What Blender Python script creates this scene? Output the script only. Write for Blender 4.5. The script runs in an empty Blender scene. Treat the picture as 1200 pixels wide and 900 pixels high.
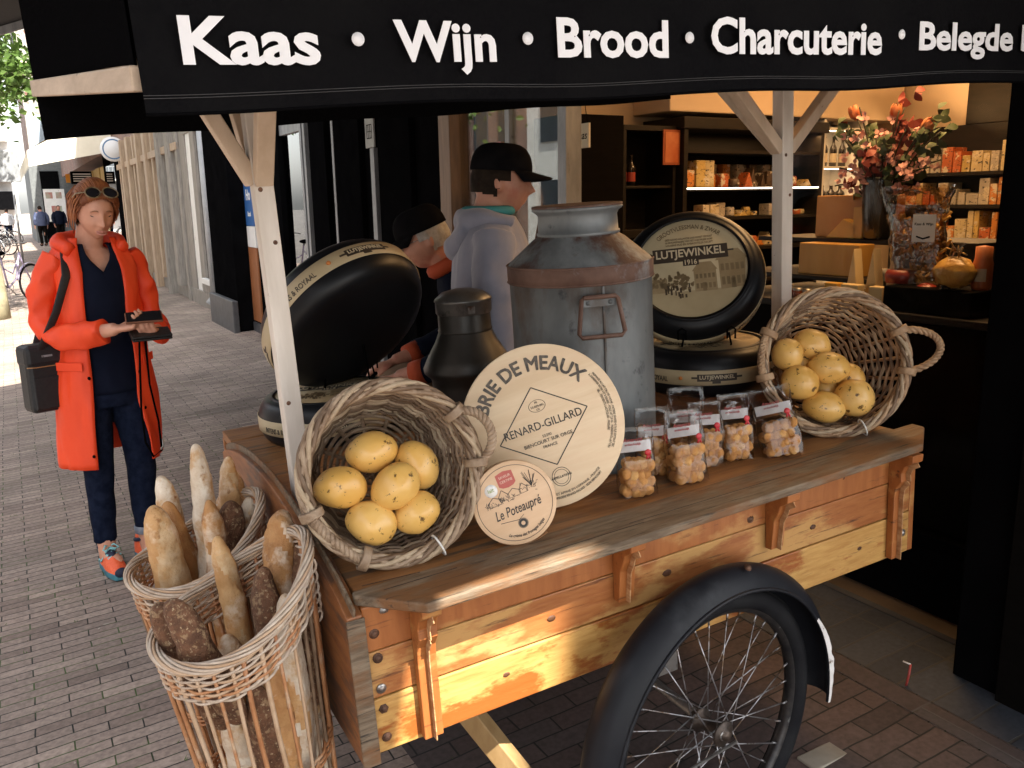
import bpy, bmesh, math, random
from math import sin, cos, pi, radians as R_
from mathutils import Vector as V, Matrix, noise
rnd = random.Random(7)
scene = bpy.context.scene
# ------------------------------------------------------------------ camera
PITCH, ROLL, CAM_H = R_(12.1), R_(1.0), 1.6
fw = V((0, cos(PITCH), -sin(PITCH)))
rt0 = V((1, 0, 0)); up0 = rt0.cross(fw)
rt = rt0*cos(ROLL) - up0*sin(ROLL); up = up0*cos(ROLL) + rt0*sin(ROLL)
cam_d = bpy.data.cameras.new('camera'); cam = bpy.data.objects.new('camera', cam_d)
scene.collection.objects.link(cam)
Mx = Matrix((rt, up, -fw)).transposed().to_4x4(); Mx.translation = (0, 0, CAM_H)
cam.matrix_world = Mx
cam_d.sensor_width = 36; cam_d.lens = 30.0; cam_d.clip_start = .02; cam_d.clip_end = 600
scene.camera = cam
# ------------------------------------------------------------------ frames
AL = R_(30); u_ = V((-sin(AL), cos(AL), 0)); n_ = V((cos(AL), sin(AL), 0))
SLOPE = math.tan(R_(3.0))
# shop frame: x = depth into the shop, y = along the street, z up
SH = Matrix((n_, u_, V((0, 0, 1)))).transposed().to_4x4(); SH.translation = (1.5, 2.5, 0)
def shop_pt(d, t, z): return SH @ V((d, t, z))
def gz(p):
    s = (V((p[0], p[1], 0)) - V((0, 2.5, 0))).dot(n_)
    return SLOPE*max(s, -5.5)
# cart frame: x along the cart, y to its back, z up
YAW, TILT = R_(28.3), R_(3.2)
ca = V((cos(YAW)*cos(TILT), sin(YAW)*cos(TILT), sin(TILT))); cb = V((-sin(YAW), cos(YAW), 0)); cc = ca.cross(cb)
CF = Matrix((ca, cb, cc)).transposed().to_4x4(); CF.translation = (-.2832, 1.5279, .5149)
# ------------------------------------------------------------------ world, sun, exposure
SUN_EL, SUN_PHI = R_(55), R_(15)
hs = (-u_*cos(SUN_PHI) + n_*sin(SUN_PHI)).normalized()
sdir = V((hs.x*cos(SUN_EL), hs.y*cos(SUN_EL), sin(SUN_EL)))
w = bpy.data.worlds.new('World'); scene.world = w; w.use_nodes = True
nt = w.node_tree; bg = nt.nodes['Background']
sky = nt.nodes.new('ShaderNodeTexSky'); sky.sky_type = 'NISHITA'; sky.sun_disc = False
sky.sun_elevation = SUN_EL; sky.sun_rotation = math.atan2(hs.x, hs.y); sky.air_density = 1.2; sky.dust_density = 2.5; sky.ozone_density = 1.0
hsv = nt.nodes.new('ShaderNodeHueSaturation'); hsv.inputs['Saturation'].default_value = .28
nt.links.new(sky.outputs[0], hsv.inputs['Color']); nt.links.new(hsv.outputs[0], bg.inputs[0]); bg.inputs[1].default_value = .15
sl = bpy.data.lights.new('sun', 'SUN'); sl.energy = 4.8; sl.angle = R_(.5); sl.color = (1, .95, .86)
so = bpy.data.objects.new('sun', sl); scene.collection.objects.link(so)
so.rotation_euler = sdir.to_track_quat('Z', 'Y').to_euler()
scene.view_settings.view_transform = 'Standard'; scene.view_settings.look = 'None'
scene.view_settings.gamma = 1; scene.view_settings.use_curve_mapping = False
scene.view_settings.exposure = 1.95
# ------------------------------------------------------------------ materials
def _n(t, k, **kw):
    n = t.nodes.new(k)
    for a, b in kw.items():
        if a in n.inputs: n.inputs[a].default_value = b
        else: setattr(n, a, b)
    return n
def rgba(c): return (c[0], c[1], c[2], 1)
def mat(name, c, rough=.6, metal=0, c2=None, sc=8, st=(1, 1, 1), bump=0, bsc=None, c3=None, s3=3, lo=.5, hi=.6, spec=.5, coat=0, det=5, st3=None, c4=None, s4=20, lo4=.62, hi4=.68, st4=(1, 1, 1), r3=None, sheen=0, emis=0):
    m = bpy.data.materials.new(name); m.use_nodes = True; t = m.node_tree; L = t.links.new
    b = t.nodes['Principled BSDF']
    b.inputs['Roughness'].default_value = rough; b.inputs['Metallic'].default_value = metal
    b.inputs['Specular IOR Level'].default_value = spec; b.inputs['Coat Weight'].default_value = coat
    b.inputs['Sheen Weight'].default_value = sheen; b.inputs['Coat Roughness'].default_value = .15
    tc = _n(t, 'ShaderNodeTexCoord'); mp = _n(t, 'ShaderNodeMapping'); mp.inputs['Scale'].default_value = st
    oi = _n(t, 'ShaderNodeObjectInfo'); rv = _n(t, 'ShaderNodeVectorMath', operation='MULTIPLY_ADD'); rv.inputs[1].default_value = (7.3, 5.1, 9.7)
    L(oi.outputs['Random'], rv.inputs[0]); L(tc.outputs['Object'], rv.inputs[2]); OBJ = rv.outputs[0]
    L(OBJ, mp.inputs[0])
    col = None
    nz = _n(t, 'ShaderNodeTexNoise', Scale=sc, Detail=det, Roughness=.6); L(mp.outputs[0], nz.inputs[0])
    if c2:
        cr = _n(t, 'ShaderNodeValToRGB'); cr.color_ramp.elements[0].position = .36; cr.color_ramp.elements[1].position = .64
        cr.color_ramp.elements[0].color = rgba(c); cr.color_ramp.elements[1].color = rgba(c2)
        L(nz.outputs[0], cr.inputs[0]); col = cr.outputs[0]
    else:
        v = _n(t, 'ShaderNodeRGB'); v.outputs[0].default_value = rgba(c); col = v.outputs[0]
    def layer(col, cx, s, lo, hi, stx, seed):
        mp2 = _n(t, 'ShaderNodeMapping'); mp2.inputs['Scale'].default_value = stx; mp2.inputs['Location'].default_value = (seed, 3.1, 1.7)
        L(OBJ, mp2.inputs[0])
        n2 = _n(t, 'ShaderNodeTexNoise', Scale=s, Detail=7, Roughness=.65); L(mp2.outputs[0], n2.inputs[0])
        mr = _n(t, 'ShaderNodeMapRange'); mr.inputs[1].default_value = lo; mr.inputs[2].default_value = hi
        L(n2.outputs[0], mr.inputs[0])
        mx = _n(t, 'ShaderNodeMix', data_type='RGBA'); L(mr.outputs[0], mx.inputs[0]); L(col, mx.inputs[6]); mx.inputs[7].default_value = rgba(cx)
        return mx.outputs[2], mr.outputs[0]
    if c3:
        col, f3 = layer(col, c3, s3, lo, hi, st3 or st, 5.3)
        if r3 is not None:
            mr = _n(t, 'ShaderNodeMapRange'); mr.inputs[3].default_value = rough; mr.inputs[4].default_value = r3
            L(f3, mr.inputs[0]); L(mr.outputs[0], b.inputs['Roughness'])
    if c4: col, _ = layer(col, c4, s4, lo4, hi4, st4, 9.2)
    L(col, b.inputs['Base Color'])
    if bump:
        nb = nz
        if bsc: nb = _n(t, 'ShaderNodeTexNoise', Scale=bsc, Detail=5, Roughness=.6); L(mp.outputs[0], nb.inputs[0])
        bp = _n(t, 'ShaderNodeBump', Strength=bump, Distance=.01); L(nb.outputs[0], bp.inputs['Height']); L(bp.outputs[0], b.inputs['Normal'])
    if emis: L(col, b.inputs['Emission Color']); b.inputs['Emission Strength'].default_value = emis
    return m
def glass_mat(name, tint=(1, 1, 1), rough=.0, fac=1.0, bump=0, bsc=30, base=.0):
    m = bpy.data.materials.new(name); m.use_nodes = True; t = m.node_tree; L = t.links.new
    t.nodes.remove(t.nodes['Principled BSDF']); out = t.nodes['Material Output']
    tr = _n(t, 'ShaderNodeBsdfTransparent'); tr.inputs[0].default_value = rgba(tint)
    gl = _n(t, 'ShaderNodeBsdfGlossy', Roughness=rough); fr = _n(t, 'ShaderNodeFresnel', IOR=1.5)
    ma = _n(t, 'ShaderNodeMath', operation='MULTIPLY_ADD'); ma.inputs[1].default_value = fac; ma.inputs[2].default_value = base; ma.use_clamp = True
    L(fr.outputs[0], ma.inputs[0])
    mx = _n(t, 'ShaderNodeMixShader'); L(ma.outputs[0], mx.inputs[0]); L(tr.outputs[0], mx.inputs[1]); L(gl.outputs[0], mx.inputs[2])
    L(mx.outputs[0], out.inputs[0])
    if bump:
        nz = _n(t, 'ShaderNodeTexNoise', Scale=bsc, Detail=3); tc = _n(t, 'ShaderNodeTexCoord'); L(tc.outputs['Object'], nz.inputs[0])
        bp = _n(t, 'ShaderNodeBump', Strength=bump, Distance=.01); L(nz.outputs[0], bp.inputs['Height'])
        L(bp.outputs[0], gl.inputs['Normal']); L(bp.outputs[0], fr.inputs['Normal'])
    return m
# ------------------------------------------------------------------ mesh builder
class MB:
    def __init__(s): s.v = []; s.f = []; s.m = []; s.sm = []
    def add(s, vs, fs, m=0, sm=False, M=None):
        o = len(s.v)
        s.v += [tuple(M @ V(p)) if M is not None else tuple(p) for p in vs]
        s.f += [tuple(i+o for i in f) for f in fs]; s.m += [m]*len(fs); s.sm += [sm]*len(fs); return s
    def box(s, c, d, M=None, m=0):
        x, y, z = d[0]/2, d[1]/2, d[2]/2
        vs = [(c[0]+i*x, c[1]+j*y, c[2]+k*z) for i in (-1, 1) for j in (-1, 1) for k in (-1, 1)]
        return s.add(vs, [(0, 1, 3, 2), (4, 6, 7, 5), (0, 4, 5, 1), (2, 3, 7, 6), (0, 2, 6, 4), (1, 5, 7, 3)], m, False, M)
    def bb(s, lo, hi, M=None, m=0):
        return s.box([(a+b)/2 for a, b in zip(lo, hi)], [abs(b-a) for a, b in zip(lo, hi)], M, m)
    def bar(s, p, q, w, h, ref=(0, 0, 1), m=0):
        p, q = V(p), V(q); z = (q-p); l = z.length; z.normalize(); x = V(ref).cross(z)
        if x.length < 1e-4: x = V((1, 0, 0)).cross(z)
        x.normalize(); y = z.cross(x)
        M = Matrix((x, y, z)).transposed().to_4x4(); M.translation = (p+q)/2
        return s.box((0, 0, 0), (w, h, l), M, m)
    def tube(s, pts, r, n=8, closed=False, caps=True, m=0, ref=None, sm=True, M=None):
        pts = [V(p) for p in pts]; N = len(pts)
        if not isinstance(r, list): r = [r]*N
        vs = []; T = []
        for i in range(N):
            a = pts[(i-1) % N] if (closed or i > 0) else pts[i]; b = pts[(i+1) % N] if (closed or i < N-1) else pts[i]
            d = b-a; T.append(d.normalized() if d.length > 1e-9 else V((0, 0, 1)))
        x = V(ref) if ref else (V((0, 0, 1)) if abs(T[0].z) < .9 else V((1, 0, 0)))
        for i in range(N):
            t = T[i]
            if ref: x = V(ref)
            x = x - t*x.dot(t)
            if x.length < 1e-6: x = t.orthogonal()
            x.normalize(); y = t.cross(x)
            rr = r[i]; ra, rb = (rr, rr) if not isinstance(rr, (list, tuple)) else rr
            for k in range(n):
                a = 2*pi*k/n; vs.append(pts[i] + x*(ra*cos(a)) + y*(rb*sin(a)))
        fs = []
        for i in range(N if closed else N-1):
            j = (i+1) % N
            for k in range(n):
                l = (k+1) % n; fs.append((i*n+k, i*n+l, j*n+l, j*n+k))
        if caps and not closed: fs += [tuple(range(n-1, -1, -1)), tuple((N-1)*n+k for k in range(n))]
        return s.add(vs, fs, m, sm, M)
    def lathe(s, prof, n=32, M=None, m=0, sm=True, a0=0, a1=2*pi, mf=None):
        full = abs(a1-a0-2*pi) < 1e-6; K = n if full else n+1
        vs = [(r*cos(a0+(a1-a0)*k/n), r*sin(a0+(a1-a0)*k/n), z) for r, z in prof for k in range(K)]
        for i in range(len(prof)-1):
            fs = [(i*K+k, i*K+(k+1) % K, (i+1)*K+(k+1) % K, (i+1)*K+k) for k in range(n)]
            mm = mf(i) if mf else m
            if i == 0: s.add(vs, fs, mm, sm, M); base = len(s.v)-len(vs)
            else:
                s.f += [tuple(q+base for q in f) for f in fs]; s.m += [mm]*n; s.sm += [sm]*n
        return s
    def prism(s, poly, h, M=None, m=0):
        n = len(poly); vs = [(x, y, 0) for x, y in poly] + [(x, y, h) for x, y in poly]
        fs = [tuple(range(n-1, -1, -1)), tuple(range(n, 2*n))] + [(i, (i+1) % n, n+(i+1) % n, n+i) for i in range(n)]
        return s.add(vs, fs, m, False, M)
    def ball(s, c, r, n=16, k=10, M=None, m=0, disp=None):
        if not isinstance(r, (tuple, list)): r = (r, r, r)
        vs = []
        for j in range(k+1):
            th = pi*j/k
            for i in range(n):
                a = 2*pi*i/n; d = V((sin(th)*cos(a), sin(th)*sin(a), cos(th)))
                q = V((d.x*r[0], d.y*r[1], d.z*r[2]))
                if disp: q = q*(1+disp(d))
                vs.append(V(c)+q)
        fs = [(j*n+i, (j+1)*n+i, (j+1)*n+(i+1) % n, j*n+(i+1) % n) for j in range(k) for i in range(n)]
        return s.add(vs, fs, m, True, M)
    def grid(s, fn, nu, nv, m=0, sm=True, M=None, wrap=False):
        K = nu if wrap else nu+1
        vs = [fn(i/nu, j/nv) for j in range(nv+1) for i in range(K)]
        fs = [(j*K+i, j*K+(i+1) % K, (j+1)*K+(i+1) % K, (j+1)*K+i) for j in range(nv) for i in range(nu)]
        return s.add(vs, fs, m, sm, M)
    def mesh(s, name):
        me = bpy.data.meshes.new(name); me.from_pydata([tuple(p) for p in s.v], [], s.f)
        me.polygons.foreach_set('material_index', s.m); me.polygons.foreach_set('use_smooth', s.sm); me.update(); return me
    def build(s, name, mats, parent=None, M=None, bevel=0, fix=False):
        me = s.mesh(name)
        if fix:
            b = bmesh.new(); b.from_mesh(me); bmesh.ops.remove_doubles(b, verts=b.verts, dist=1e-5); bmesh.ops.recalc_face_normals(b, faces=b.faces); b.to_mesh(me); b.free()
        for m in (mats if isinstance(mats, (list, tuple)) else [mats]): me.materials.append(m)
        o = bpy.data.objects.new(name, me); scene.collection.objects.link(o)
        if parent: o.parent = parent
        if M is not None: o.matrix_local = M
        if bevel:
            k = o.modifiers.new('bevel', 'BEVEL'); k.width = bevel; k.segments = 2; k.limit_method = 'ANGLE'; k.angle_limit = R_(40)
        return o
def tag(o, label=None, cat=None, group=None, kind=None):
    if label: o['label'] = label
    if cat: o['category'] = cat
    if group: o['group'] = group
    if kind: o['kind'] = kind
    return o
def thing(name, label, cat, M=None, group=None):
    o = bpy.data.objects.new(name, None); scene.collection.objects.link(o); o.empty_display_size = .1
    if M is not None: o.matrix_world = M
    return tag(o, label, cat, group)
def copy_tree(o, parent=None, M=None):
    c = o.copy(); scene.collection.objects.link(c)
    if parent: c.parent = parent; c.matrix_parent_inverse = o.matrix_parent_inverse.copy()
    if M is not None: c.matrix_world = M
    for ch in list(o.children): copy_tree(ch, c)
    return c
def TR(*p): return Matrix.Translation(p if len(p) == 3 else p[0])
def RX(a): return Matrix.Rotation(a, 4, 'X')
def RY(a): return Matrix.Rotation(a, 4, 'Y')
def RZ(a): return Matrix.Rotation(a, 4, 'Z')
def axes(z, xref=(1, 0, 0), loc=(0, 0, 0)):
    z = V(z).normalized(); x = V(xref); x = (x - z*x.dot(z)).normalized(); y = z.cross(x)
    M = Matrix((x, y, z)).transposed().to_4x4(); M.translation = loc; return M
def glyphs(txt, size=1, bold=0, extrude=.001, shear=0, space=1.0):
    cu = bpy.data.curves.new('lettering', 'FONT'); cu.body = txt; cu.size = size; cu.offset = bold*size; cu.extrude = extrude; cu.shear = shear
    cu.align_x = 'CENTER'; cu.align_y = 'CENTER'; cu.resolution_u = 3; cu.space_character = space
    o = bpy.data.objects.new('lettering', cu); scene.collection.objects.link(o)
    bpy.context.view_layer.update()
    me = bpy.data.meshes.new_from_object(o.evaluated_get(bpy.context.evaluated_depsgraph_get()))
    vs = [v.co.copy() for v in me.vertices]; fs = [tuple(p.vertices) for p in me.polygons]
    bpy.data.objects.remove(o); bpy.data.curves.remove(cu); bpy.data.meshes.remove(me)
    return vs, fs
def text(mb, txt, size, M, bold=0, m=0, width=None, height=None, extrude=.0006, shear=0, fn=None, space=1.0):
    if 'M' in txt and bold:      # M breaks when its outline is fattened: thicken it with shifted copies
        v0, f0 = glyphs(txt, size, 0, extrude, shear, space); vs, fs = [], []
        for k in range(9):
            o = len(vs); a = 2*pi*k/8; r = bold*size if k < 8 else 0; vs += [V((v.x+r*cos(a), v.y+r*sin(a), v.z+k*2e-5)) for v in v0]; fs += [tuple(i+o for i in f) for f in f0]
    else: vs, fs = glyphs(txt, size, bold, extrude, shear, space)
    if not vs: return mb
    x0, x1 = min(v.x for v in vs), max(v.x for v in vs); y0, y1 = min(v.y for v in vs), max(v.y for v in vs)
    cx = (x0+x1)/2
    sx = width/(x1-x0) if width else 1; sy = height/(y1-y0) if height else 1
    cy = (y0+y1)/2 if height else 0
    vs = [V(((v.x-cx)*sx, (v.y-cy)*sy, v.z)) for v in vs]
    if fn: vs = [fn(v) for v in vs]
    return mb.add(vs, fs, m, False, M)
def arc_fn(rad, ang, flip=1):   # bends a line of text round a circle: middle at angle ang, letters outside up
    def f(v):
        a = ang - flip*v.x/rad; r = rad + flip*v.y
        return V((r*cos(a), r*sin(a), v.z))
    return f
def fuse(mb, name, mats, parent, voxel=.006, smooth=4, M=None):
    o = mb.build(name, mats, parent, M, fix=False)
    k = o.modifiers.new('remesh', 'REMESH'); k.mode = 'VOXEL'; k.voxel_size = voxel; k.use_smooth_shade = True
    if smooth: k = o.modifiers.new('smooth', 'SMOOTH'); k.iterations = smooth; k.factor = .5
    return o
# ------------------------------------------------------------------ ground
def paver_mat(name, bw, rh, cols, mortar=.0035, mc=(.012, .012, .01), moss=None, rough=.75, seed=0, off=.5):
    m = bpy.data.materials.new(name); m.use_nodes = True; t = m.node_tree; L = t.links.new; b = t.nodes['Principled BSDF']
    tc = _n(t, 'ShaderNodeTexCoord'); 
    wn = _n(t, 'ShaderNodeTexNoise', Scale=3.0, Detail=2); L(tc.outputs['Object'], wn.inputs[0])
    wm = _n(t, 'ShaderNodeMix', data_type='RGBA', blend_type='LINEAR_LIGHT'); wm.inputs[0].default_value = .012
    L(tc.outputs['Object'], wm.inputs[6]); L(wn.outputs[1], wm.inputs[7])
    br = _n(t, 'ShaderNodeTexBrick', Scale=1.0); br.offset = off
    br.inputs['Brick Width'].default_value = bw; br.inputs['Row Height'].default_value = rh; br.inputs['Mortar Size'].default_value = mortar; br.inputs['Mortar Smooth'].default_value = .25
    br.inputs['Color1'].default_value = (0, 0, 0, 1); br.inputs['Color2'].default_value = (1, 1, 1, 1); br.inputs['Mortar'].default_value = (.5, .5, .5, 1)
    L(wm.outputs[2], br.inputs[0])
    cr = _n(t, 'ShaderNodeValToRGB'); e = cr.color_ramp; e.interpolation = 'LINEAR'
    while len(e.elements) < len(cols): e.elements.new(.5)
    for i, c in enumerate(cols): e.elements[i].position = i/(len(cols)-1); e.elements[i].color = rgba(c)
    L(br.outputs[0], cr.inputs[0])
    nz = _n(t, 'ShaderNodeTexNoise', Scale=60, Detail=6); L(tc.outputs['Object'], nz.inputs[0])
    big = _n(t, 'ShaderNodeTexNoise', Scale=1.3, Detail=4); L(tc.outputs['Object'], big.inputs[0])
    mr = _n(t, 'ShaderNodeMapRange'); mr.inputs[1].default_value = .3; mr.inputs[2].default_value = .7; mr.inputs[3].default_value = .75; mr.inputs[4].default_value = 1.25
    L(nz.outputs[0], mr.inputs[0])
    mr2 = _n(t, 'ShaderNodeMapRange'); mr2.inputs[1].default_value = .3; mr2.inputs[2].default_value = .7; mr2.inputs[3].default_value = .72; mr2.inputs[4].default_value = 1.22
    L(big.outputs[0], mr2.inputs[0])
    mu = _n(t, 'ShaderNodeMath', operation='MULTIPLY'); L(mr.outputs[0], mu.inputs[0]); L(mr2.outputs[0], mu.inputs[1])
    mx = _n(t, 'ShaderNodeMix', data_type='RGBA', blend_type='MULTIPLY'); mx.inputs[0].default_value = 1; L(cr.outputs[0], mx.inputs[6]); L(mu.outputs[0], mx.inputs[7])
    mo = _n(t, 'ShaderNodeMix', data_type='RGBA'); mo.inputs[6].default_value = rgba(mc); mo.inputs[7].default_value = rgba(moss or mc)
    ms = _n(t, 'ShaderNodeTexNoise', Scale=5.5, Detail=4); L(tc.outputs['Object'], ms.inputs[0])
    mm = _n(t, 'ShaderNodeMapRange'); mm.inputs[1].default_value = .50; mm.inputs[2].default_value = .60; L(ms.outputs[0], mm.inputs[0]); L(mm.outputs[0], mo.inputs[0])
    fi = _n(t, 'ShaderNodeMix', data_type='RGBA'); L(br.outputs['Fac'], fi.inputs[0]); L(mx.outputs[2], fi.inputs[6]); L(mo.outputs[2], fi.inputs[7])
    L(fi.outputs[2], b.inputs['Base Color']); b.inputs['Roughness'].default_value = rough
    iv = _n(t, 'ShaderNodeMath', operation='MULTIPLY_ADD'); iv.inputs[1].default_value = -1; iv.inputs[2].default_value = 1; L(br.outputs['Fac'], iv.inputs[0])
    ad = _n(t, 'ShaderNodeMath', operation='MULTIPLY_ADD'); ad.inputs[1].default_value = .12; L(nz.outputs[0], ad.inputs[0]); L(iv.outputs[0], ad.inputs[2])
    ad2 = _n(t, 'ShaderNodeMath', operation='MULTIPLY_ADD'); ad2.inputs[1].default_value = .22; L(br.outputs[0], ad2.inputs[0]); L(ad.outputs[0], ad2.inputs[2])
    bp = _n(t, 'ShaderNodeBump', Strength=.8, Distance=.006); L(ad2.outputs[0], bp.inputs['Height']); L(bp.outputs[0], b.inputs['Normal'])
    return m
PAVE = paver_mat('brick_paving', .205, .052, [(.19, .138, .112), (.29, .22, .18), (.25, .19, .155), (.35, .27, .22)], mortar=.0026, moss=(.05, .085, .016))
SLATE = paver_mat('slate_paving', .75, .12, [(.03, .037, .05), (.055, .065, .082), (.042, .05, .065)], mortar=.005, mc=(.06, .06, .058), rough=.6, off=.0)
ROADM = paver_mat('street_paving', .21, .075, [(.11, .10, .095), (.16, .145, .13), (.13, .12, .11)], moss=(.05, .06, .03))
def ground_z(d): return SLOPE*max(d+1.3, -5.5)
g = MB()
ds = [-200, -20, -6.8, -4, -2, 0, 12, 60]; ts = [-200, -20, 0, 10, 30, 60, 120, 320]
g.grid(lambda i, j: (ds[round(i*7)], ts[round(j*7)], ground_z(min(ds[round(i*7)], 12))), 7, 7, sm=False)
tag(g.build('pavement', PAVE, None, SH), kind='structure')
def strip(name, d0, d1, t0, t1, m, lift=.004):
    s = MB(); s.grid(lambda i, j: (d0+(d1-d0)*i, t0+(t1-t0)*j, ground_z(d0+(d1-d0)*i)+lift), 4, 1, sm=False)
    return tag(s.build(name, m, None, SH), kind='structure')
strip('slate_threshold', -.25, .2, -1.2, 4.0, SLATE)
strip('kerb_row', -.34, -.253, -1.2, 4.0, paver_mat('kerb_stones', .1, .42, [(.05, .055, .065), (.08, .08, .085), (.07, .045, .04)], mortar=.004, mc=(.09, .085, .08)))
strip('street', -200, -5.2, -200, 320, ROADM, .006)
strip('shade_dark_paving', -1.7, -.345, -3, 2.0, paver_mat('shade_dark_brick_paving', .21, .078, [(.05, .035, .033), (.085, .06, .055), (.07, .055, .053), (.10, .066, .058)], mortar=.0032), .003)  # larger dark bricks; shade beside the cart is also put into their colour
# pale and dark odd pavers laid among the others near the wheel
odd = mat('odd_pavers', (.22, .195, .155), .8, c2=(.30, .27, .22), sc=9, bump=.3)
for (d, t, L_, W_) in ((-.68, .02, .21, .07), (-.62, -.5, .21, .07)):
    s = MB(); s.bb((d-L_/2, t-W_/2, ground_z(d)-.03), (d+L_/2, t+W_/2, ground_z(d)+.0045)); tag(s.build('pale_paver', odd, None, SH, bevel=.004), kind='structure')
# ------------------------------------------------------------------ palette
BLACK = mat('black_paint', (.003, .003, .0034), .7, c2=(.0045, .0045, .005), sc=6, bump=.03, spec=.0)
BLACKW = mat('black_wood', (.005, .0045, .004), .6, spec=.02, c2=(.007, .006, .0055), sc=5, st=(1, 1, 8), bump=.1)
GREYP = mat('grey_metal', (.22, .23, .24), .45, metal=.3, c2=(.32, .33, .34), sc=4, st=(4, 4, 1), c3=(.12, .12, .12), s3=9, lo=.6, hi=.7)
BRICKW = paver_mat('brick_wall', .22, .065, [(.16, .07, .05), (.24, .11, .08), (.2, .09, .065)], mortar=.01, mc=(.3, .28, .25))
GLASS = glass_mat('window_glass', (.9, .93, .92), fac=.8, base=.01)
SGLASS = glass_mat('shop_window_glass', (.95, .96, .95), fac=.05)
DGLASS = glass_mat('dark_window_glass', (.35, .37, .36), fac=1.6, base=.06)
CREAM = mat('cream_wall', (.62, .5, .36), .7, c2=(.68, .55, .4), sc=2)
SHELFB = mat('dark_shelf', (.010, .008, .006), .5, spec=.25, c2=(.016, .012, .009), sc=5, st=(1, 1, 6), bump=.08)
FLOORM = mat('shop_floor', (.10, .075, .05), .45, c2=(.16, .12, .08), sc=3)
WHITEP = mat('white_paint', (.7, .69, .66), .5, c2=(.78, .77, .74), sc=5, c3=(.5, .47, .42), s3=7, lo=.6, hi=.7)
TANW = mat('tan_timber', (.34, .24, .16), .6, c2=(.46, .34, .23), sc=6, st=(6, 6, .7), bump=.15)
GREYW = mat('grey_timber', (.2, .18, .155), .65, c2=(.3, .27, .235), sc=6, st=(6, 6, .7), bump=.12)
YELW = mat('yellow_timber', (.42, .3, .1), .6, c2=(.55, .4, .16), sc=6, st=(6, 6, .6), bump=.1)
def sb(lo, hi, name, m, parent, bevel=.004):
    b = MB(); b.bb(lo, hi); return b.build(name, m, parent, bevel=bevel)
# ------------------------------------------------------------------ the cheese shop
shop = thing('cheese_shop', 'black fronted cheese shop with a lit interior behind the handcart', 'shop', SH)
Z0 = .0
sb((-.06, -.9, Z0), (.3, .06, 3.1), 'pillar', BLACK, shop, .01)
sb((-.09, -.42, Z0), (-.06, -.1, 3.1), 'door_leaf', BLACKW, shop)
hd = MB(); hd.bb((-.12, -.33, .95), (-.09, -.30, 1.35)); hd.build('door_handle', GREYP, shop)
sb((.2, .06, Z0), (.3, 1.62, .34), 'stall_riser', BLACK, shop)
sb((0, .06, 2.72), (.12, 3.72, 3.1), 'lintel', BLACK, shop)
wf = MB(); wf.bb((.2, .06, .34), (.27, .11, 2.72)); wf.bb((.2, .11, .34), (.27, 1.57, .39)); wf.bb((.2, .11, 2.66), (.27, 1.57, 2.72))
wf.build('window_frame', BLACK, shop, bevel=.004)
sb((.23, .11, .39), (.236, 1.16, 2.66), 'window_pane', SGLASS, shop, 0)
sb((0, 2.40, Z0), (.1, 2.48, 2.72), 'metal_mullion', GREYP, shop)
wf = MB(); wf.bb((.02, 2.48, .1), (.08, 3.70, .3)); wf.bb((.02, 3.02, .3), (.07, 3.07, 2.66)); wf.bb((.02, 2.48, 2.66), (.08, 3.70, 2.72))
wf.build('side_window_frame', GREYP, shop, bevel=.003)
sb((.04, 2.48, .3), (.046, 3.02, 2.66), 'window_pane', GLASS, shop, 0); sb((.04, 3.07, .3), (.046, 3.70, 2.66), 'window_pane', GLASS, shop, 0)
sb((-.03, 3.70, Z0), (.1, 3.86, 2.72), 'timber_post', mat('brown_timber', (.16, .09, .05), .5, c2=(.24, .14, .08), sc=5, st=(6, 6, .6)), shop)
wl = MB(); wl.bb((0, 3.86, Z0), (.25, 6.9, 3.1)); wl.bb((-.05, 4.3, .0), (0, 4.9, 3.0)); wl.bb((-.05, 5.3, .0), (0, 5.9, 3.0)); wl.bb((-.05, 6.15, .0), (0, 6.6, 3.0))
wl.build('black_panelling', BLACK, shop, bevel=.006)
st = MB(); st.bb((-.045, 4.99, .3), (-.001, 5.07, 2.02)); st.build('metal_strip', GREYP, shop, bevel=.003)
st = MB(); st.bb((-.03, 5.97, .3), (-.001, 6.02, 2.6)); st.build('metal_strip', GREYP, shop, bevel=.003)
st = MB(); st.bb((-.05, 6.72, .2), (-.001, 6.78, 2.6)); st.build('metal_strip', GREYP, shop, bevel=.003)
pl = MB(); pl.bb((-.062, 4.93, 2.02), (-.047, 5.11, 2.26)); plo = pl.build('house_number_plate', mat('grey_plate', (.25, .25, .24), .4, c2=(.32, .32, .3)), shop, bevel=.003)
NM = axes(-V((1, 0, 0)), (0, -1, 0))
t_ = MB(); t_.box((0, 0, 0), (.1, .004, .0008)); 
for k in (-1, 1): t_.box((0, .05*k, 0), (.1, .006, .0008)); t_.box((.05*k, 0, 0), (.006, .106, .0008)); t_.box((.018*k, 0, 0), (.008, .1, .0008))
t_.build('plate_mark', BLACK, plo, TR(-.063, 5.02, 2.14) @ NM)
sb((.02, -6, 3.1), (.4, 6.95, 9.95), 'upper_wall', BRICKW, shop, 0)
for t in (-4.5, -2, .6, 3.2, 5.6): sb((0, t-.5, 4.1), (.06, t+.5, 5.9), 'upper_window', WHITEP, shop)
sb((0, -6, 9.95), (8, 6.95, 10.1), 'roof', BLACK, shop, 0)
rm = MB(); rm.bb((.101, -.9, ground_z(.2)), (6, 4.7, ground_z(.2)+.02)); rm.build('shop_floor', FLOORM, shop)
rm = MB(); rm.bb((.12, -.9, 3.0), (6, 4.7, 3.05)); rm.build('shop_ceiling', CREAM, shop)
rm = MB(); rm.bb((.26, 4.47, .1), (6, 4.57, 3.0)); rm.build('side_wall', CREAM, shop)
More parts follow.
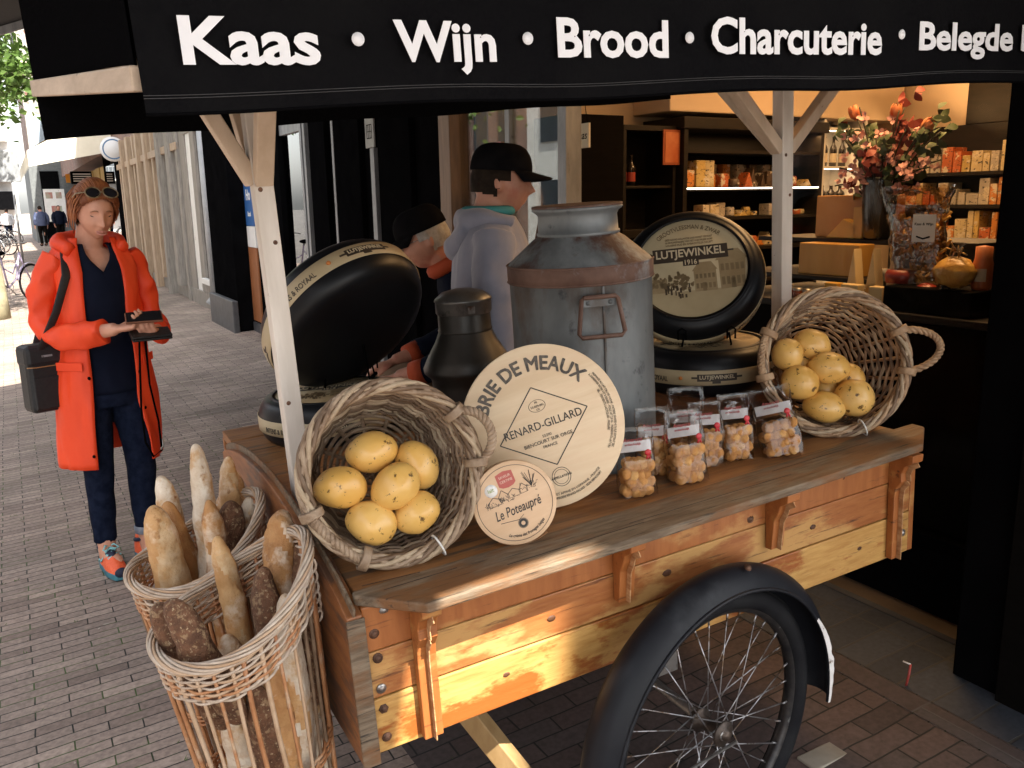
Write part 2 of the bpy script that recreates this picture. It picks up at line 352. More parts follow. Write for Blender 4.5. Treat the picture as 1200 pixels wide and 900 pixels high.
rm = MB(); rm.bb((5.05, -.9, .1), (5.15, 4.47, 3.0)); rm.build('back_wall', CREAM, shop)
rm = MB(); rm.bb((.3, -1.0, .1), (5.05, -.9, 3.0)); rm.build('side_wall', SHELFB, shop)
rm = MB(); rm.bb((2.05, 4.0, 2.27), (4.9, 4.47, 2.98)); rm.build('bulkhead', CREAM, shop, bevel=.01)
rm = MB(); rm.bb((1.08, 4.0, .13), (1.6, 4.46, 2.22)); rm.build('inner_door', BLACKW, shop, bevel=.004)
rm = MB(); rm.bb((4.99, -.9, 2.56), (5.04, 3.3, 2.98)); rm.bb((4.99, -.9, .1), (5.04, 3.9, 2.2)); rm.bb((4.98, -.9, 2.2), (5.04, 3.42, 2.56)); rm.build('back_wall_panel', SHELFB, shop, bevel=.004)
# reflection of pink lettering, built as mirrored letters on the side pane
PINK = mat('pink_reflection', (.75, .25, .3), .5)
t_ = MB(); text(t_, 'my', .09, axes(-V((1, 0, 0)), (0, -1, 0), (.036, 3.2, 1.93)) @ Matrix.Scale(-1, 4, (1, 0, 0)), .02)
t_.build('reflected_lettering', PINK, shop)
# ------------------------------------------------------------------ neighbours along the street
def shopfront(name, label, t0, t1, H, wall):
    s = thing(name, label, 'building', SH)
    sb((.02, t0, 3.1), (6, t1, H), 'upper_wall', wall, s, 0)
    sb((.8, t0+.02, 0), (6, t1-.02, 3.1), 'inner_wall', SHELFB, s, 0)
    return s
b2 = shopfront('corner_shop', 'black shopfront with a tall boxed column next to the cheese shop', 6.95, 13.5, 7.7, BRICKW)
PLINTH = mat('dark_stone', (.05, .05, .052), .5, c2=(.08, .08, .085), sc=9, bump=.1)
sb((-.03, 7.74, 0), (.1, 7.95, 3.1), 'jamb', BLACK, b2); sb((-.01, 6.96, .1), (.05, 7.02, 2.6), 'door_frame', GREYP, b2)
sb((.0, 6.96, 2.3), (.06, 7.74, 3.1), 'fanlight', GREYP, b2); sb((.03, 7.02, .12), (.036, 7.74, 2.3), 'glass_door', DGLASS, b2, 0)
sb((.3, 6.96, .1), (.34, 7.74, 3.0), 'curtain', mat('pale_blind', (.42, .4, .36), .8, c2=(.5, .48, .43)), b2, 0)
sb((0, 7.95, 0), (.12, 9.0, 3.1), 'black_wall', BLACK, b2)
sb((-.02, 9.0, 2.06), (.04, 9.4, 2.8), 'red_panel', mat('red_panel', (.30, .03, .02), .5), b2)
bp = sb((-.02, 9.0, 1.36), (.04, 9.4, 2.055), 'blue_poster', mat('blue_poster', (.02, .10, .30), .5), b2)
t_ = MB(); A = axes(-V((1, 0, 0)), (0, -1, 0)); WHT = mat('white_lettering', (.75, .75, .75), .5)
text(t_, 'de', .17, TR(-.022, 9.2, 1.93) @ A, .03); text(t_, 'Ho', .17, TR(-.022, 9.2, 1.72) @ A, .03); text(t_, 'lland', .08, TR(-.022, 9.2, 1.5) @ A, .02)
t_.build('lettering', WHT, bp)
sb((-.02, 9.0, .2), (.04, 9.4, 1.1), 'brown_panel', mat('brown_panel', (.26, .09, .03), .5, c2=(.32, .12, .045)), b2)
sb((-.02, 9.0, 1.105), (.04, 9.4, 1.355), 'pale_notice', WHITEP, b2)
sb((-.2, 9.42, .0), (.2, 10.72, 3.1), 'boxed_column', BLACK, b2, .01); sb((-.27, 9.38, 0), (-.2, 10.78, .45), 'column_plinth', PLINTH, b2, .01)
sb((-.03, 9.0, 0), (.0, 9.4, .18), 'plinth', PLINTH, b2)
dp = MB(); dp.tube([(-.08, 11.4, .35), (-.08, 11.4, 3.1)], .055, 12)
dp.tube([(-.08, 11.4, .45), (-.08, 11.4, .32), (-.17, 11.4, .22)], .055, 12); dp.build('drainpipe', mat('grey_pipe', (.35, .36, .37), .5, c2=(.42, .43, .44)), b2)
wf = MB(); wf.bb((-.03, 10.8, .3), (.06, 11.3, .5)); wf.bb((-.03, 11.5, .3), (.06, 12.5, .5)); wf.bb((-.02, 10.78, 2.7), (.06, 13.5, 3.1)); wf.bb((-.02, 10.78, .5), (.06, 10.9, 2.7)); wf.bb((-.02, 12.3, .1), (.06, 12.6, 2.7)); wf.bb((-.02, 13.05, .1), (.06, 13.5, 2.7))
wf.build('window_frame', GREYW, b2, bevel=.006)
sb((.02, 10.9, .5), (.026, 12.3, 2.7), 'window_pane', DGLASS, b2, 0); sb((.0, 12.62, .12), (.05, 13.04, 2.7), 'white_door', WHITEP, b2)
sb((.15, 10.9, .5), (.2, 12.3, 2.7), 'window_display', mat('window_goods', (.16, .13, .1), .8, c2=(.5, .46, .4), sc=3), b2, 0)
sb((-.1, 11.6, .46), (-.03, 12.2, .54), 'sill', WHITEP, b2); sb((-.03, 10.8, 0), (.06, 13.5, .3), 'riser', GREYW, b2)
b3 = shopfront('timber_shop', 'shopfront of tan and grey upright timber posts along the pavement', 13.52, 22, 7.9, BRICKW)
k = 0; t = 13.55
while t < 21.9:
    w_ = (.16, .3, .14, .22, .4)[k % 5]; d_ = (-.06, -.12, -.04, -.14, -.02)[k % 5]
    sb((d_, t, .28 if k % 3 else .02), (.14, t+w_, 3.1), 'timber_post', (TANW if t > 15.2 else GREYW), b3, .006); t += w_ + (.32, .2, .36, .24, .3)[k % 5]; k += 1
sb((.05, 13.55, .3), (.056, 21.95, 3.0), 'window_pane', DGLASS, b3, 0); sb((.0, 13.55, 0), (.13, 21.95, .28), 'riser', GREYW, b3)
sb((-.08, 13.55, 2.5), (-.0, 21.95, 2.62), 'cross_rail', TANW, b3)
sb((.3, 13.6, .3), (.34, 21.9, 3.0), 'window_display', mat('shop_goods', (.2, .14, .08), .8, c2=(.4, .3, .2), sc=2), b3, 0)
b4 = shopfront('awning_shop', 'shop with yellow boarded front under a scalloped cream awning', 22.02, 46, 9, BRICKW)
sb((-.05, 22.0, 0), (.1, 22.7, 3.1), 'dark_pier', BLACK, b4); sb((-.04, 22.7, .2), (.02, 25, 2.7), 'window_pane', DGLASS, b4, 0); sb((-.05, 25, 0), (.1, 25.4, 3.1), 'dark_pier', BLACK, b4)
for k in range(9): sb((-.04-.03*(k % 2), 25.5+k*1.1, 0), (.1, 26.5+k*1.1, 2.75), 'boarding', YELW, b4, .01)
CREAMF = mat('cream_canvas', (.72, .66, .52), .8, c2=(.78, .72, .58), sc=3, bump=.05)
aw = MB(); N = 60
aw.grid(lambda i, j: (-.02-1.9*j, 23+13*i, 4.0-1.0*j**1.2+.0*i), N, 8)
aw.grid(lambda i, j: (-1.92-.01*j, 23+13*i, 3.0-(.34+.09*abs(sin(i*pi*26)))*j), 208, 3)
aw.build('cream_awning', CREAMF, b4)
ends = MB(); ends.add([(-.02, 23, 4.0), (-1.92, 23, 3.0), (-1.92, 23, 2.62), (-.02, 23, 3.0)], [(0, 1, 2, 3)]); ends.build('awning_end', CREAMF, b4)
# corner house closing the view
b5 = thing('corner_house', 'brick house with white windows over a grey ground floor at the street end', 'building', SH)
sb((-1.2, 47, 3.9), (9, 56, 12), 'upper_wall', BRICKW, b5, 0); sb((-1.35, 46.8, 0), (9, 56, 3.9), 'ground_floor', mat('grey_render', (.12, .13, .13), .7, c2=(.16, .17, .17)), b5, .02)
for d in (-.75, .55, 1.9, 3.3):
    o = sb((d-.42, 46.93, 4.3), (d+.42, 47, 6.0), 'upper_window', WHITEP, b5)
    sb((d-.32, 46.90, 4.42), (d+.32, 46.925, 5.88), 'pane', mat('pale_pane', (.3, .36, .42), .2), o)
sb((-.9, 46.7, 0), (-.1, 46.8, 3.4), 'dark_doorway', BLACK, b5)
pp = sb((-.86, 46.55, 1.0), (.06, 46.62, 2.55), 'white_poster', WHITEP, b5)
pm = MB(); A2 = axes((0, -1, 0), (1, 0, 0))
for x, y, w_, h_ in ((-.22, .45, .3, .3), (.2, .45, .25, .3), (.05, -.3, .45, .5)): pm.box((x, y, .005), (w_, h_, .006))
pm.build('poster_pictures', mat('poster_red', (.4, .12, .1), .6, c2=(.35, .4, .3), sc=2), pp, TR(-.4, 46.545, 1.8) @ A2)
b6 = thing('pale_house', 'pale grey balcony house far down the street behind the trees', 'building', SH)
PALE = mat('pale_render', (.42, .41, .39), .7, c2=(.5, .49, .47), sc=2)
sb((-14, 72, -.5), (-1.6, 80, 13), 'wall', PALE, b6, 0)
for z in (3.6, 6.4, 9.2):
    sb((-13, 71, z), (-1.8, 72, z+.15), 'balcony_slab', WHITEP, b6); sb((-12.5, 71.9, z+.3), (-2.2, 71.98, z+2.2), 'window_band', mat('dark_pane', (.08, .09, .1), .15), b6)
    rl = MB()
    for q in range(45): rl.bar((-12.9+q*.25, 71.05, z+.15), (-12.9+q*.25, 71.05, z+1.05), .03, .03)
    rl.bar((-13, 71.05, z+1.05), (-1.8, 71.05, z+1.05), .05, .05, (0, 0, 1)); rl.build('railing', GREYP, b6)
sb((-13, 70.9, 1.6), (-1.9, 71.9, 2.9), 'dark_awning', BLACK, b6)
MIRD = mat('dark_house_pane', (.05, .06, .07), .1)
# the other side of the street (seen mirrored in the shop panes)
for i, (t0, t1, H, m) in enumerate(((-14, -3, 9.5, BRICKW), (-3, 6, 11, PALE), (6, 15, 10, BRICKW), (15, 26, 9, WHITEP), (26, 44, 11, BRICKW))):
    o = thing('town_house', ('brick town house opposite, farthest back towards the camera side', 'grey rendered town house across the street', 'brick town house across the street between two pale ones', 'white painted town house across the street', 'long brick town house across the street at its far end')[i], 'building', SH, 'houses across the street')
    sb((-24, t0, -1), (-14, t1, H), 'wall', m, o, 0)
    for z in (.4, 3.6, 6.6):
        t = t0+.9
        while t < t1-1: sb((-14.02, t, z), (-13.94, t+1.1, z+1.9), 'window', MIRD, o, 0); t += 2.0
# ------------------------------------------------------------------ the handcart
WOOD = mat('orange_varnished_wood', (.27, .085, .020), .48, c2=(.35, .13, .036), sc=9, st=(1.2, 9, 9), bump=.12, c3=(.46, .25, .08), s3=3.6, st3=(1.0, 2.6, 2.6), lo=.46, hi=.55, r3=.7, c4=(.07, .022, .008), s4=9, st4=(.7, 9, 9), lo4=.585, hi4=.70)
WOODY = mat('worn_yellow_wood', (.40, .20, .05), .55, c2=(.52, .30, .09), sc=8, st=(1.2, 9, 9), bump=.15, c3=(.29, .085, .016), s3=3.0, st3=(1.2, 3, 3), lo=.52, hi=.58, c4=(.13, .05, .015), s4=9, st4=(.7, 9, 9), lo4=.59, hi4=.72, r3=.4)
WOODO = mat('orange_batten', (.28, .088, .020), .48, c2=(.36, .125, .032), sc=7, st=(6, 6, 1), bump=.1, c3=(.42, .2, .06), s3=5, st3=(1, 2, 2), lo=.55, hi=.64, c4=(.10, .03, .01), s4=8, st4=(.7, 8, 8), lo4=.59, hi4=.70)
WOODD = mat('dark_stained_wood', (.17, .06, .022), .5, c2=(.28, .11, .035), sc=7, st=(4, 1.2, 6), bump=.15, c3=(.10, .05, .03), s3=4, lo=.5, hi=.6)
WOODG = mat('weathered_grey_wood', (.10, .066, .038), .7, c2=(.20, .15, .10), sc=10, st=(1.0, 8, 8), bump=.35, c3=(.17, .075, .026), s3=2.6, st3=(1, 3, 3), lo=.46, hi=.58, c4=(.03, .02, .012), s4=10, st4=(.8, 12, 12), lo4=.57, hi4=.68)
WOODB = mat('brown_bed_boards', (.19, .075, .022), .5, c2=(.29, .13, .042), sc=6, st=(1, 9, 9), bump=.2, c3=(.10, .06, .035), s3=3, lo=.52, hi=.6)
SPLIT = mat('split_wood_edge', (.55, .33, .16), .7, c2=(.32, .14, .05), sc=24, st=(1, 1, 3), bump=.4)
STEEL = mat('worn_steel', (.28, .27, .26), .4, metal=.9, c2=(.4, .38, .36), sc=20, c3=(.10, .05, .03), s3=12, lo=.55, hi=.65)
RUST = mat('rusty_bolt', (.07, .035, .022), .6, metal=.5, c2=(.25, .13, .08), sc=30, bump=.2)
RUBBER = mat('black_rubber', (.008, .008, .01), .7, spec=.1, c2=(.014, .0145, .016), sc=10, bump=.06)
FENDER = mat('old_black_mudguard', (.008, .009, .012), .45, spec=.2, c2=(.014, .015, .019), sc=5, c3=(.03, .033, .038), s3=7, lo=.56, hi=.72, bump=.06, r3=.6)
SPOKE = mat('spoke_steel', (.22, .22, .23), .4, metal=.8, c2=(.42, .42, .44), sc=30, c3=(.12, .08, .05), s3=25, lo=.5, hi=.6)
PEEL = mat('peeled_white_paint', (.62, .6, .58), .6, c2=(.72, .7, .68), sc=15, c4=(.15, .1, .07), s4=30)
cart = thing('handcart', 'old two wheeled wooden market handcart with black canopy on white posts', 'handcart', CF)
CL, CD = 1.6, 1.45
def part(name, m, parent=cart, bevel=.003):
    class P(MB):
        def done(s): return s.build(name, m, parent, bevel=bevel)
    return P()
# side planks, each a little different
for z0, z1, m in ((-.002, .118, WOODY), (.121, .222, WOOD), (.225, .322, WOODO)):
    p = part('side_plank', m); p.bb((.0, 0, z0), (CL, .024, z1)); o = p.done()
    o.location = (0, (0, .0015, -.001)[int(z0*10)], 0)
p = part('end_board', WOODD); N = 24
prof = []
for i in range(N+1):
    y = -.012+1.262*i/N; q = (y+.012)/1.262
    prof.append((y, .315 + .10*sin(pi*min(1, q*1.0))**.8 + .012*q))
poly = [(-.012, -.012)] + [(y, z) for y, z in prof] + [(1.25, -.012)]
p.prism(poly, .032, Matrix(((0, 0, 1, -.034), (1, 0, 0, 0), (0, 1, 0, 0), (0, 0, 0, 1)))); p.done()
p = part('end_board_edge', WOODG, bevel=.002); pts = [(-.018, y, z+.001) for y, z in prof[:]]
for a, b in zip(pts[:-1], pts[1:]): p.bar(a, b, .036, .006, (1, 0, 0))
p.bb((-.036, -.016, -.014), (.001, -.011, .31)); p.done()
p = part('end_board', WOODO); p.bb((CL, 0, -.002), (CL+.02, CD, .318)); p.done()
p = part('back_board', WOODD); p.bb((0, CD-.02, 0), (CL, CD, .32)); p.done()
p = part('floor_boards', WOODD); p.bb((.001, .03, -.001), (CL-.001, CD-.025, .03)); p.done()
p = part('bed_boards', WOODB); 
for k in range(9): p.bb((.002, .03+.047*(k > 0)+k*.152, .312), (CL+.01, .075+.15+k*.152, .3432-.001*(k % 2)))
p.done()
EDGE = [(-.008, .016), (.1, -.1), (.55, -.093), (1.1, -.08), (1.555, -.066), (1.688, .028), (1.69, .07), (-.004, .036)]
p = part('edge_board', WOODG, bevel=.004); p.prism(EDGE, .022, TR(0, 0, .3225)); p.done()
p = part('edge_crack', SPLIT, bevel=0); p.bb((.1, -.102, .3235), (1.54, -.098, .336), Matrix.Rotation(.0225, 4, 'Z')); 
eb = MB()
for (x, y, l, an) in ((.02, .04, .12, -.1), (.05, .005, .16, .02), (.3, -.04, .35, .02), (.62, -.02, .5, .01), (1.1, .03, .4, .02)):
    eb.box((0, 0, 0), (l, .0016, .0006), TR(x+l/2, y, .3447) @ RZ(an))
eb.build('board_crack', mat('crack_dark', (.015, .012, .01), .9), cart)
# brackets under the edge board; the outer two run on down as battens
def bracket(x, full, m=WOODO):
    pr = [(0, .321), (-.075, .321), (-.073, .300), (-.05, .285), (-.042, .262), (-.03, .24), (-.024, .19), (-.021, .16), (0, .158)]
    if full: pr = [(0, .321), (-.075, .321), (-.073, .30), (-.05, .285), (-.04, .262), (-.042, .24), (-.025, .215), (-.022, .19), (-.021, .004), (0, .004)]
    M = Matrix(((0, 0, 1, x), (1, 0, 0, -.0006), (0, 1, 0, 0), (0, 0, 0, 1)))
    b = part('bracket', m, bevel=.0025); b.prism(pr, .042, M); o = b.done()
    e = MB()
    fr = [q for q in pr if q[0] < -.001]
    for a, b_ in zip(fr[1:-1], fr[2:]): e.bar((x+.021, a[0]-.0012, a[1]), (x+.021, b_[0]-.0012, b_[1]), .026, .003, (1, 0, 0))
    e.build('worn_edge', SPLIT, o, bevel=.001)
for x, fl in ((.095, True), (.585, False), (1.05, False), (1.505, True)): bracket(x, fl)
for k, (x, z) in enumerate(((.045, .305), (.02, .262), (.022, .208), (.022, .14), (.022, .095), (.022, .03), (.66, .27), (1.0, .25), (1.575, .25), (1.575, .06))):
    b = MB(); b.lathe([(0, .0042), (.004, .0038), (.0066, .002), (.0074, 0), (.0105, .0004), (.0105, -.002)], 12 if k % 4 else 6, axes((0, -1, .06*((k*7) % 5-2)), (1, 0, 0), (x, -.0015, z)))
    b.build('bolt', RUST if k % 3 else STEEL, cart)
KNOT = mat('wood_knot', (.05, .018, .007), .6, c2=(.11, .04, .013), sc=60)
for x, z, r in ((.42, .165, .008), (.74, .18, .010), (.3, .07, .007), (1.22, .17, .008), (.98, .08, .009), (1.4, .06, .007), (.52, .275, .006), (1.33, .28, .007)):
    b = MB(); b.ball((x, .0005, z), (r*1.35, .0018, r*.85), 14, 8, disp=lambda d: .2*noise.noise(d*3+V((x*9, 0, z*9)))); b.build('wood_knot', KNOT, cart)
# running gear
for y in (-.085, CD+.085):
    Mw = TR(.795, y, -.205) @ RZ(R_(7)) @ axes((0, -1, 0), (1, 0, 0))
    wh = bpy.data.objects.new('wheel', None); scene.collection.objects.link(wh); wh.parent = cart; wh.matrix_local = Mw
    t_ = MB(); t_.tube([(.323*cos(a), .323*sin(a), 0) for a in [2*pi*k/72 for k in range(72)]], (.030, .028), 16, True); 
    for zz in (-.008, 0, .008): t_.tube([(.3505*cos(a), .3505*sin(a), zz) for a in [2*pi*k/72 for k in range(72)]], .003, 6, True)
    t_.build('tyre', RUBBER, wh)
    t_ = MB(); t_.lathe([(.302, -.016), (.293, -.014), (.287, -.006), (.287, .006), (.293, .014), (.302, .016)], 72); t_.lathe([(.302, .016), (.2955, .012), (.2955, -.012), (.302, -.016)], 72)
    t_.build('rim', mat('dark_rim', (.02, .02, .022), .4, metal=.6, c2=(.05, .045, .043), sc=30, c3=(.16, .16, .16), s3=18, lo=.62, hi=.68) if y < 0 else bpy.data.materials['dark_rim'], wh)
    t_ = MB(); t_.lathe([(0, .052), (.012, .052), (.014, .042), (.03, .04), (.033, .036), (.03, .031), (.017, .028), (.017, -.028), (.03, -.031), (.033, -.036), (.03, -.04), (.014, -.042), (.012, -.06), (0, -.06)], 20)
    t_.build('hub', mat('greasy_hub', (.04, .032, .028), .5, metal=.5, c2=(.09, .065, .05), sc=40, bump=.2) if y < 0 else bpy.data.materials['greasy_hub'], wh)
    for k in range(32):
        s = 1 if k % 2 else -1; a = 2*pi*k/32; b = a + (.95 if (k//2) % 2 else -.95)
        sp = MB(); sp.tube([(.03*cos(b), .03*sin(b), s*.034), (.289*cos(a), .289*sin(a), s*.003)], .0016, 6)
        sp.tube([(.289*cos(a)*.93, .289*sin(a)*.93, s*.005), (.289*cos(a), .289*sin(a), s*.003)], .0026, 6)
        sp.build('spoke', SPOKE, wh)
fe = MB(); NF = 48
def fpt(i, j, off=0):
    a = R_(-9)+(R_(202)-R_(-9))*i; q = (j-.5)*2
    r = .412-off - .045*abs(q)**2.4; return (r*cos(a), r*sin(a), -q*.055)
fe.grid(lambda i, j: fpt(i, j), NF, 12); fe.grid(lambda i, j: fpt(i, 1-j, .003), NF, 12)
fm = TR(.795, -.1, -.205) @ RZ(R_(7)) @ axes((0, -1, 0), (1, 0, 0))
fo = fe.build('mudguard', FENDER, cart, fm)
fl = MB(); fl.tube([fpt(i/60, 1.0) for i in range(61)], .0045, 8); fl.tube([fpt(i/60, 0.0) for i in range(61)], .0045, 8); fl.build('rolled_lip', FENDER, fo)
fl = MB(); rr = random.Random(3)
def P_(i, dr):
    p = V(fpt(i, 0.0)); n = V((p.x, p.y, 0)).normalized(); return tuple(p+n*dr+V((0, 0, .0055)))
for k in range(30):
    i0 = .0+.20*k/30; a_, b_ = [.004+.014*sin(pi*min(1, (kk+.6)/30))**.8*noise.noise(V((kk*.35, 3, 0)))*.6+.010*sin(pi*min(1, (kk+.6)/30)) for kk in (k, k+1)]; fl.add([P_(i0, -.004), P_(i0+.2/30, -.004), P_(i0+.2/30, b_), P_(i0, a_)], [(0, 1, 2, 3)])
fl.build('peeled_paint', PEEL, fo)
for sgn in (0,):
    s = MB(); s.tube([(.0, 0, .06), (.42*cos(R_(178)), .42*sin(R_(178)), .066)], .004, 6); s.build('mudguard_stay', STEEL, fo)
b = MB(); b.lathe([(0, .008), (.006, .007), (.009, .002), (.009, 0)], 10, TR(.08, .405, .03) @ RX(R_(-60))); b.build('bolt', RUST, fo)
ax_ = part('axle', STEEL); ax_.tube([(.795, -.13, -.205), (.795, CD+.13, -.205)], .013, 12); ax_.bb((.76, .08, -.15), (.83, CD-.08, -.08)); ax_.bb((.73, .1, -.08), (.75, CD-.1, -.004)); ax_.bb((.84, .1, -.08), (.86, CD-.1, -.004)); ax_.done()
lg = part('prop_beam', mat('plain_beam', (.30, .18, .07), .6, c2=(.42, .27, .12), sc=6, st=(3, 3, 1), bump=.1)); lg.bar((.22, .26, .0), (.50, .02, -.535), .045, .05); lg.done()
hk = part('iron_hook', STEEL, bevel=0); hk.tube([(.2+.035*cos(a), .12, -.03-.03*sin(a)) for a in [pi*k/12 for k in range(13)]], .008, 8); hk.done()
# posts and braces
PWOOD = mat('white_washed_post', (.58, .52, .45), .6, c2=(.7, .64, .57), sc=4, st=(5, 5, .7), bump=.08, c4=(.2, .13, .09), s4=26, lo4=.68, hi4=.72)
PALEW = mat('pale_brace_wood', (.5, .38, .27), .6, c2=(.6, .47, .35), sc=5, st=(4, 4, 1), bump=.1, c4=(.2, .1, .06), s4=25, lo4=.68, hi4=.72)
for (x, y, top, brs) in ((.041, .55, 1.33, ((-.12, 0), (.0, -.17), (.0, .17))), (1.612, .5, 1.36, ((-.22, 0), (.24, .0), (0, .26)))):
    p = part('post', PWOOD); p.bb((x-.0225, y-.0225, .335), (x+.0225, y+.0225, top)); po = p.done()
    for dx, dy in brs:
        b = MB(); n = V((dx, dy, 0)).normalized(); b.bar(V((x, y, 1.135))+n*.018, V((x+dx, y+dy, 1.345)), .034, .04, (-n.y, n.x, 0)); b.build('brace', PALEW, po, bevel=.003)
    for z, s in ((1.12, -1), (1.0, 1), (.62, -1), (.5, 1)):
        b = MB(); b.lathe([(0, .0016), (.004, .0012), (.0055, 0)], 10, axes((0, -1, 0), (1, 0, 0), (x+.009*s, y-.0225, z))); b.build('screw_head', RUST, po)
BEAMW = mat('beam_wood', (.42, .32, .23), .6, c2=(.56, .44, .33), sc=5, st=(6, 1, 6), bump=.1, c4=(.16, .10, .07), s4=12, lo4=.62, hi4=.68)
p = part('end_beam', BEAMW); p.bar((-.252, -.088, 1.283), (-.368, .9, 1.385), .03, .036); p.done()
p = part('roof_rail', PALEW); p.bar((-.25, -.06, 1.30), (1.86, -.06, 1.345), .035, .04, ); p.bar((-.3, .55, 1.36), (1.86, .52, 1.385), .035, .05); p.done()
CANVAS = mat('black_canvas', (.0045, .0045, .0055), .8, c2=(.0062, .0062, .007), sc=120, bump=.2, spec=.02, c3=(.0085, .0085, .009), s3=3, lo=.45, hi=.75)
CANVAS2 = mat('black_canvas_lining', (.003, .003, .0035), .9, c2=(.004, .004, .0045), sc=120, bump=.12, spec=.0)
def vbot(x): return 1.234+.0125*(x+.255)+.003*sin(x*9)
cv = MB(); X0, X1 = -.255, 1.90
def wob(x, z): return .004*sin(x*7+z*5)+.003*sin(x*17)
cv.grid(lambda i, j: (X0+(X1-X0)*i, -.1+wob(X0+(X1-X0)*i, j), vbot(X0+(X1-X0)*i)+(1.62-1.234)*j), 80, 6)
cv.grid(lambda i, j: (X0+(X1-X0)*(1-i), -.096+wob(X0+(X1-X0)*(1-i), j), vbot(X0+(X1-X0)*(1-i))+(1.62-1.234)*j), 80, 6)
vo = cv.build('front_valance', CANVAS, cart)
hm = MB(); hm.tube([(X0+(X1-X0)*k/60, -.0985+wob(X0+(X1-X0)*k/60, 0), vbot(X0+(X1-X0)*k/60)) for k in range(61)], .003, 6); hm.build('hem', CANVAS2, vo)
for dz in (.022, .026):
    hm = MB(); hm.tube([(X0+(X1-X0)*k/90, -.1008+wob(X0+(X1-X0)*k/90, dz/.386), vbot(X0+(X1-X0)*k/90)+dz) for k in range(91)], .0007, 4); hm.build('stitched_seam', mat('grey_thread', (.05, .05, .052), .8) if dz < .024 else bpy.data.materials['grey_thread'], vo)
cv = MB()
def two(fn, nu, nv):
    cv.grid(fn, nu, nv); cv.grid(lambda i, j: tuple(V(fn(1-i, j))+V((.003, .003, .003))), nu, nv)
two(lambda i, j: (-.374+1.88*i, .9, 1.268+.058*i+.003*sin(i*20)+(.42-.05*i)*j), 40, 4)
cv.build('back_valance', CANVAS2, cart); cv = MB()
two(lambda i, j: (-.258-.114*i-.002, -.097+.997*i, (1.302+.10*i)+(.318+.0*i)*j), 16, 4); cv.build('end_panel', CANVAS2, cart); cv = MB()
two(lambda i, j: (-.258-.114*j+(2.16+.114*j)*i, -.1+1.0*j, 1.618+.10*sin(pi*j)+.08*j), 20, 12); cv.build('canopy_roof', CANVAS2, cart)
LET = mat('white_print', (.82, .83, .86), .55, c2=(.86, .87, .89), sc=30)
lt = MB(); 
for wd, x0, x1, z, h in (('Kaas', -.195, .01, 1.332, .066), ('Wijn', .134, .318, 1.333, .082), ('Brood', .442, .690, 1.344, .066), ('Charcuterie', .796, 1.287, 1.353, .068), ('Belegde b', 1.412, 1.848, 1.357, .079)):
    A = axes((0, -1, 0), (1, 0, 0), ((x0+x1)/2, -.1085, z + {'Wijn': -.008, 'Belegde b': -.006}.get(wd, 0)))
    text(lt, wd, .09, A, .028, width=x1-x0, height=h*1.03)
for x, z in ((.073, 1.337), (.382, 1.342), (.742, 1.348), (1.352, 1.363)):
    lt.lathe([(0, .0006), (.0105, .0006), (.0105, -.0006)], 20, axes((0, -1, 0), (1, 0, 0), (x, -.1085, z)))
lt.build('lettering', LET, vo)
# ------------------------------------------------------------------ shop awning overhead and an added second one
AWM = mat('awning_canvas', (.02, .02, .021), .8, c2=(.03, .03, .03), sc=60, bump=.05)
def awz(d): return 2.87+.38*(d+2.42)
def hit_awning(P):     # where the ray from P to the sun meets the awning plane, as street distance t
    L = SH.inverted() @ P; S = SH.to_3x3().inverted() @ sdir
    k = (awz(L.x)-L.z)/(S.z-.38*S.x); return L + S*k
h1 = hit_awning(CF @ V((.13, -.082, .345))); h1b = hit_awning(CF @ V((.45, -.056, .345))); h2 = hit_awning(CF @ V((.3, 0, -.10)))
k1 = (h1b.y-h1.y)/(h1b.x-h1.x); print('awning gap', h1, h1b, h2, k1)
def awning(name, label, t0, t1, d0=-3.0, d1=0.0, k0=0, k1=0):
    e0 = lambda d: t0+k0*(d-h1.x)
    e1 = lambda d: t1+k1*(d-h1.x)
    o = thing(name, label, 'awning', SH)
    a = MB()
    for zz, ff in ((0, (0, 1, 2, 3)), (.006, (3, 2, 1, 0))): a.add([(d0, e0(d0), awz(d0)+zz), (d1, e0(d1), awz(d1)+zz), (d1, e1(d1), awz(d1)+zz), (d0, e1(d0), awz(d0)+zz)], [ff])
    a.build('canvas', AWM, o)
    for e, o_ in ((e0, .10), (e1, -.10)):
        r = MB(); r.bar((d0, e(d0)+o_, awz(d0)-.03), (d1, e(d1)+o_, awz(d1)-.03), .05, .05); r.build('side_bar', GREYP, o)
    r = MB(); r.bar((d0, e0(d0), awz(d0)-.04), (d0, e1(d0), awz(d0)-.04), .07, .06); r.build('front_bar', GREYP, o); return o
awning('shop_awning', 'dark sloping shop awning with grey bars above the pavement and handcart', h1.y, 6.05, k0=k1)
added_awning = awning('shop_awning', 'added second dark awning above the viewer, unseen, shaping the sun patch', -7.5, h2.y, k1=k1)  # unseen awning added so the gap shapes the sun patch on the cart
fa = MB()
for zz, ff in ((.02, (0, 1, 2, 3)), (.026, (3, 2, 1, 0))):
    fa.add([(-3, h2.y+k1*(-3-h1.x)-.05, awz(-3)+zz), (-1.495, h2.y+k1*(-1.495-h1.x)-.05, awz(-1.495)+zz), (-1.495, h1.y+k1*(-1.495-h1.x)+.05, awz(-1.495)+zz), (-3, h1.y+k1*(-3-h1.x)+.05, awz(-3)+zz)], [ff])
fa.build('shade_flap', AWM, added_awning)  # flap added to close the gap and keep sun off the near basket
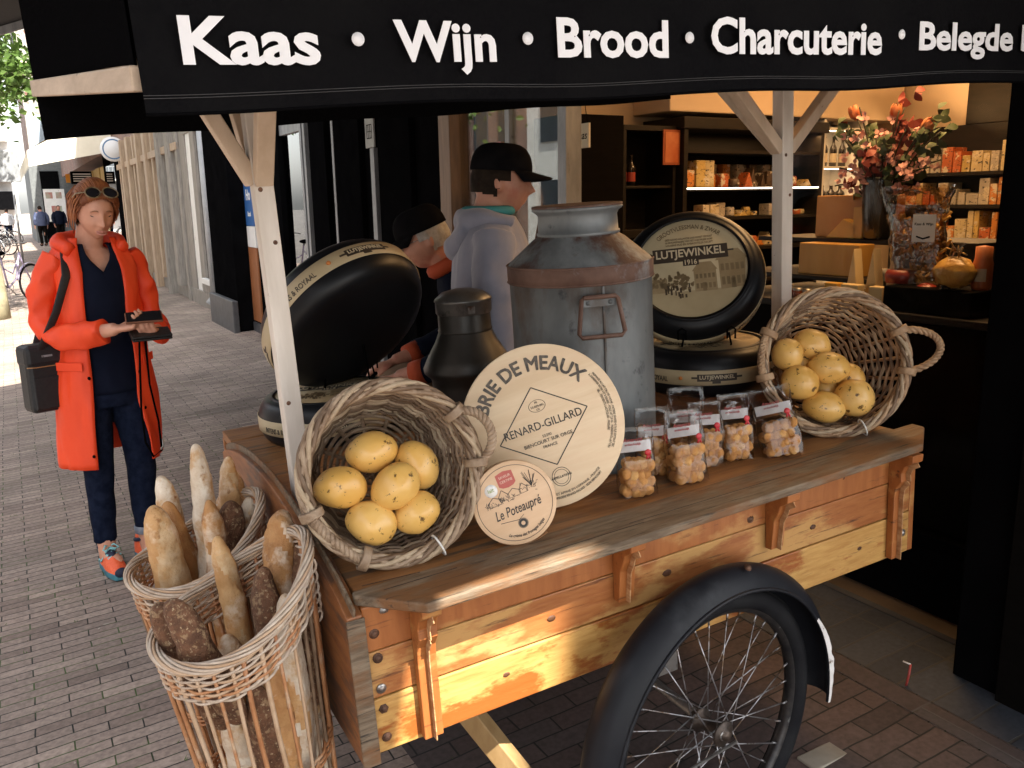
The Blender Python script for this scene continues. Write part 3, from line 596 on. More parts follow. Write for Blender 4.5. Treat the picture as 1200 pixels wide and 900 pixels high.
# ------------------------------------------------------------------ wickerwork
WICK1 = mat('grey_brown_willow', (.21, .135, .08), .6, c2=(.36, .265, .18), sc=24, bump=.12, c3=(.13, .075, .04), s3=9, lo=.55, hi=.65)
WICK2 = mat('tan_willow', (.27, .16, .085), .6, c2=(.43, .29, .17), sc=24, bump=.12, c3=(.17, .095, .05), s3=9, lo=.55, hi=.65)
WICK3 = mat('red_brown_willow', (.34, .14, .055), .55, c2=(.46, .225, .10), sc=20, bump=.1, c3=(.5, .36, .24), s3=8, lo=.55, hi=.65)
WICKP = mat('pale_bleached_willow', (.40, .30, .22), .65, c2=(.56, .47, .38), sc=22, bump=.1, c3=(.3, .2, .13), s3=9, lo=.58, hi=.68)
WICKL = mat('light_willow', (.34, .25, .16), .65, c2=(.44, .34, .23), sc=24, bump=.12); WICKD = mat('dark_willow', (.11, .065, .035), .6, c2=(.2, .13, .08), sc=24, bump=.12)
def twist(mb, ctr, r_off, rs, turns, n, strands=3, m=0, closed=False, ph=0, sides=6):
    """strands wound like rope round a centre line given by ctr(t) -> (point, normal, binormal)"""
    for s in range(strands):
        pts = []
        for k in range(n+(0 if closed else 1)):
            t = k/n; p, a, b = ctr(t); an = 2*pi*(turns*t+s/strands)+ph
            pts.append(p+a*(r_off*cos(an))+b*(r_off*sin(an)))
        mb.tube(pts, rs, sides, closed, True, s % 3 if m == 'mix' else m)
def fruit_basket(name, label, M, mats, R, r0, H, rows, ns, sw, seed):
    q = random.Random(seed); o = thing(name, label, 'basket', M, 'willow baskets of potatoes on the cart')
    # local: z = out of the mouth, mouth plane z=0, bottom z=-H
    def rad(z): s = 1+z/H; return r0+(R-r0)*s**.8
    w = MB()
    for k in range(rows):
        z = -H+.008+(H-.02)*(k+.5)/rows; NN = ns*4; ph = q.random()*6; dz = [q.uniform(-.0015, .0015) for _ in range(5)]
        pts = []
        for i in range(NN):
            a = 2*pi*i/NN; s = cos(pi*(i/4*1.0)+pi*k) ; rr = rad(z)+sw*.95*s
            pts.append((rr*cos(a), rr*sin(a), z+.0018*sin(3*a+ph)+.001*sin(7*a+ph*2)))
        w.tube(pts, sw*q.uniform(.72, 1.1), 5, True, m=q.randrange(3))
    w.build('weave', [mats[0], WICKL, WICKD], o)
    st = MB()
    for i in range(ns):
        a = 2*pi*i/ns; st.tube([(rad(-H+H*k/6)*cos(a), rad(-H+H*k/6)*sin(a), -H+H*k/6) for k in range(7)], sw*1.05, 5)
    st.build('stakes', mats[0], o)
    bt = MB()
    for k in range(9):
        rr = r0*(k+.7)/9; NN = 48
        bt.tube([((rr)*cos(2*pi*i/NN), rr*sin(2*pi*i/NN), -H+.004+.004*cos(pi*i/2+pi*k)) for i in range(NN)], sw*.95, 5, True)
    for i in range(12):
        a = 2*pi*i/12; bt.tube([(0, 0, -H+.004), (r0*cos(a), r0*sin(a), -H+.004)], sw, 5)
    bt.build('base', mats[0], o)
    rm = MB()
    def ctr(t):
        a = 2*pi*t; n_ = V((cos(a), sin(a), 0)); return V((R*cos(a), R*sin(a), .0)), n_, V((0, 0, 1))
    twist(rm, ctr, .0115, sw*1.12, 5, 170, 6, closed=True, sides=6, m='mix')
    twist(rm, ctr, .010, sw*1.05, -4, 170, 4, closed=True, sides=6, ph=.5, m='mix')
    for k in range(16):
        a = q.uniform(0, 6.28); z = -H*q.uniform(.05, .9); rr = rad(z)+sw*.6; rm.tube([(rr*cos(a), rr*sin(a), z), ((rr+.004)*cos(a+.06), (rr+.004)*sin(a+.06), z+.004), ((rr-.012)*cos(a+.11), (rr-.012)*sin(a+.11), z+.009)], sw*.55, 5, m=q.randrange(3))
    rm.build('rim', [mats[1], WICKL, WICKD], o)
    return o
def basket_handle(o, R, ang, reach, m, span=.36, lift=.0, tie=None):
    h = MB()
    p0 = V(((R)*cos(ang-span), R*sin(ang-span), 0)); p1 = V((R*cos(ang+span), R*sin(ang+span), 0)); out = V((cos(ang), sin(ang), 0))*reach+V((0, 0, lift)); mid = (p0+p1)/2
    def ctr(t):
        a = pi*t; p = mid+(p0-mid)*cos(a)+out*sin(a); a2 = a+.01; d = ((p1-mid)*0 + (mid+(p0-mid)*cos(a2)+out*sin(a2))-p).normalized()
        n1 = d.cross(V((0, .3, 1))).normalized(); return p, n1, d.cross(n1)
    twist(h, ctr, .0058, .0052, 6, 60, 3)
    for e, sg in ((0, 1), (1, -1)):
        p, n1, n2 = ctr(e); c0 = V((p.x, p.y, 0))
        for k in range(5):
            aa = ang+(span if e else -span)+sg*(.016*k-.03)
            cc_ = V((R*cos(aa), R*sin(aa), 0)); rd = V((cos(aa), sin(aa), 0))
            h.tube([cc_+rd*(.022*cos(b))+V((0, 0, .022*sin(b))) for b in [2*pi*j/14 for j in range(14)]], .0042, 5, True)
    h.build('handle', m, o)
def mouth(c, n, xr=(1, 0, 0)):
    return CF @ axes(n, xr, c)
B1n = V((-.12, -.955, .24)).normalized()
B1c = V((.135, .125, .533))
B1 = mouth(B1c, B1n)
b1 = fruit_basket('potato_basket', 'large grey brown willow basket of potatoes tilted at the near end of the cart', B1, (WICK1, WICK1), .182, .125, .25, 21, 22, .0050, 1)
basket_handle(b1, .182, R_(14), .05, WICK1, .33, .03); basket_handle(b1, .182, R_(218), .012, WICK1, .40, .012)
B2n = V((-.50, -.83, .27)).normalized(); B2c = V((1.475, .165, .545))
B2 = mouth(B2c, B2n, (1, -.5, 0))
b2_ = fruit_basket('potato_basket', 'lighter tan willow basket tilted at the shop end of the cart, heaped with potatoes', B2, (WICK2, WICK2), .198, .13, .24, 15, 20, .0050, 2)
basket_handle(b2_, .198, R_(5), .105, WICK2, .30, -.0); basket_handle(b2_, .198, R_(170), .02, WICK2, .32, .02)
for bo, an in ((b1, 292), (b2_, 288)):
    rr = .182 if bo is b1 else .198; tt = MB(); a = R_(an)
    tt.tube([V((rr*cos(a), rr*sin(a), 0))+V((cos(a), sin(a), 0))*(.024*cos(b))+V((0, 0, .024*sin(b))) for b in [2*pi*j/16 for j in range(16)]], .0022, 6, True)
    tt.build('wire_tie', WHITEP, bo)
# ------------------------------------------------------------------ potatoes
POT = mat('waxy_yellow_skin', (.66, .37, .085), .36, c2=(.74, .47, .145), sc=5, bump=.05, bsc=30, c3=(.60, .31, .06), s3=9, lo=.55, hi=.7, c4=(.13, .065, .015), s4=52, lo4=.60, hi4=.635, coat=.15)
def potato_mesh(rx, ry, rz, seed):
    b = MB(); of = V((seed*3.1, seed*1.7, seed*.9))
    b.ball((0, 0, 0), (rx, ry, rz), 36, 22, disp=lambda d: .07*(noise.noise(d*1.3+of))+.015*noise.noise(d*5+of))
    return b
POTS = []
def potato(Mb, p, r, rot, seed, label, group):
    b = potato_mesh(*r, seed); o = b.build('potato', POT); o.matrix_world = Mb @ TR(p) @ rot
    tag(o, label, 'potato', group); return o
g1, g2 = 'potatoes in the grey brown basket', 'potatoes in the tan basket'
def Q(a, b, c): return Matrix.Rotation(a, 4, 'Z') @ Matrix.Rotation(b, 4, 'X') @ Matrix.Rotation(c, 4, 'Y')
for p, r, rot, s, lb in (
    ((-.102, -.012, -.055), (.056, .044, .046), Q(-.15, 0, 0), 1, 'yellow speckled potato at the left wall of the grey brown basket'),
    ((-.020, .046, -.085), (.056, .044, .046), Q(.02, .3, 0), 2, 'topmost yellow potato of the five in the grey brown basket'),
    ((.072, -.002, -.080), (.044, .056, .046), Q(.35, 0, 0), 3, 'upright yellow potato at the right in the grey brown basket, under the handle side'),
    ((.008, -.032, -.035), (.057, .046, .046), Q(.55, 0, 0), 4, 'central yellow potato with a bright shine in the grey brown basket'),
    ((-.056, -.096, -.038), (.055, .045, .045), Q(-.6, 0, 0), 5, 'lowest left heavily speckled potato in the grey brown basket'),
    ((.043, -.098, -.042), (.052, .043, .044), Q(.45, 0, 0), 6, 'lowest right potato touching the rim of the grey brown basket')):
    potato(B1, p, r, rot, s, lb, g1)
for p, r, rot, s, lb in (
    ((-.112, .034, -.06), (.045, .047, .044), Q(0, 0, 0), 11, 'yellow potato half behind the left handle of the tan basket'),
    ((-.035, .058, -.085), (.056, .046, .046), Q(-.3, 0, 0), 12, 'topmost potato at the back of the heap in the tan basket'),
    ((-.093, -.050, -.03), (.054, .050, .046), Q(-.2, 0, 0), 13, 'large smooth potato at the left of the tan basket'),
    ((-.004, -.014, -.045), (.058, .046, .046), Q(-.12, 0, 0), 14, 'central potato with a dark mark on top in the tan basket'),
    ((.066, -.050, -.085), (.043, .048, .045), Q(.3, 0, 0), 15, 'speckled potato at the right behind the others in the tan basket'),
    ((-.030, -.124, -.03), (.060, .045, .045), Q(-.25, 0, 0), 16, 'lowest potato lying across the front of the tan basket'),
    ((.058, -.105, -.035), (.056, .055, .047), Q(-.6, 0, 0), 17, 'big pale speckled potato at the lower right of the tan basket'),
    ((.0, -.075, -.105), (.045, .045, .045), Q(0, 0, 0), 18, 'potato at the bottom of the heap, mostly hidden in the tan basket'),
    ((-.06, .005, -.115), (.045, .045, .045), Q(0, 0, 0), 19, 'potato at the back of the tan basket with only a sliver showing')):
    potato(B2, p, r, rot, s, lb, g2)
# ------------------------------------------------------------------ bread baskets
WICK3B = mat('buff_willow', (.42, .27, .16), .6, c2=(.52, .37, .25), sc=20, bump=.1)
WICKP.name = 'pale_bleached_willow'
def bread_basket(name, label, c, rx, ry, sl, cb_, rb, seed):
    q = random.Random(seed); o = thing(name, label, 'basket', CF @ TR(c), 'bread baskets at the end of the cart')
    cb_ = V(cb_)-V(c)
    def P(a, f):        # f = 0 rim, 1 bottom
        e = f**.85
        top = V((rx*cos(a), ry*sin(a), sl*rx*cos(a)+.02*cos(2*a))); bot = V((cb_.x+rb*cos(a), cb_.y+rb*sin(a), cb_.z))
        return top*(1-e)+bot*e
    ns = 30; s_ = MB()
    for i in range(ns):
        a = 2*pi*i/ns+q.uniform(-.03, .03); s_.tube([P(a+.02*math.sin(9*f+i)+.03*noise.noise(V((i, f*3, 0))), f) for f in [k/10 for k in range(11)]], .0042*q.uniform(.8, 1.2), 6, m=q.choice((0, 0, 0, 1, 2)))
    s_.build('stakes', [WICK3, WICK3B, WICKD], o)
    def band(nm, f0, df, rows, m, r_=.0033):
        b = MB(); NN = ns*4
        for k in range(rows):
            pts = []; ph = q.random()*6
            for i in range(NN):
                a = 2*pi*i/NN; f = f0+df*k/rows; p = P(a, min(1, max(0, f))); n = V((cos(a), sin(a), 0)); pts.append(p+n*(.0042*cos(pi*i/4+pi*k))+V((0, 0, .0012*sin(4*a+ph))))
            b.tube(pts, r_*q.uniform(.75, 1.1), 5, True, m=q.choice((0, 0, 1, 2)))
        b.build(nm, [m, WICK3B, WICK3], o)
    band('rim_band', .008, .062, 10, WICKP); band('middle_band', .36, .040, 6, WICK3); band('lower_band', .66, .040, 6, WICK3); band('base_band', .93, .07, 7, WICK3)
    rm = MB()
    def ctr(t):
        a = 2*pi*t; p = P(a, 0); d = (P(a+.01, 0)-p).normalized(); n1 = V((cos(a), sin(a), 0)); n1 = (n1-d*n1.dot(d)).normalized(); return p, n1, d.cross(n1)
    twist(rm, ctr, .0098, .0030, 3, 150, 9, closed=True, m='mix')
    twist(rm, ctr, .0055, .0030, -3, 150, 4, closed=True)
    rm.build('rim', [WICKP, WICKP, WICK3B], o)
    hk = MB()
    for k in range(6):
        a = -.35+.02*k
        hk.tube([P(a, .02+.02*k)+V((.012*cos(b), 0, .016*sin(b))) for b in [2*pi*j/10 for j in range(10)]], .003, 5, True)
    hk.build('binding', WICKP, o)
    bs = MB(); bs.lathe([(0, 0), (rb, 0), (rb, .01), (0, .01)], 24, TR(cb_)); bs.build('base', WICK3, o)
    return o
FB, BB = V((-.205, .19, .325)), V((-.215, .60, .300))
bread_basket('bread_basket', 'tall open willow bread basket with slanted pale rim, nearest the viewer', FB, .158, .178, .48, (-.15, .20, -.545), .10, 5)
bread_basket('bread_basket', 'tall willow bread basket behind the nearest one, holding the long white baguette', BB, .160, .178, .42, (-.16, .60, -.555), .10, 6)
# ------------------------------------------------------------------ bread
CR1 = mat('golden_crust', (.36, .165, .055), .65, c2=(.54, .29, .11), sc=16, bump=.5, bsc=90, c3=(.70, .56, .42), s3=14, lo=.48, hi=.62, c4=(.17, .06, .02), s4=14, lo4=.57, hi4=.68)
CR2 = mat('floury_white_crust', (.58, .46, .33), .75, c2=(.74, .66, .54), sc=22, bump=.5, bsc=90, c3=(.5, .30, .14), s3=16, lo=.52, hi=.66, c4=(.33, .16, .06), s4=34, lo4=.6, hi4=.7)
CR3 = mat('dark_seeded_crust', (.085, .034, .014), .7, c2=(.19, .085, .04), sc=40, bump=1.0, bsc=110, c3=(.30, .19, .10), s3=70, lo=.54, hi=.6, c4=(.45, .33, .2), s4=120, lo4=.6, hi4=.65)
CR4 = mat('tan_crust', (.48, .25, .09), .65, c2=(.6, .37, .17), sc=14, bump=.5, bsc=90, c3=(.68, .52, .36), s3=12, lo=.5, hi=.62, c4=(.3, .13, .04), s4=26, lo4=.6, hi4=.7)
def bread(kind, m, p, q_, r, label, seed, bend=.0, flat=.85, slashes=3):
    p, q_ = V(p), V(q_); L = (q_-p).length; ax = (p-q_).normalized(); mid = (p+q_)/2
    N, n = 64, 30; b = MB(); of = V((seed*2.3, seed, 0)); pw = 7 if kind != 'baguette' else 9
    ts = [.5-.5*cos(pi*k/N) for k in range(N+1)]; pts = []; rs = []
    for t in ts:
        s = 2*t-1; e = max(0, 1-abs(s)**pw)**.5*(1-(.12 if kind == 'baguette' else .22)*s*s)
        rr = r*max(.02, e)*(1+.10*noise.noise(V((t*5, seed, 0)))); pts.append((bend*(1-s*s)+.012*noise.noise(V((t*2.5, 7, seed))), .008*noise.noise(V((t*3, 3, seed))), (t-.5)*L)); rs.append((rr, rr*flat))
    b.tube(pts, rs, n, ref=(1, 0, 0))
    def mask(k, i):
        if not slashes: return 0
        th = 2*pi*i/n; th = th-2*pi if th > pi else th; th += .35*sin(seed*1.7)
        if abs(th) > 1.15 or not .06 < ts[k] < .94: return 0
        v = (ts[k]*slashes+th*.16*(1 if slashes > 1 else .25)+seed*.37) % 1
        return 1 if .28 < v < .72-.30*abs(th)/1.15 else (2 if .2 < v < .28 else 0)
    nv = []
    for x, v in enumerate(b.v):
        k, i = divmod(x, n); v = V(v); c = V(pts[k]); d = v-c; d = d.normalized() if d.length > 1e-6 else V((0, 0, 0))
        mk = mask(k, i); off = .0035*noise.noise(v*38+of)+.004*noise.noise(v*15+of)+.0015*noise.noise(v*90+of)+(-.0035 if mk == 1 else .004 if mk == 2 else 0)
        nv.append(tuple(v+d*off*min(1, rs[k][0]/r*1.4)))
    b.v = nv
    for f in range(N*n):
        k, i = divmod(f, n); b.m[f] = 1 if mask(k, i) == 1 else 0
    o = b.build(kind, [m, SL[m.name]]); o.matrix_world = CF @ axes(ax, (0, -1, .2), mid) @ RZ(seed*.7 % .9-.45)
    return tag(o, label, 'bread', 'breads standing in the baskets')
SL = {'golden_crust': mat('baked_slash', (.50, .27, .105), .7, c2=(.42, .2, .07), sc=30, bump=.5, bsc=90), 'floury_white_crust': CR4, 'dark_seeded_crust': CR3, 'tan_crust': mat('slash_crumb', (.62, .46, .28), .75, c2=(.50, .29, .12), sc=30, bump=.5, bsc=90)}
sqrt_ = math.sqrt
bread('baguette', CR2, (-.183, .60, .545), (-.20, .60, -.16), .031, 'long pale floury baguette, the tallest bread standing in the rear basket', 1, .006, slashes=0)
bread('loaf', CR4, (-.300, .55, .435), (-.255, .58, -.06), .050, 'wide tan loaf with one long slash at the outer side of the rear basket', 2, .0, .8, slashes=1)
bread('baguette', CR2, (-.265, .70, .455), (-.2, .64, -.25), .036, 'pale floury baguette behind the wide tan loaf in the rear basket', 3, slashes=3)
bread('baguette', CR1, (-.091, .71, .43), (-.15, .62, -.2), .038, 'golden pointed baguette near the cart board in the rear basket', 4, slashes=3)
bread('seeded_loaf', CR3, (-.125, .61, .385), (-.185, .53, .02), .044, 'dark seeded loaf leaning on the pale baguette in the rear basket', 5, slashes=0)
bread('baguette', CR2, (-.07, .66, .365), (-.13, .6, -.25), .034, 'short floury baguette end at the right of the rear basket', 6, slashes=2)
bread('baguette', CR1, (-.115, .76, .36), (-.15, .62, -.25), .036, 'brown baguette end at the very back of the rear basket', 7, slashes=2)
bread('baguette', CR1, (-.06, .30, .445), (-.19, .13, .0), .041, 'big flour dusted brown baguette rising highest in the nearest basket', 8, slashes=4)
bread('seeded_loaf', CR3, (-.04, .255, .385), (-.09, .18, .02), .042, 'dark seeded loaf between the brown baguette and the cart in the nearest basket', 9, slashes=0)
bread('seeded_loaf', CR3, (-.325, .125, .385), (-.235, .11, .10), .037, 'short dark seeded loaf leaning out over the front rim of the nearest basket', 10, slashes=0)
bread('seeded_loaf', CR3, (-.345, .20, .355), (-.255, .17, .06), .036, 'seeded brown loaf behind the short dark one in the nearest basket', 11, slashes=0)
bread('baguette', CR2, (-.115, .12, .335), (-.13, .15, -.38), .034, 'pale floury baguette seen through the bars of the nearest basket', 12, slashes=3)
bread('baguette', CR2, (-.075, .18, .14), (-.1, .2, -.42), .034, 'pale baguette low at the cart side inside the nearest basket', 13, slashes=3)
bread('seeded_loaf', CR3, (-.20, .11, .17), (-.17, .15, -.30), .04, 'dark seeded loaf low in the front of the nearest basket', 14, slashes=0)
bread('baguette', CR1, (-.22, .25, .22), (-.18, .24, -.4), .04, 'brown baguette deep inside the nearest basket', 15, slashes=3)
bread('baguette', CR1, (-.26, .62, .2), (-.2, .6, -.4), .045, 'brown baguette deep inside the rear basket', 16, slashes=3)
bread('baguette', CR1, (-.185, .50, .435), (-.19, .56, -.2), .031, 'brown crusty baguette in front of the long pale one in the rear basket', 17, slashes=4)
bread('baguette', CR4, (-.10, .70, .47), (-.17, .6, -.2), .029, 'tan baguette leaning back beside the cart board in the rear basket', 18, slashes=3)
bread('loaf', CR1, (-.262, .66, .40), (-.22, .62, -.1), .042, 'golden loaf tucked behind the wide tan loaf in the rear basket', 19, slashes=2)
bread('seeded_loaf', CR3, (-.135, .19, .372), (-.16, .17, .0), .038, 'dark crusty loaf tucked in front of the big brown baguette', 20, slashes=0)
bread('baguette', CR4, (-.20, .33, .41), (-.17, .24, -.2), .030, 'tan baguette end at the back of the nearest basket', 21, slashes=3)
bread('baguette', CR1, (-.16, .12, .20), (-.13, .14, -.44), .036, 'brown baguette upright behind the front bars of the nearest basket', 22, slashes=4)
bread('baguette', CR2, (-.25, .18, .12), (-.19, .2, -.46), .036, 'floury baguette low at the outer side of the nearest basket', 23, slashes=3)
# ------------------------------------------------------------------ wooden cheese boxes
LIDW = mat('pale_poplar', (.66, .49, .31), .6, c2=(.74, .58, .39), sc=3, st=(1, 9, 1), bump=.05, c3=(.70, .52, .34), s3=2)
INK = mat('black_ink', (.03, .028, .027), .7, c2=(.06, .055, .05), sc=40)
INKG = mat('worn_ink', (.045, .04, .035), .7, c2=(.12, .10, .08), sc=90)
def disc_print(b, sgn=1): pass
brn = V((-.36, -.90, .25)).normalized(); br_c = V((.535, .185, .5405))
Mb_ = CF @ axes(brn, V((0, 0, 1)).cross(brn), br_c) @ RZ(R_(14))
lid = thing('brie_box', 'large round wooden Brie box stamped in black, leaning on the big milk can', 'cheese box', Mb_)
Rb = .193
b = MB(); b.lathe([(0, 0), (Rb-.002, 0), (Rb, -.0015), (Rb, -.026), (Rb-.002, -.028), (0, -.028)], 80); b.build('lid', LIDW, lid)
def ring(b, r, w, z=.0006, n=64, sx=1, sy=1, c=(0, 0), a0=0, a1=2*pi):
    vs = []; K = n+1
    for k in range(K):
        a = a0+(a1-a0)*k/n; vs += [(c[0]+sx*(r-w/2)*cos(a), c[1]+sy*(r-w/2)*sin(a), z), (c[0]+sx*(r+w/2)*cos(a), c[1]+sy*(r+w/2)*sin(a), z)]
    b.add(vs, [(2*k, 2*k+1, 2*k+3, 2*k+2) for k in range(n)]); return b
def line(b, p, q, w, z=.0006):
    p, q = V((p[0], p[1], 0)), V((q[0], q[1], 0)); d = (q-p).normalized(); n = V((-d.y, d.x, 0))*w/2; zz = V((0, 0, z))
    b.add([p-n+zz, q-n+zz, q+n+zz, p+n+zz], [(0, 1, 2, 3)]); return b
pr = MB()
text(pr, 'BRIE DE MEAUX', .046, TR(0, 0, .0006), .030, fn=arc_fn(.147, R_(91)), width=.305)
lid_p = pr.build('stamped_title', INKG, lid)
pr = MB(); dm = [(-.112, -.01), (.0, .095), (.112, .01), (.0, -.095)]
for i in range(4): line(pr, dm[i], dm[(i+1) % 4], .0026)
text(pr, 'RENARD-GILLARD', .027, TR(0, .004, .0006), .004, width=.192)
text(pr, '55290', .009, TR(0, -.022, .0006), 0); text(pr, 'BIENCOURT SUR ORGE', .0115, TR(0, -.034, .0006), .003); text(pr, 'FRANCE', .0095, TR(0, -.047, .0006), .003)
ring(pr, .020, .0012, sx=1, sy=.7, c=(.0, .05)); text(pr, 'FR', .007, TR(0, .058, .0006)); text(pr, '55.039.001', .0075, TR(0, .049, .0006), .003); text(pr, 'CE', .007, TR(0, .041, .0006))
ring(pr, .022, .0014, c=(.0, -.125)); ring(pr, .017, .001, c=(.0, -.125)); text(pr, 'APPELLATION', .008, TR(0, -.125, .0006), .003)
pr.build('printed_label', INK, lid)
pr = MB()
for rr, tx in ((.170, 'FROMAGE AU LAIT CRU DE VACHE - MATIERE GRASSE 45 % SUR EXTRAIT SEC'), (.162, 'A CONSERVER ENTRE 4 ET 8 DEGRES - POIDS NET 2,8 KG - INGREDIENTS LAIT CRU'), (.154, 'SEL - FERMENTS LACTIQUES - PRESURE')):
    text(pr, tx, .0075, TR(0, 0, .0006), .002, fn=arc_fn(rr, R_(-4)), width=.19 if rr > .16 else .10)
for rr, tx in ((.172, 'SOCIETE FROMAGERE RENARD-GILLARD - 55290 BIENCOURT'), (.163, 'FABRIQUE ET AFFINE EN LORRAINE - FRANCE')):
    text(pr, tx, .0075, TR(0, 0, .0006), .002, fn=arc_fn(rr, R_(-84), -1), width=.16)
pr.build('small_print', INKG, lid)
cn = V((-.33, -.92, .22)).normalized(); Rc = .0905
Mc = CF @ axes(cn, V((0, 0, 1)).cross(cn), V((.372, .043, .4345))) @ RZ(R_(17))
cbx = thing('camembert_box', 'small round wooden cheese box with a farm drawing, in front of the Brie box', 'cheese box', Mc)
LIDP = mat('peach_paper', (.60, .40, .24), .55, c2=(.66, .46, .29), sc=4, st=(1, 8, 1))
b = MB(); b.lathe([(0, 0), (Rc-.0015, 0), (Rc, -.001), (Rc, -.02), (Rc-.002, -.02), (Rc-.002, -.042), (0, -.042)], 64); b.build('box', LIDP, cbx)
b = MB(); 
b.grid(lambda i, j: ((Rc+.0014+.005*i**4)*cos(R_(-135)+R_(70)*i), (Rc+.0014+.005*i**4)*sin(R_(-135)+R_(70)*i), -.001-.02*j), 16, 2); b.build('loose_band', LIDP, cbx)
pr = MB(); ring(pr, Rc*.9, .0011); text(pr, 'Le Poteaupré', .03, TR(.002, -.014, .0006), .004, width=.105, shear=.3); text(pr, 'La crème des fromages belges', .0095, TR(0, 0, .0006), .002, fn=arc_fn(.071, R_(-87), -1), shear=.25, width=.088)
line(pr, (-.045, -.03), (-.005, -.037), .0012); line(pr, (-.005, -.037), (.008, -.03), .001)
ring(pr, .007, .005, c=(.0, -.047)); ring(pr, .0105, .001, c=(0, -.047))
dq = random.Random(4)
def roof(x, y, w_, h): line(pr, (x-w_, y), (x, y+h), .0013); line(pr, (x, y+h), (x+w_, y), .0013); line(pr, (x-w_*.8, y-.009), (x+w_*.8, y-.009), .0008); line(pr, (x-w_*.8, y-.009), (x-w_*.8, y), .001); line(pr, (x+w_*.8, y-.009), (x+w_*.8, y), .001)
for x, y, w_, h in ((-.04, .018, .016, .010), (-.018, .022, .012, .014), (.006, .022, .015, .009), (.028, .022, .01, .012)): roof(x, y, w_, h)
for k in range(95):
    x = dq.uniform(-.062, .06); y = .012+dq.uniform(-.005, .006)+.012*dq.random()*(x > .02); line(pr, (x, y), (x+dq.uniform(-.005, .005), y+dq.uniform(-.002, .007)), .0009)
for k in range(14):
    line(pr, (.046+.002*dq.random(), .02), (.035+.028*dq.random(), .04+.016*dq.random()), .0008)
pr.build('printed_label', INK, cbx)
pr = MB(); pr.prism([(-.019, -.013), (-.012, -.018), (0, -.02), (.012, -.018), (.019, -.013), (.019, .013), (0, .017), (-.019, .013)], .0008, TR(.0, .056, .0) ); so_ = pr.build('red_seal', mat('seal_red', (.42, .10, .08), .6), cbx)
pr = MB(); text(pr, 'SAVEUR', .0075, TR(0, .061, .0010), .004); text(pr, 'CERTIFIE', .0075, TR(0, .051, .0010), .004); pr.build('seal_lettering', mat('seal_pale', (.7, .5, .4), .6), so_)
pr = MB(); pr.lathe([(.014, -.001), (.014, .0009), (0, .0009)], 28, TR(-.038, .043, 0)); so_ = pr.build('white_sticker', WHITEP, cbx)
pr = MB(); text(pr, 'lait', .012, TR(-.038, .044, .0012), .004); pr.build('sticker_lettering', mat('sticker_green', (.3, .36, .12), .6), so_)
# ------------------------------------------------------------------ milk cans
GALV = mat('old_galvanised_zinc', (.085, .095, .10), .55, metal=.35, c2=(.18, .195, .20), sc=5, st=(1, 1, .5), bump=.12, bsc=14, c3=(.085, .06, .045), s3=5.0, lo=.54, hi=.70, c4=(.05, .055, .06), s4=16, lo4=.6, hi4=.7, r3=.75)
RUSTB = mat('rusty_band', (.075, .036, .024), .75, metal=.2, c2=(.14, .08, .058), sc=8, bump=.3, c3=(.2, .2, .2), s3=7, lo=.56, hi=.68)
DARKM = mat('dark_tin', (.025, .024, .021), .42, metal=.5, c2=(.055, .05, .043), sc=5, st=(1, 1, .4), bump=.1, c3=(.13, .05, .02), s3=7, lo=.62, hi=.7, c4=(.2, .19, .17), s4=16, lo4=.66, hi4=.76)
mc = thing('milk_can', 'big galvanised milk can with rusty shoulder band, tallest item on the cart', 'milk can', CF @ TR(.825, .45, .334) @ RZ(R_(-98)))
b = MB(); b.lathe([(0, .003), (.186, .003), (.190, .0), (.192, .02), (.190, .03), (.189, .4), (.190, .505), (.193, .507), (.193, .512), (.188, .515)], 64); b.build('body', GALV, mc)
b = MB(); b.lathe([(.1915, .504), (.1945, .506), (.1945, .544), (.191, .547)], 64)
b.lathe([(.1935, .501), (.197, .504), (.1935, .507)], 64); b.lathe([(.1935, .544), (.197, .547), (.1935, .550)], 64); b.build('shoulder_band', RUSTB, mc)
b = MB(); b.lathe([(.191, .547), (.186, .553), (.15, .584), (.122, .608), (.110, .615), (.106, .620)], 64); b.build('shoulder', mat('stained_shoulder', (.10, .11, .115), .6, metal=.3, c2=(.19, .205, .21), sc=7, st=(1.5, 1.5, .5), bump=.2, bsc=16, c3=(.07, .035, .026), s3=6, lo=.45, hi=.58), mc)
b = MB(); b.lathe([(.106, .618), (.110, .62), (.110, .626), (.106, .628), (.104, .668), (.108, .676), (.116, .681), (.120, .686), (.118, .691), (.110, .691), (.100, .68), (.096, .63)], 64); b.build('neck', GALV, mc)
b = MB(); b.lathe([(.099, .677), (.06, .686), (0, .688)], 48); b.lathe([(.1155, .6905), (.1195, .6905), (.1195, .6955), (.112, .696), (.06, .692), (0, .692)], 48); b.build('lid', RUSTB, mc)
for an, z in ((R_(-12), .442), (R_(168), .442)):
    h = MB(); n = V((cos(an), sin(an), 0)); tg = V((-sin(an), cos(an), 0)); U = V((0, 0, 1)); O_ = n*.196+U*z
    cr = [(-.040, .035), (.040, .035), (.046, .028), (.058, -.052), (.050, -.062), (-.050, -.062), (-.058, -.052), (-.046, .028)]
    h.tube([O_+tg*x+U*y+n*(.010 if y > 0 else .022) for x, y in cr], .0058, 8, True)
    ho = h.build('handle', RUSTB, mc); h = MB()
    Mh = Matrix((tg, U, n)).transposed().to_4x4(); Mh.translation = O_
    h.box((0, .024, .001), (.085, .03, .006), Mh)
    for x in (-.028, .028): h.lathe([(.006, .004), (.004, .008), (0, .009)], 10, Mh @ TR(x, .02, 0))
    h.build('handle_lug', GALV, ho, bevel=.002)
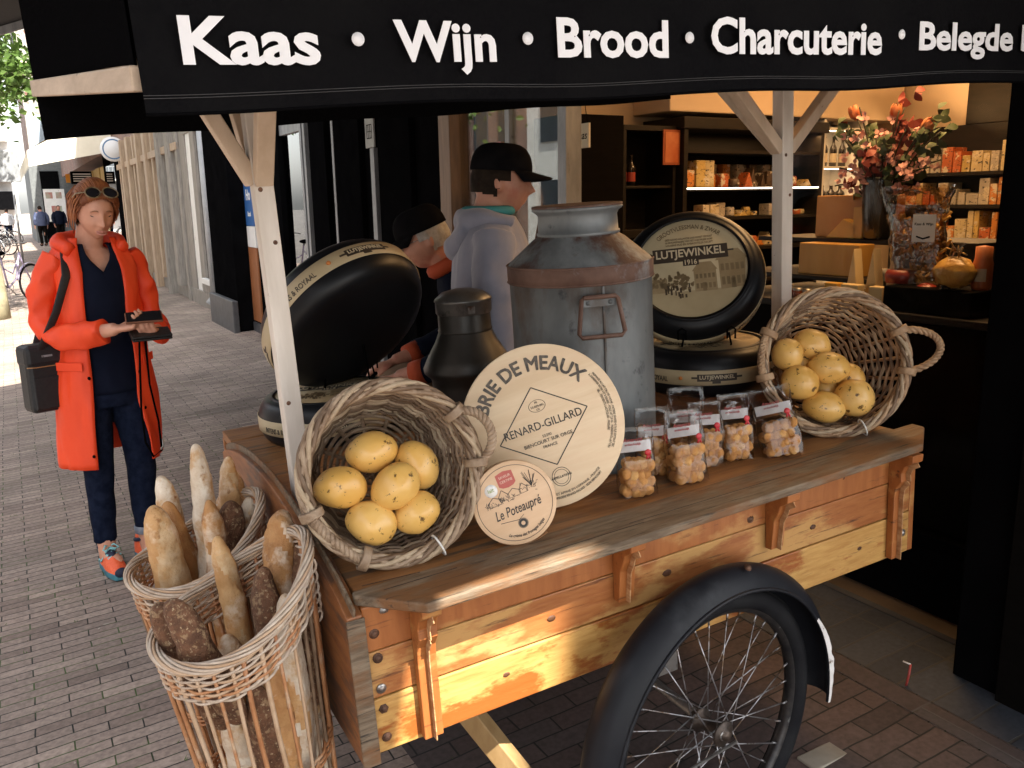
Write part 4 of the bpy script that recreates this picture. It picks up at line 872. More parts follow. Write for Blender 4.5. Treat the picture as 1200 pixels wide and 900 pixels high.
b = MB(); b.tube([(.105, 0, .63), (.137, 0, .64), (.14, 0, .67), (.122, 0, .69)], .006, 8); b.tube([(.14, -.02, .65), (.14, .02, .65), (.16, .02, .60), (.16, -.02, .60)], .005, 8, True); b.build('clasp', RUSTB, mc, RZ(R_(195)))
b = MB(); b.bb((.188, -.003, .02), (.1935, .003, .50), RZ(R_(-8))); b.build('seam', GALV, mc, bevel=.001)
mc2 = thing('milk_can', 'small dark tin milk can with domed lid behind the carton of cheeses', 'milk can', CF @ TR(.775, 1.1, .336) @ RZ(R_(-100)))
mc2['label'] = 'small dark tin milk can with domed lid, between leaning black cheese and big can'
b = MB(); b.lathe([(0, .0), (.135, 0), (.138, .01), (.13, .05), (.125, .10), (.128, .13), (.15, .150), (.152, .165), (.135, .20), (.105, .25), (.09, .285)], 56); b.build('body', DARKM, mc2)
b = MB(); b.lathe([(.09, .285), (.092, .29), (.089, .295), (.088, .375)], 48); b.build('neck', DARKM, mc2)
b = MB(); b.lathe([(.091, .345), (.094, .35), (.094, .385), (.097, .388), (.094, .395), (.07, .415), (.03, .425), (0, .426)], 48); b.build('lid', mat('dull_lid', (.10, .10, .095), .4, metal=.6, c2=(.17, .165, .155), sc=7, c3=(.03, .028, .025), s3=6), mc2)
b = MB(); b.bb((.093, -.012, .352), (.100, .012, .378)); b.build('clasp', STEEL, mc2, bevel=.002)
# ------------------------------------------------------------------ display cheeses
WAX = mat('black_cheese_wax', (.005, .0055, .007), .38, spec=.25, c2=(.008, .009, .011), sc=5, bump=.05, c4=(.3, .29, .27), s4=70, lo4=.735, hi4=.76)
LABEL = mat('cream_paper_band', (.40, .32, .19), .5, c2=(.46, .37, .23), sc=6)
SEPIA = [mat('sepia_print', c, .55, c2=d, sc=9) for c, d in (((.44, .36, .22), (.50, .42, .27)), ((.24, .17, .085), (.33, .25, .14)), ((.14, .10, .05), (.2, .14, .07)), ((.05, .035, .02), (.08, .055, .03)), ((.34, .27, .15), (.4, .32, .19)))]
LOGOB = mat('logo_brown', (.035, .026, .018), .5, c2=(.05, .036, .025)); LOGOC = mat('logo_cream', (.55, .47, .32), .5); ORNG = mat('orange_mark', (.5, .17, .03), .5)
CRd, CTh = .232, .145
def cheese(name, label, M, face=True, spin=0.0, rots=0):
    o = thing(name, label, 'cheese', M, 'black display cheeses')
    b = MB(); h = CTh/2; pr_ = [(0, -h)]
    for k in range(13):
        a = -pi/2+pi*k/12; pr_.append((CRd-.058+.058*cos(a)**.75 if cos(a) > 0 else CRd-.058, (h-.0)*sin(a)))
    pr_ += [(.188, h-.001), (.186, h-.006), (0, h-.006)]
    b.lathe(pr_, 96); b.build('wax_body', WAX, o)
    b = MB(); b.lathe([(CRd-.0005, -.024), (CRd+.0012, -.023), (CRd+.0012, .021), (CRd-.0005, .022)], 128); bo = b.build('paper_band', LABEL, o)
    rr = CRd+.0018
    def cyl(v): return V((rr*cos(v.x/rr), rr*sin(v.x/rr), v.y)) if False else V(((rr+v.z)*sin(v.x/rr), -(rr+v.z)*cos(v.x/rr), v.y))
    for base in range(3):
        off = spin+base*2*pi/3; Mr = RZ(off); q = MB()
        def sheet(x0, x1, y0, y1, z, mb): mb.grid(lambda i, j: cyl(V((x0+(x1-x0)*i, y0+(y1-y0)*j, z))), 10, 1, M=Mr, sm=False)
        sheet(-.075, .045, -.011, .011, 0, q); sheet(-.092, -.075, -.003, .003, 0, q); sheet(.045, .062, -.003, .003, 0, q); sheet(-.03, -.005, -.018, -.011, 0, q)
        text(q, 'INTENS & ROYAAL', .022, Mr, .008, fn=lambda v: cyl(V((v.x-.235, v.y-.007, v.z))), width=.135, height=.016)
        q.build('band_print', LOGOB, bo)
        q = MB(); text(q, 'LUTJEWINKEL', .024, Mr, .012, fn=lambda v: cyl(V((v.x-.015, v.y, .0008+v.z))), width=.105, height=.015); q.build('band_lettering', LOGOC, bo)
        q = MB(); q.ball(cyl(V((-.125, -.002, 0))), (.006, .006, .006), 10, 6, M=Mr); q.build('band_mark', ORNG, bo)
    if face:
        Mf = TR(0, 0, h-.0055) @ RZ(rots); RF = .184
        b = MB(); b.lathe([(RF, 0), (RF-.001, .0008), (0, .0008)], 80, Mf); fo_ = b.build('face_print', SEPIA[0], o)
        def cl(poly):   # keep a picture piece inside the round print
            return [(x, y) if math.hypot(x, y) < RF-.006 else ((RF-.006)*x/math.hypot(x, y), (RF-.006)*y/math.hypot(x, y)) for x, y in poly]
        def pc(nm, polys, m, z): 
            b = MB()
            for p_ in polys: b.add([(x, y, z) for x, y in cl(p_)], [tuple(range(len(p_)))], 0, False, Mf)
            return b.build(nm, m, fo_)
        R4 = lambda x, y, w_, h_: [(x, y), (x+w_, y), (x+w_, y+h_), (x, y+h_)]
        q = random.Random(11)
        ground = [(-.17, -.085), (.17, -.085)]+[((RF-.007)*cos(a), (RF-.007)*sin(a)) for a in [R_(-28)-R_(124)*k/16 for k in range(17)]]
        pc('print_street', [ground], SEPIA[4], .0012)
        pc('print_house', [R4(.005, -.085, .07, .075), R4(.085, -.085, .085, .105), [(.0, -.012), (.08, -.012), (.062, .018), (.022, .018)], [(.075, .018), (.178, .018), (.15, .055), (.10, .055)], R4(-.15, -.08, .07, .05)], SEPIA[1], .0014)
        wn = []
        for k in range(5): wn += [R4(.01+k*.013, -.04, .008, .016), R4(.01+k*.013, -.075, .008, .018)]
        for k in range(5): wn += [R4(.09+k*.0155, -.02, .010, .024), R4(.09+k*.0155, -.07, .010, .028)]
        pc('print_windows', wn+[R4(.03, -.085, .012, .03), R4(.118, -.083, .014, .035)], SEPIA[2], .0017)
        tr_ = []
        for cx, cy, s in ((-.05, -.035, .028), (-.12, -.04, .032), (-.075, -.05, .026), (-.02, -.055, .024)):
            for k in range(26):
                a = q.uniform(0, 6.28); r = s*q.random()**.5; x, y = cx+r*cos(a), cy+r*sin(a)*.9; e = q.uniform(.003, .008); tr_.append([(x+e*cos(t), y+e*sin(t)) for t in (0, 1.3, 2.5, 3.9, 5.1)])
        pc('print_trees', tr_, SEPIA[2], .0019)
        tr_ = []
        for k in range(16):
            x, y = q.uniform(-.10, -.01), q.uniform(-.105, -.065); tr_.append(R4(x, y, q.uniform(.003, .007), q.uniform(.01, .022)))
        pc('print_people', tr_, SEPIA[3], .0021)
        b = MB(); b.box((0, .052, .0012), (.236, .050, .0012), Mf); b.box((-.127, .052, .0012), (.018, .006, .001), Mf); b.box((.127, .052, .0012), (.018, .006, .001), Mf); b.box((0, .022, .0012), (.05, .024, .0012), Mf)
        lo_ = b.build('logo_plate', LOGOB, fo_)
        b = MB(); text(b, 'LUTJEWINKEL', .05, Mf @ TR(0, .052, .0022), .018, width=.216, height=.037); text(b, '1916', .025, Mf @ TR(0, .022, .0022), .012, width=.038, height=.018); b.build('logo_lettering', LOGOC, lo_)
        b = MB()
        text(b, 'GROOTVLEESMAN & ZWAR', .022, Mf @ TR(0, 0, .0012), .004, fn=arc_fn(.150, R_(90)), width=.215)
        for k, tx in enumerate(('DEZE NOORD-HOLLANDSE KAAS WORDT GEMAAKT', 'IN DE KAASMAKERIJ VAN HET WESTFRIESE DORP', 'VOLGENS OUD EN AMBACHTELIJK RECEPT')): text(b, tx, .009, Mf @ TR(0, .109-k*.0105, .0012), .002, width=.15)
        b.build('face_lettering', SEPIA[2], fo_)
    return o
def stand(M, label):
    o = thing('wire_stand', label, 'stand', M, 'black wire cheese stands'); b = MB()
    for s in (-.075, .075):
        b.tube([(s, .17, 0), (s, -.06, 0), (s, -.085, .012), (s*.9, -.092, .05)], .0032, 6); b.tube([(s, .05, .0), (s*.75, .02, .20)], .0032, 6)
        b.tube([(s-.012, -.086, .03), (s-.012, -.092, .06), (s, -.095, .068), (s+.012, -.092, .06), (s+.012, -.086, .03)], .003, 6)
    b.tube([(-.075, .17, 0), (.075, .17, 0)], .0032, 6); b.tube([(-.06, .02, .19), (.06, .02, .19)], .0032, 6); b.build('wire_frame', BLACK, o); return o
dst = thing('display_crate', 'low dark wooden crate under the flat cheese at the shop end of the cart', 'crate', CF @ TR(1.405, .63, .3345))
b = MB(); 
for k in range(3): b.bb((-.15, -.15+k*.105, .062), (.15, -.055+k*.105, .078))
for s in (-.15, .142): b.bb((s, -.15, 0), (s+.008, .15, .0615))
for s in (-.15, .142): b.bb((-.141, s, .0), (.141, s+.008, .061))
b.build('boards', WOODD, dst, bevel=.002)
c1 = cheese('display_cheese', 'black display cheese lying flat at the shop end, banded with cream paper', CF @ TR(1.405, .63, .4135+CTh/2), spin=R_(-28))
nR = V((-.53, -.64, .57)).normalized(); 
c2_ = cheese('display_cheese', 'tilted black display cheese whose round sepia print of a village faces the viewer', CF @ axes(nR, V((0, 0, 1)).cross(nR), V((1.415, .70, .752))) @ RZ(R_(4)), spin=R_(52))
stand(CF @ TR(1.40, .62, .5485) @ RZ(R_(-38)), 'black wire stand holding the tilted printed cheese')
c3_ = cheese('display_cheese', 'black display cheese lying flat behind the white post at the street end', CF @ TR(.315, 1.19, .336+CTh/2), spin=R_(-2), rots=R_(-20))
nL = V((-.25, .74, .62)).normalized()
c4_ = cheese('display_cheese', 'tilted black display cheese seen from behind, its bare black back to the viewer', CF @ axes(nL, V((0, 0, 1)).cross(nL), V((.395, 1.20, .712))) @ Matrix.Scale(1.2, 4), spin=R_(180))
stand(CF @ TR(.40, 1.24, .4725) @ RZ(R_(155)), 'black wire stand holding the cheese turned away from the viewer')
# ------------------------------------------------------------------ bags of almond cookies
CELLO = glass_mat('cellophane', (.97, .97, .97), .08, .7, bump=.55, bsc=13, base=.012)
COOK = mat('almond_cookie', (.40, .17, .04), .7, c2=(.56, .27, .075), sc=18, bump=.6, bsc=70, c3=(.62, .35, .12), s3=16, lo=.5, hi=.62, c4=(.22, .08, .03), s4=40, lo4=.64, hi4=.72)
CARD = mat('bag_card', (.38, .365, .36), .6, c2=(.72, .7, .7), sc=6); REDW = mat('red_wax_seal', (.45, .02, .03), .35, c2=(.55, .03, .04), bump=.2)
CK = []
for k in range(5):
    b = MB(); of = V((k*4.1, 2, k)); b.ball((0, 0, 0), (.0165, .0165, .0105), 12, 8, disp=lambda d: .16*noise.noise(d*2.2+of)+.06*noise.noise(d*6+of)); me = b.mesh('cookie'); me.materials.append(COOK); CK.append(me)
def cookie_bag(p, az, tilt, w_, d_, h, fill, n, label, place, seed, roll=0.0):
    q = random.Random(seed); M = CF @ TR(p) @ RZ(az) @ RX(tilt) @ RY(roll); w_ *= 1.1; d_ *= 1.1; h *= 1.08; o = thing('cookie_bag', label, 'cookie bag', M, 'cellophane bags of cookies')
    b = MB()
    def sec(z):
        t = z/h; f = 1 if t < .55 else max(.04, 1-(t-.55)/.40); return w_/2*(1+.04*sin(t*9+seed)), d_/2*f
    NZ, NA = 16, 32
    def fn(i, j):
        a = 2*pi*i; z = h*j; rx, ry = sec(z); cx = abs(cos(a))**.45*(1 if cos(a) > 0 else -1); cy = abs(sin(a))**.45*(1 if sin(a) > 0 else -1)
        jit = .004*noise.noise(V((cx*3, cy*3, z*30+seed))); return (cx*(rx+jit), cy*(ry+jit), z+.002*sin(a*3))
    b.grid(fn, NA, NZ, wrap=True); b.build('film', CELLO, o)
    b = MB(); b.box((0, .0, fill+.02), (w_*.88, .0016, .026)); co = b.build('header_card', CARD, o)
    b = MB(); text(b, 'Amaretti', .013, axes((0, -1, 0), (1, 0, 0), (-.004, -.0016, fill+.036)), .004, shear=.2); text(b, 'ambachtelijk', .008, axes((0, -1, 0), (1, 0, 0), (-.004, -.0016, fill+.025)), .002); b.build('card_lettering', mat('card_red', (.5, .1, .1), .6) if seed == 1 else bpy.data.materials['card_red'], co)
    b = MB(); b.ball((0, 0, 0), (.008, .003, .008), 14, 8, disp=lambda d: .15*noise.noise(d*3)); b.tube([(0, 0, -.005), (-.004, .001, -.016)], .0025, 6); b.tube([(.001, 0, -.005), (.005, .001, -.016)], .0025, 6)
    b.build('wax_seal', REDW, o, TR(w_*.26, -d_*.5-.002, fill+.008))
    k = 0; rows = max(3, int(fill/.021)); per = max(4, n//rows)
    for r_ in range(rows):
        for c_ in range(per):
            side = c_ % 2
            x = -w_/2+.016+(w_-.032)*((c_//2+.5*(r_ % 2)+.25)/max(1, (per+1)//2)) + q.uniform(-.003, .003); x = max(-w_/2+.014, min(w_/2-.014, x))
            y = (-d_/2+.011 if not side else d_/2-.013)+q.uniform(-.002, .003); z = .014+r_*.021+q.uniform(-.003, .003)
            ck = bpy.data.objects.new('cookie', CK[q.randrange(5)]); scene.collection.objects.link(ck)
            ck.matrix_world = M @ TR(x, y, z) @ Matrix.Rotation(q.uniform(.9, 2.1), 4, 'X') @ Matrix.Rotation(q.uniform(-.7, .7), 4, 'Y') @ Matrix.Rotation(q.uniform(0, 6), 4, 'Z')
            tag(ck, 'small round golden brown almond cookie inside the '+place, 'cookie', 'cookies in the '+place)
    return o
ZB = .345
cookie_bag((.738, .105, ZB), R_(-20), R_(-6), .083, .05, .155, .10, 28, 'cellophane bag of cookies standing nearest, beside the Brie box', 'bag beside the Brie box', 1)
cookie_bag((.893, .105, ZB), R_(-14), R_(-9), .088, .055, .165, .105, 28, 'cellophane cookie bag with a wide white glare, second from the Brie box', 'second bag from the Brie box', 2)
cookie_bag((1.005, .16, ZB), R_(-26), R_(-9), .08, .05, .155, .10, 24, 'cellophane cookie bag with a glare strip, set back in the middle of the row', 'set back middle bag', 3)
cookie_bag((1.10, .15, ZB), R_(-22), R_(-12), .078, .05, .16, .10, 24, 'cellophane bag of redder cookies left of the leaning last bag', 'bag left of the leaning one', 4)
cookie_bag((1.215, .10, ZB), R_(-34), R_(-16), .098, .055, .17, .105, 32, 'cellophane cookie bag leaning at a slant against the tan potato basket', 'slanting bag by the tan basket', 5, R_(-10))
cookie_bag((.865, .20, ZB), R_(-24), R_(-5), .08, .05, .16, .09, 20, 'cellophane cookie bag half hidden behind the first two, against the milk can', 'half hidden bag by the milk can', 6)
cookie_bag((1.03, .27, ZB), R_(-24), R_(-4), .09, .05, .17, .08, 20, 'cellophane cookie bag at the very back under the cream cheese band', 'backmost bag', 7)
# ------------------------------------------------------------------ people
SKIN = mat('fair_skin', (.54, .26, .17), .5, c2=(.60, .31, .21), sc=14, bump=.05, bsc=90, c3=(.53, .26, .18), s3=9, lo=.52, hi=.7)
SKIN2 = mat('ruddy_skin', (.42, .20, .13), .5, c2=(.5, .24, .16), sc=14, c3=(.42, .15, .10), s3=10, lo=.5, hi=.66)
REDH = mat('red_hair', (.17, .045, .013), .5, c2=(.33, .115, .036), sc=30, st=(1, 1, .4), bump=.4)
DARKH = mat('dark_hair', (.012, .008, .006), .8, c2=(.024, .017, .012), sc=30, bump=.3, spec=.1); GREYH = mat('grey_hair', (.25, .23, .21), .6, c2=(.4, .38, .35), sc=30, bump=.3)
LIPS = mat('lips', (.46, .19, .15), .45); BROW = mat('brow', (.26, .12, .06), .7); DARK = mat('lash_dark', (.02, .012, .01), .6)
COAT = mat('orange_red_coat', (.74, .048, .006), .6, c2=(.80, .062, .010), sc=5, bump=.45, bsc=7)
NAVY = mat('navy_cotton', (.006, .008, .018), .85, c2=(.010, .013, .026), sc=7, bump=.25, spec=.04)
DENIM = mat('dark_denim', (.006, .009, .021), .85, spec=.04, c2=(.012, .017, .036), sc=30, bump=.12)
CUFF = mat('denim_cuff', (.16, .18, .22), .8, c2=(.24, .26, .3), sc=40)
def smooth_add(mb, o2): mb.add(o2.v, o2.f, 0, True)
def head(mb, M, s=1.0, look=0):
    def ga(x, sx): return math.exp(-(x/sx)**2)
    vs = []; n, k = 64, 48
    for j in range(k+1):
        th = pi*j/k
        for i in range(n):
            a = 2*pi*i/n; d = V((sin(th)*cos(a), sin(th)*sin(a), cos(th))); p = V((d.x*.074, d.y*.095, d.z*.114))
            t = max(0, -d.z); fr = max(0, -d.y)
            p.x *= 1-.30*t*t; p.y *= 1-.10*t*(d.y > 0)
            p.y -= .010*t*t*fr*1.5
            x, z = p.x, p.z
            if fr > 0:
                e = min(1, fr*1.6)
                p.y -= e*(.021*ga(x, .012)*ga(z+.026, .016) + .012*ga(x, .010)*ga(z-.0, .026) + .006*ga(x, .018)*ga(z+.028, .010))
                for sx in (-1, 1):
                    p.y += e*.012*ga(x-sx*.031, .016)*ga(z-.012, .012)
                    p.y -= e*.006*ga(x-sx*.030, .02)*ga(z-.032, .009)
                    p.y -= e*.007*ga(x-sx*.038, .02)*ga(z+.030, .02)
                    p.y += e*.004*ga(x-sx*.026, .006)*ga(z+.045, .016)
                p.y -= e*(.008*ga(x, .020)*ga(z+.056, .007)+.009*ga(x, .019)*ga(z+.069, .007)); p.y += e*.006*ga(x, .024)*ga(z+.0625, .003)
                p.y -= e*.009*ga(x, .02)*ga(z+.098, .014)
            vs.append(p*s)
    fs = [(j*n+i, (j+1)*n+i, (j+1)*n+(i+1) % n, j*n+(i+1) % n) for j in range(k) for i in range(n)]
    mb.add(vs, fs, 0, True, M)
    for sx in (-1, 1):
        mb.ball((sx*.074*s, .012*s, -.008*s), (.009*s, .018*s, .030*s), 12, 10, M)
def face_parts(par, M, s=1.0, brow=None, lids=True):
    b = MB()
    for sx in (-1, 1):
        b.tube([V((sx*(.014+.034*t), -.0905+.012*t*t, .0285+.005*sin(pi*min(1, t*1.1))-.004*t))*s for t in [k/6 for k in range(7)]], [.0014*s, .0026*s, .003*s, .003*s, .0026*s, .002*s, .001*s], 6, M=M)
    b.build('eyebrows', brow or BROW, par)
    b = MB()
    for sx in (-1, 1):
        b.tube([V((sx*(.017+.028*t), -.0825+.010*t*t+.002, .0065-.004*sin(pi*t)))*s for t in [k/6 for k in range(7)]], [.0012*s]+[.0022*s]*5+[.001*s], 6, M=M)
    b.build('lashes', DARK, par)
    b = MB(); 
    b.tube([V((.026*t, -.1045+.014*t*t, -.0565-.0015*abs(t)+.002*(1-t*t)))*s for t in [-1+k/5 for k in range(11)]], [.001*s]+[.0034*s]*9+[.001*s], 8, M=M)
    b.tube([V((.023*t, -.1045+.014*t*t, -.0675+.003*t*t))*s for t in [-1+k/5 for k in range(11)]], [.001*s]+[.0040*s]*9+[.001*s], 8, M=M)
    b.build('lips', LIPS, par)
def hand(mb, P, f, n, thumb, curl=.6, s=1.0):
    P, f, n = V(P), V(f).normalized(), V(n).normalized(); n = (n-f*n.dot(f)).normalized(); sd = f.cross(n)*thumb
    Mh = Matrix((sd, f, n)).transposed().to_4x4(); Mh.translation = P
    mb.ball((0, .045*s, 0), (.039*s, .052*s, .016*s), 16, 12, Mh); mb.ball((0, .0, 0), (.026*s, .03*s, .019*s), 14, 10, Mh)
    for i, (L, x) in enumerate(((.068, .029), (.077, .010), (.071, -.009), (.056, -.027))):
        p = V((x*s, .082*s, 0)); a = .1+.12*i; pts = [V((x*.85*s, .05*s, 0)), p]
        for q_ in (.44, .32, .24):
            a += curl*(.9 if q_ == .44 else 1.0); p = p+V((x*.15, cos(a), sin(a)))*(L*q_*s); pts.append(p)
        mb.tube(pts, [.0095*s, .0092*s, .0085*s, .0078*s, .006*s], 10, M=Mh)
    pts = [V((.020, .012, .004))*s, V((.040, .034, .012))*s, V((.046, .060, .020))*s, V((.040, .082, .026))*s]
    mb.tube(pts, [.013*s, .0115*s, .0095*s, .007*s], 10, M=Mh)
def loft(mb, rings, n=40, a0=None, close_ends=True, wr=0, seed=0):
    """rings: (cx, cy, z, rx, ry[, half opening at the front])"""
    vs = []; full = a0 is None; K = n if full else n+1
    for r in rings:
        cx, cy, z, rx, ry = r[:5]; o = 0 if full else r[5]; o2 = o if len(r) < 7 else r[6]
        for k in range(K):
            a = (2*pi*k/n) if full else (o+(2*pi-o-o2)*k/n)
            w = wr*noise.noise(V((cos(a)*2.2+seed, sin(a)*2.2, z*4.5)))+wr*.6*noise.noise(V((cos(a)*6+seed, sin(a)*6, z*7)))
            vs.append((cx-(rx+w)*sin(a)*1.0, cy-(ry+w)*cos(a), z))
    N = len(rings)
    fs = [(i*K+k, (i+1)*K+k, (i+1)*K+(k+1) % K, i*K+(k+1) % K) for i in range(N-1) for k in range(n)]
    if full and close_ends: fs += [tuple(range(n)), tuple((N-1)*n+k for k in range(n-1, -1, -1))]
    return mb.add(vs, fs, 0, True)
def wob_tube(mb, pts, rs, n=18, wr=.006, seed=0, sub=5):
    P = [V(p) for p in pts]; Q, Rr = [], []
    for i in range(len(P)-1):
        for k in range(sub):
            t = k/sub; p0 = P[max(i-1, 0)]; p1 = P[i]; p2 = P[i+1]; p3 = P[min(i+2, len(P)-1)]
            Q.append(.5*((2*p1)+(p2-p0)*t+(2*p0-5*p1+4*p2-p3)*t*t+(3*p1-p0-3*p2+p3)*t**3)); Rr.append(rs[i]+(rs[i+1]-rs[i])*t)
    Q.append(P[-1]); Rr.append(rs[-1]); s = len(mb.v); mb.tube(Q, Rr, n)
    for i in range(s, len(mb.v)):
        v = V(mb.v[i]); mb.v[i] = tuple(v+V((noise.noise(v*16+V((seed, 0, 0))), noise.noise(v*16+V((0, seed, 5))), noise.noise(v*14+V((9, 0, seed)))))*wr)
    return mb
def solid(o, th, smooth=0):
    k = o.modifiers.new('thickness', 'SOLIDIFY'); k.thickness = th; k.offset = 0
    if smooth: k = o.modifiers.new('subdivision', 'SUBSURF'); k.levels = 1; k.render_levels = 1
    return o
# --- woman in the orange coat
WP = V((-1.84, 3.80, 0)); WP.z = gz(WP); WR = R_(46)
WM = TR(WP) @ RZ(WR) @ Matrix.Diagonal((.975, .985, 1.055, 1))
wom = thing('person', 'woman in an orange red raincoat looking down at the phone in her hands', 'person', WM)
HM = TR(.012, -.060, 1.552) @ RX(R_(20)) @ RZ(R_(-2)) @ Matrix.Diagonal((.98, .95, .95, 1))
b = MB(); head(b, HM, 1.0)
b.tube([(.0, .035, 1.34), (.0, .02, 1.42), (.005, -.012, 1.50)], [.07, .058, .056], 20)
b.ball((0, .015, 1.30), (.15, .085, .115), 24, 16)
b.tube([(-.19, -.085, 1.065), (-.09, -.22, 1.078), (-.045, -.285, 1.09)], [.03, .03, .026], 16); hand(b, (-.04, -.29, 1.09), (.65, -.62, .12), (-.2, .15, .95), -1, .62)
b.tube([(.21, -.10, 1.055), (.165, -.23, 1.058), (.125, -.285, 1.06)], [.03, .03, .026], 16); hand(b, (.12, -.29, 1.06), (-.55, -.7, .1), (-.15, .2, .95), 1, .62)
b.tube([(-.085, .01, .05), (-.085, .015, .22), (-.08, 0, .55), (-.06, .01, .88), (0, .01, 1.25)], [.038, .045, .05, .06, .07], 16); b.tube([(.095, -.03, .05), (.095, -.02, .22), (.085, -.03, .55), (.06, 0, .88), (0, .01, 1.25)], [.038, .045, .05, .06, .07], 16)
for sx in (-1, 1): b.tube([(sx*.09, .015, 1.33), (sx*.205, .02, 1.24), (sx*.228, .01, 1.11), (sx*.20, -.08, 1.07)], [.03, .024, .02, .022], 12)
b.ball((-.085, -.04, .05), (.038, .09, .035), 14, 10); b.ball((.095, -.07, .05), (.038, .09, .035), 14, 10)
wb = fuse(b, 'body', SKIN, wom, .0045, 2)
face_parts(wom, HM)
er = MB(); er.ball((-.078, .004, -.042), .005, 8, 6, HM); er.build('earring', SPOKE, wom)
hr = MB(); n, k_ = 72, 44; vs = []; keep = []
for j in range(k_+1):
    th = pi*j/k_
    for i in range(n):
        a = 2*pi*i/n; d = V((sin(th)*cos(a), sin(th)*sin(a), cos(th)))
        g_ = 1.06+.05*noise.noise(d*3)+.03*noise.noise(V((d.x*14, d.y*5, d.z*5)))+.05*max(0, d.z)+.12*max(0, d.y)
        p = V((d.x*.078, d.y*.098, d.z*.114))*g_
        vs.append(p); keep.append(not (d.y < -.02+.12*abs(d.x) and d.z < .66-.18*d.x*d.x+.05*sin(d.x*9)) and d.z > -.62)
fs = [q for q in [(j*n+i, (j+1)*n+i, (j+1)*n+(i+1) % n, j*n+(i+1) % n) for j in range(k_) for i in range(n)] if all(keep[x] for x in q)]
hr.add(vs, fs, 0, True, HM); qr = random.Random(8)
for k in range(260):      # swept up and back from the hairline
    x0 = qr.uniform(-.97, .97); zz = .70-.30*x0*x0+qr.uniform(-.06, .05); lift = qr.uniform(.10, .19); pts = []
    for t in [i/7 for i in range(8)]:
        d = V((x0*(1-.15*t), -(1-x0*x0*.55)**.5*(1-t)*.72+.95*t-.05, zz*(1-t)+.55*t+lift*2.2*sin(pi*min(1, t*1.1))*.55-.35*t*t)); d.normalize()
        g_ = 1.07+lift*sin(pi*min(.9, t+.05))+.10*max(0, d.y)+.004*qr.random(); pts.append(V((d.x*.078, d.y*.098, d.z*.114))*g_)
    hr.tube(pts, [.0018, .0034, .004, .004, .0038, .0034, .003, .0012], 5, M=HM)
for k in range(130):      # loose strands over the ears
    sx = -1 if k % 2 else 1; y = qr.uniform(-.045, .075); z0_ = qr.uniform(.02, .075); L = qr.uniform(.05, .125)*(.7 if y < -.02 else 1.1); w_ = qr.uniform(.0, .014)
    hr.tube([(sx*(.062+w_*.3), y-.004, z0_+.03), (sx*(.074+w_), y, z0_), (sx*(.083+w_), y+.010, z0_-L*.35), (sx*(.083+w_), y+.018, z0_-L*.7), (sx*(.074+w_*1.2), y+.026+.02*qr.random(), z0_-L)], [.0015, .0032, .0034, .003, .001], 5, M=HM)
hr.build('hair', REDH, wom)
sg = MB()
for sx in (-1, 1):
    Mg = HM @ TR(sx*.037, -.078, .108) @ RX(R_(-50)) @ RY(R_(sx*12))
    sg.ball((0, 0, 0), (.031, .004, .024), 20, 10, Mg, 0)
    sg.tube([(.032*cos(a), -.003, .025*sin(a)) for a in [2*pi*k/24 for k in range(24)]], .0028, 6, True, m=1, M=Mg)
    sg.tube([(sx*.068, -.07, .108), (sx*.088, -.02, .085), (sx*.09, .04, .04)], .003, 6, m=1, M=HM)
sg.tube([(-.008, -.083, .114), (.008, -.083, .114)], .0028, 6, m=1, M=HM)
tag(sg.build('sunglasses', [mat('dark_lens', (.015, .015, .018), .08, spec=.8), mat('tortoise_frame', (.12, .08, .04), .3, c2=(.3, .24, .14), sc=60)]), 'dark sunglasses pushed up into the red hair of the woman in orange', 'sunglasses').matrix_world = WM
# top with a V neck
b = MB(); NR = 48; vs = []
def top_z(a): 
    f = abs((a+pi) % (2*pi)-pi); return 1.305+min(1, f/.62)*.115 if f < .62 else 1.42
levels = [0, .12, .25, .4, .55, .7, .82, .92, 1.0]
def shirt_r(z):
    T_ = [(.80, .185, .135), (.95, .17, .13), (1.06, .158, .118), (1.18, .168, .125), (1.28, .172, .122), (1.36, .155, .098), (1.42, .085, .072)]
    for (z0, a0, b0), (z1, a1, b1) in zip(T_[:-1], T_[1:]):
        if z <= z1: t = max(0, (z-z0)/(z1-z0)); return a0+(a1-a0)*t, b0+(b1-b0)*t
    return T_[-1][1:]
def shirt(i, j):
    a = 2*pi*i; z = .80+(top_z(a)-.80)*j; rx, ry = shirt_r(z); w = .006*noise.noise(V((cos(a)*3, sin(a)*3, z*6)))
    bust = .018*math.exp(-((z-1.22)/.07)**2)*max(0, cos(a))
    return (-(rx+w)*sin(a), .01-(ry+w+bust)*cos(a), z)
b.grid(shirt, NR, 30, wrap=True); solid(b.build('navy_top', NAVY, wom), .006)
b = MB(); 
loft(b, [(0, .01, .83, .17, .125), (0, .012, .78, .178, .135), (0, .012, .95, .168, .13)][::-1][:2]+[(0, .01, .74, .172, .13)])
wob_tube(b, [(-.085, .005, .86), (-.088, -.01, .66), (-.088, -.012, .47), (-.087, .01, .28), (-.085, .02, .125)], [.100, .086, .066, .058, .050], 22, .007, 2)
wob_tube(b, [(.085, .0, .86), (.092, -.03, .66), (.096, -.045, .47), (.096, -.03, .28), (.096, -.02, .145)], [.100, .086, .066, .058, .050], 22, .007, 5)
fuse(b, 'trousers', DENIM, wom, .007, 3)
b = MB(); b.lathe([(.049, 0), (.054, .002), (.055, .032), (.051, .036)], 28, TR(.096, -.02, .128)); b.build('turned_cuff', CUFF, wom)
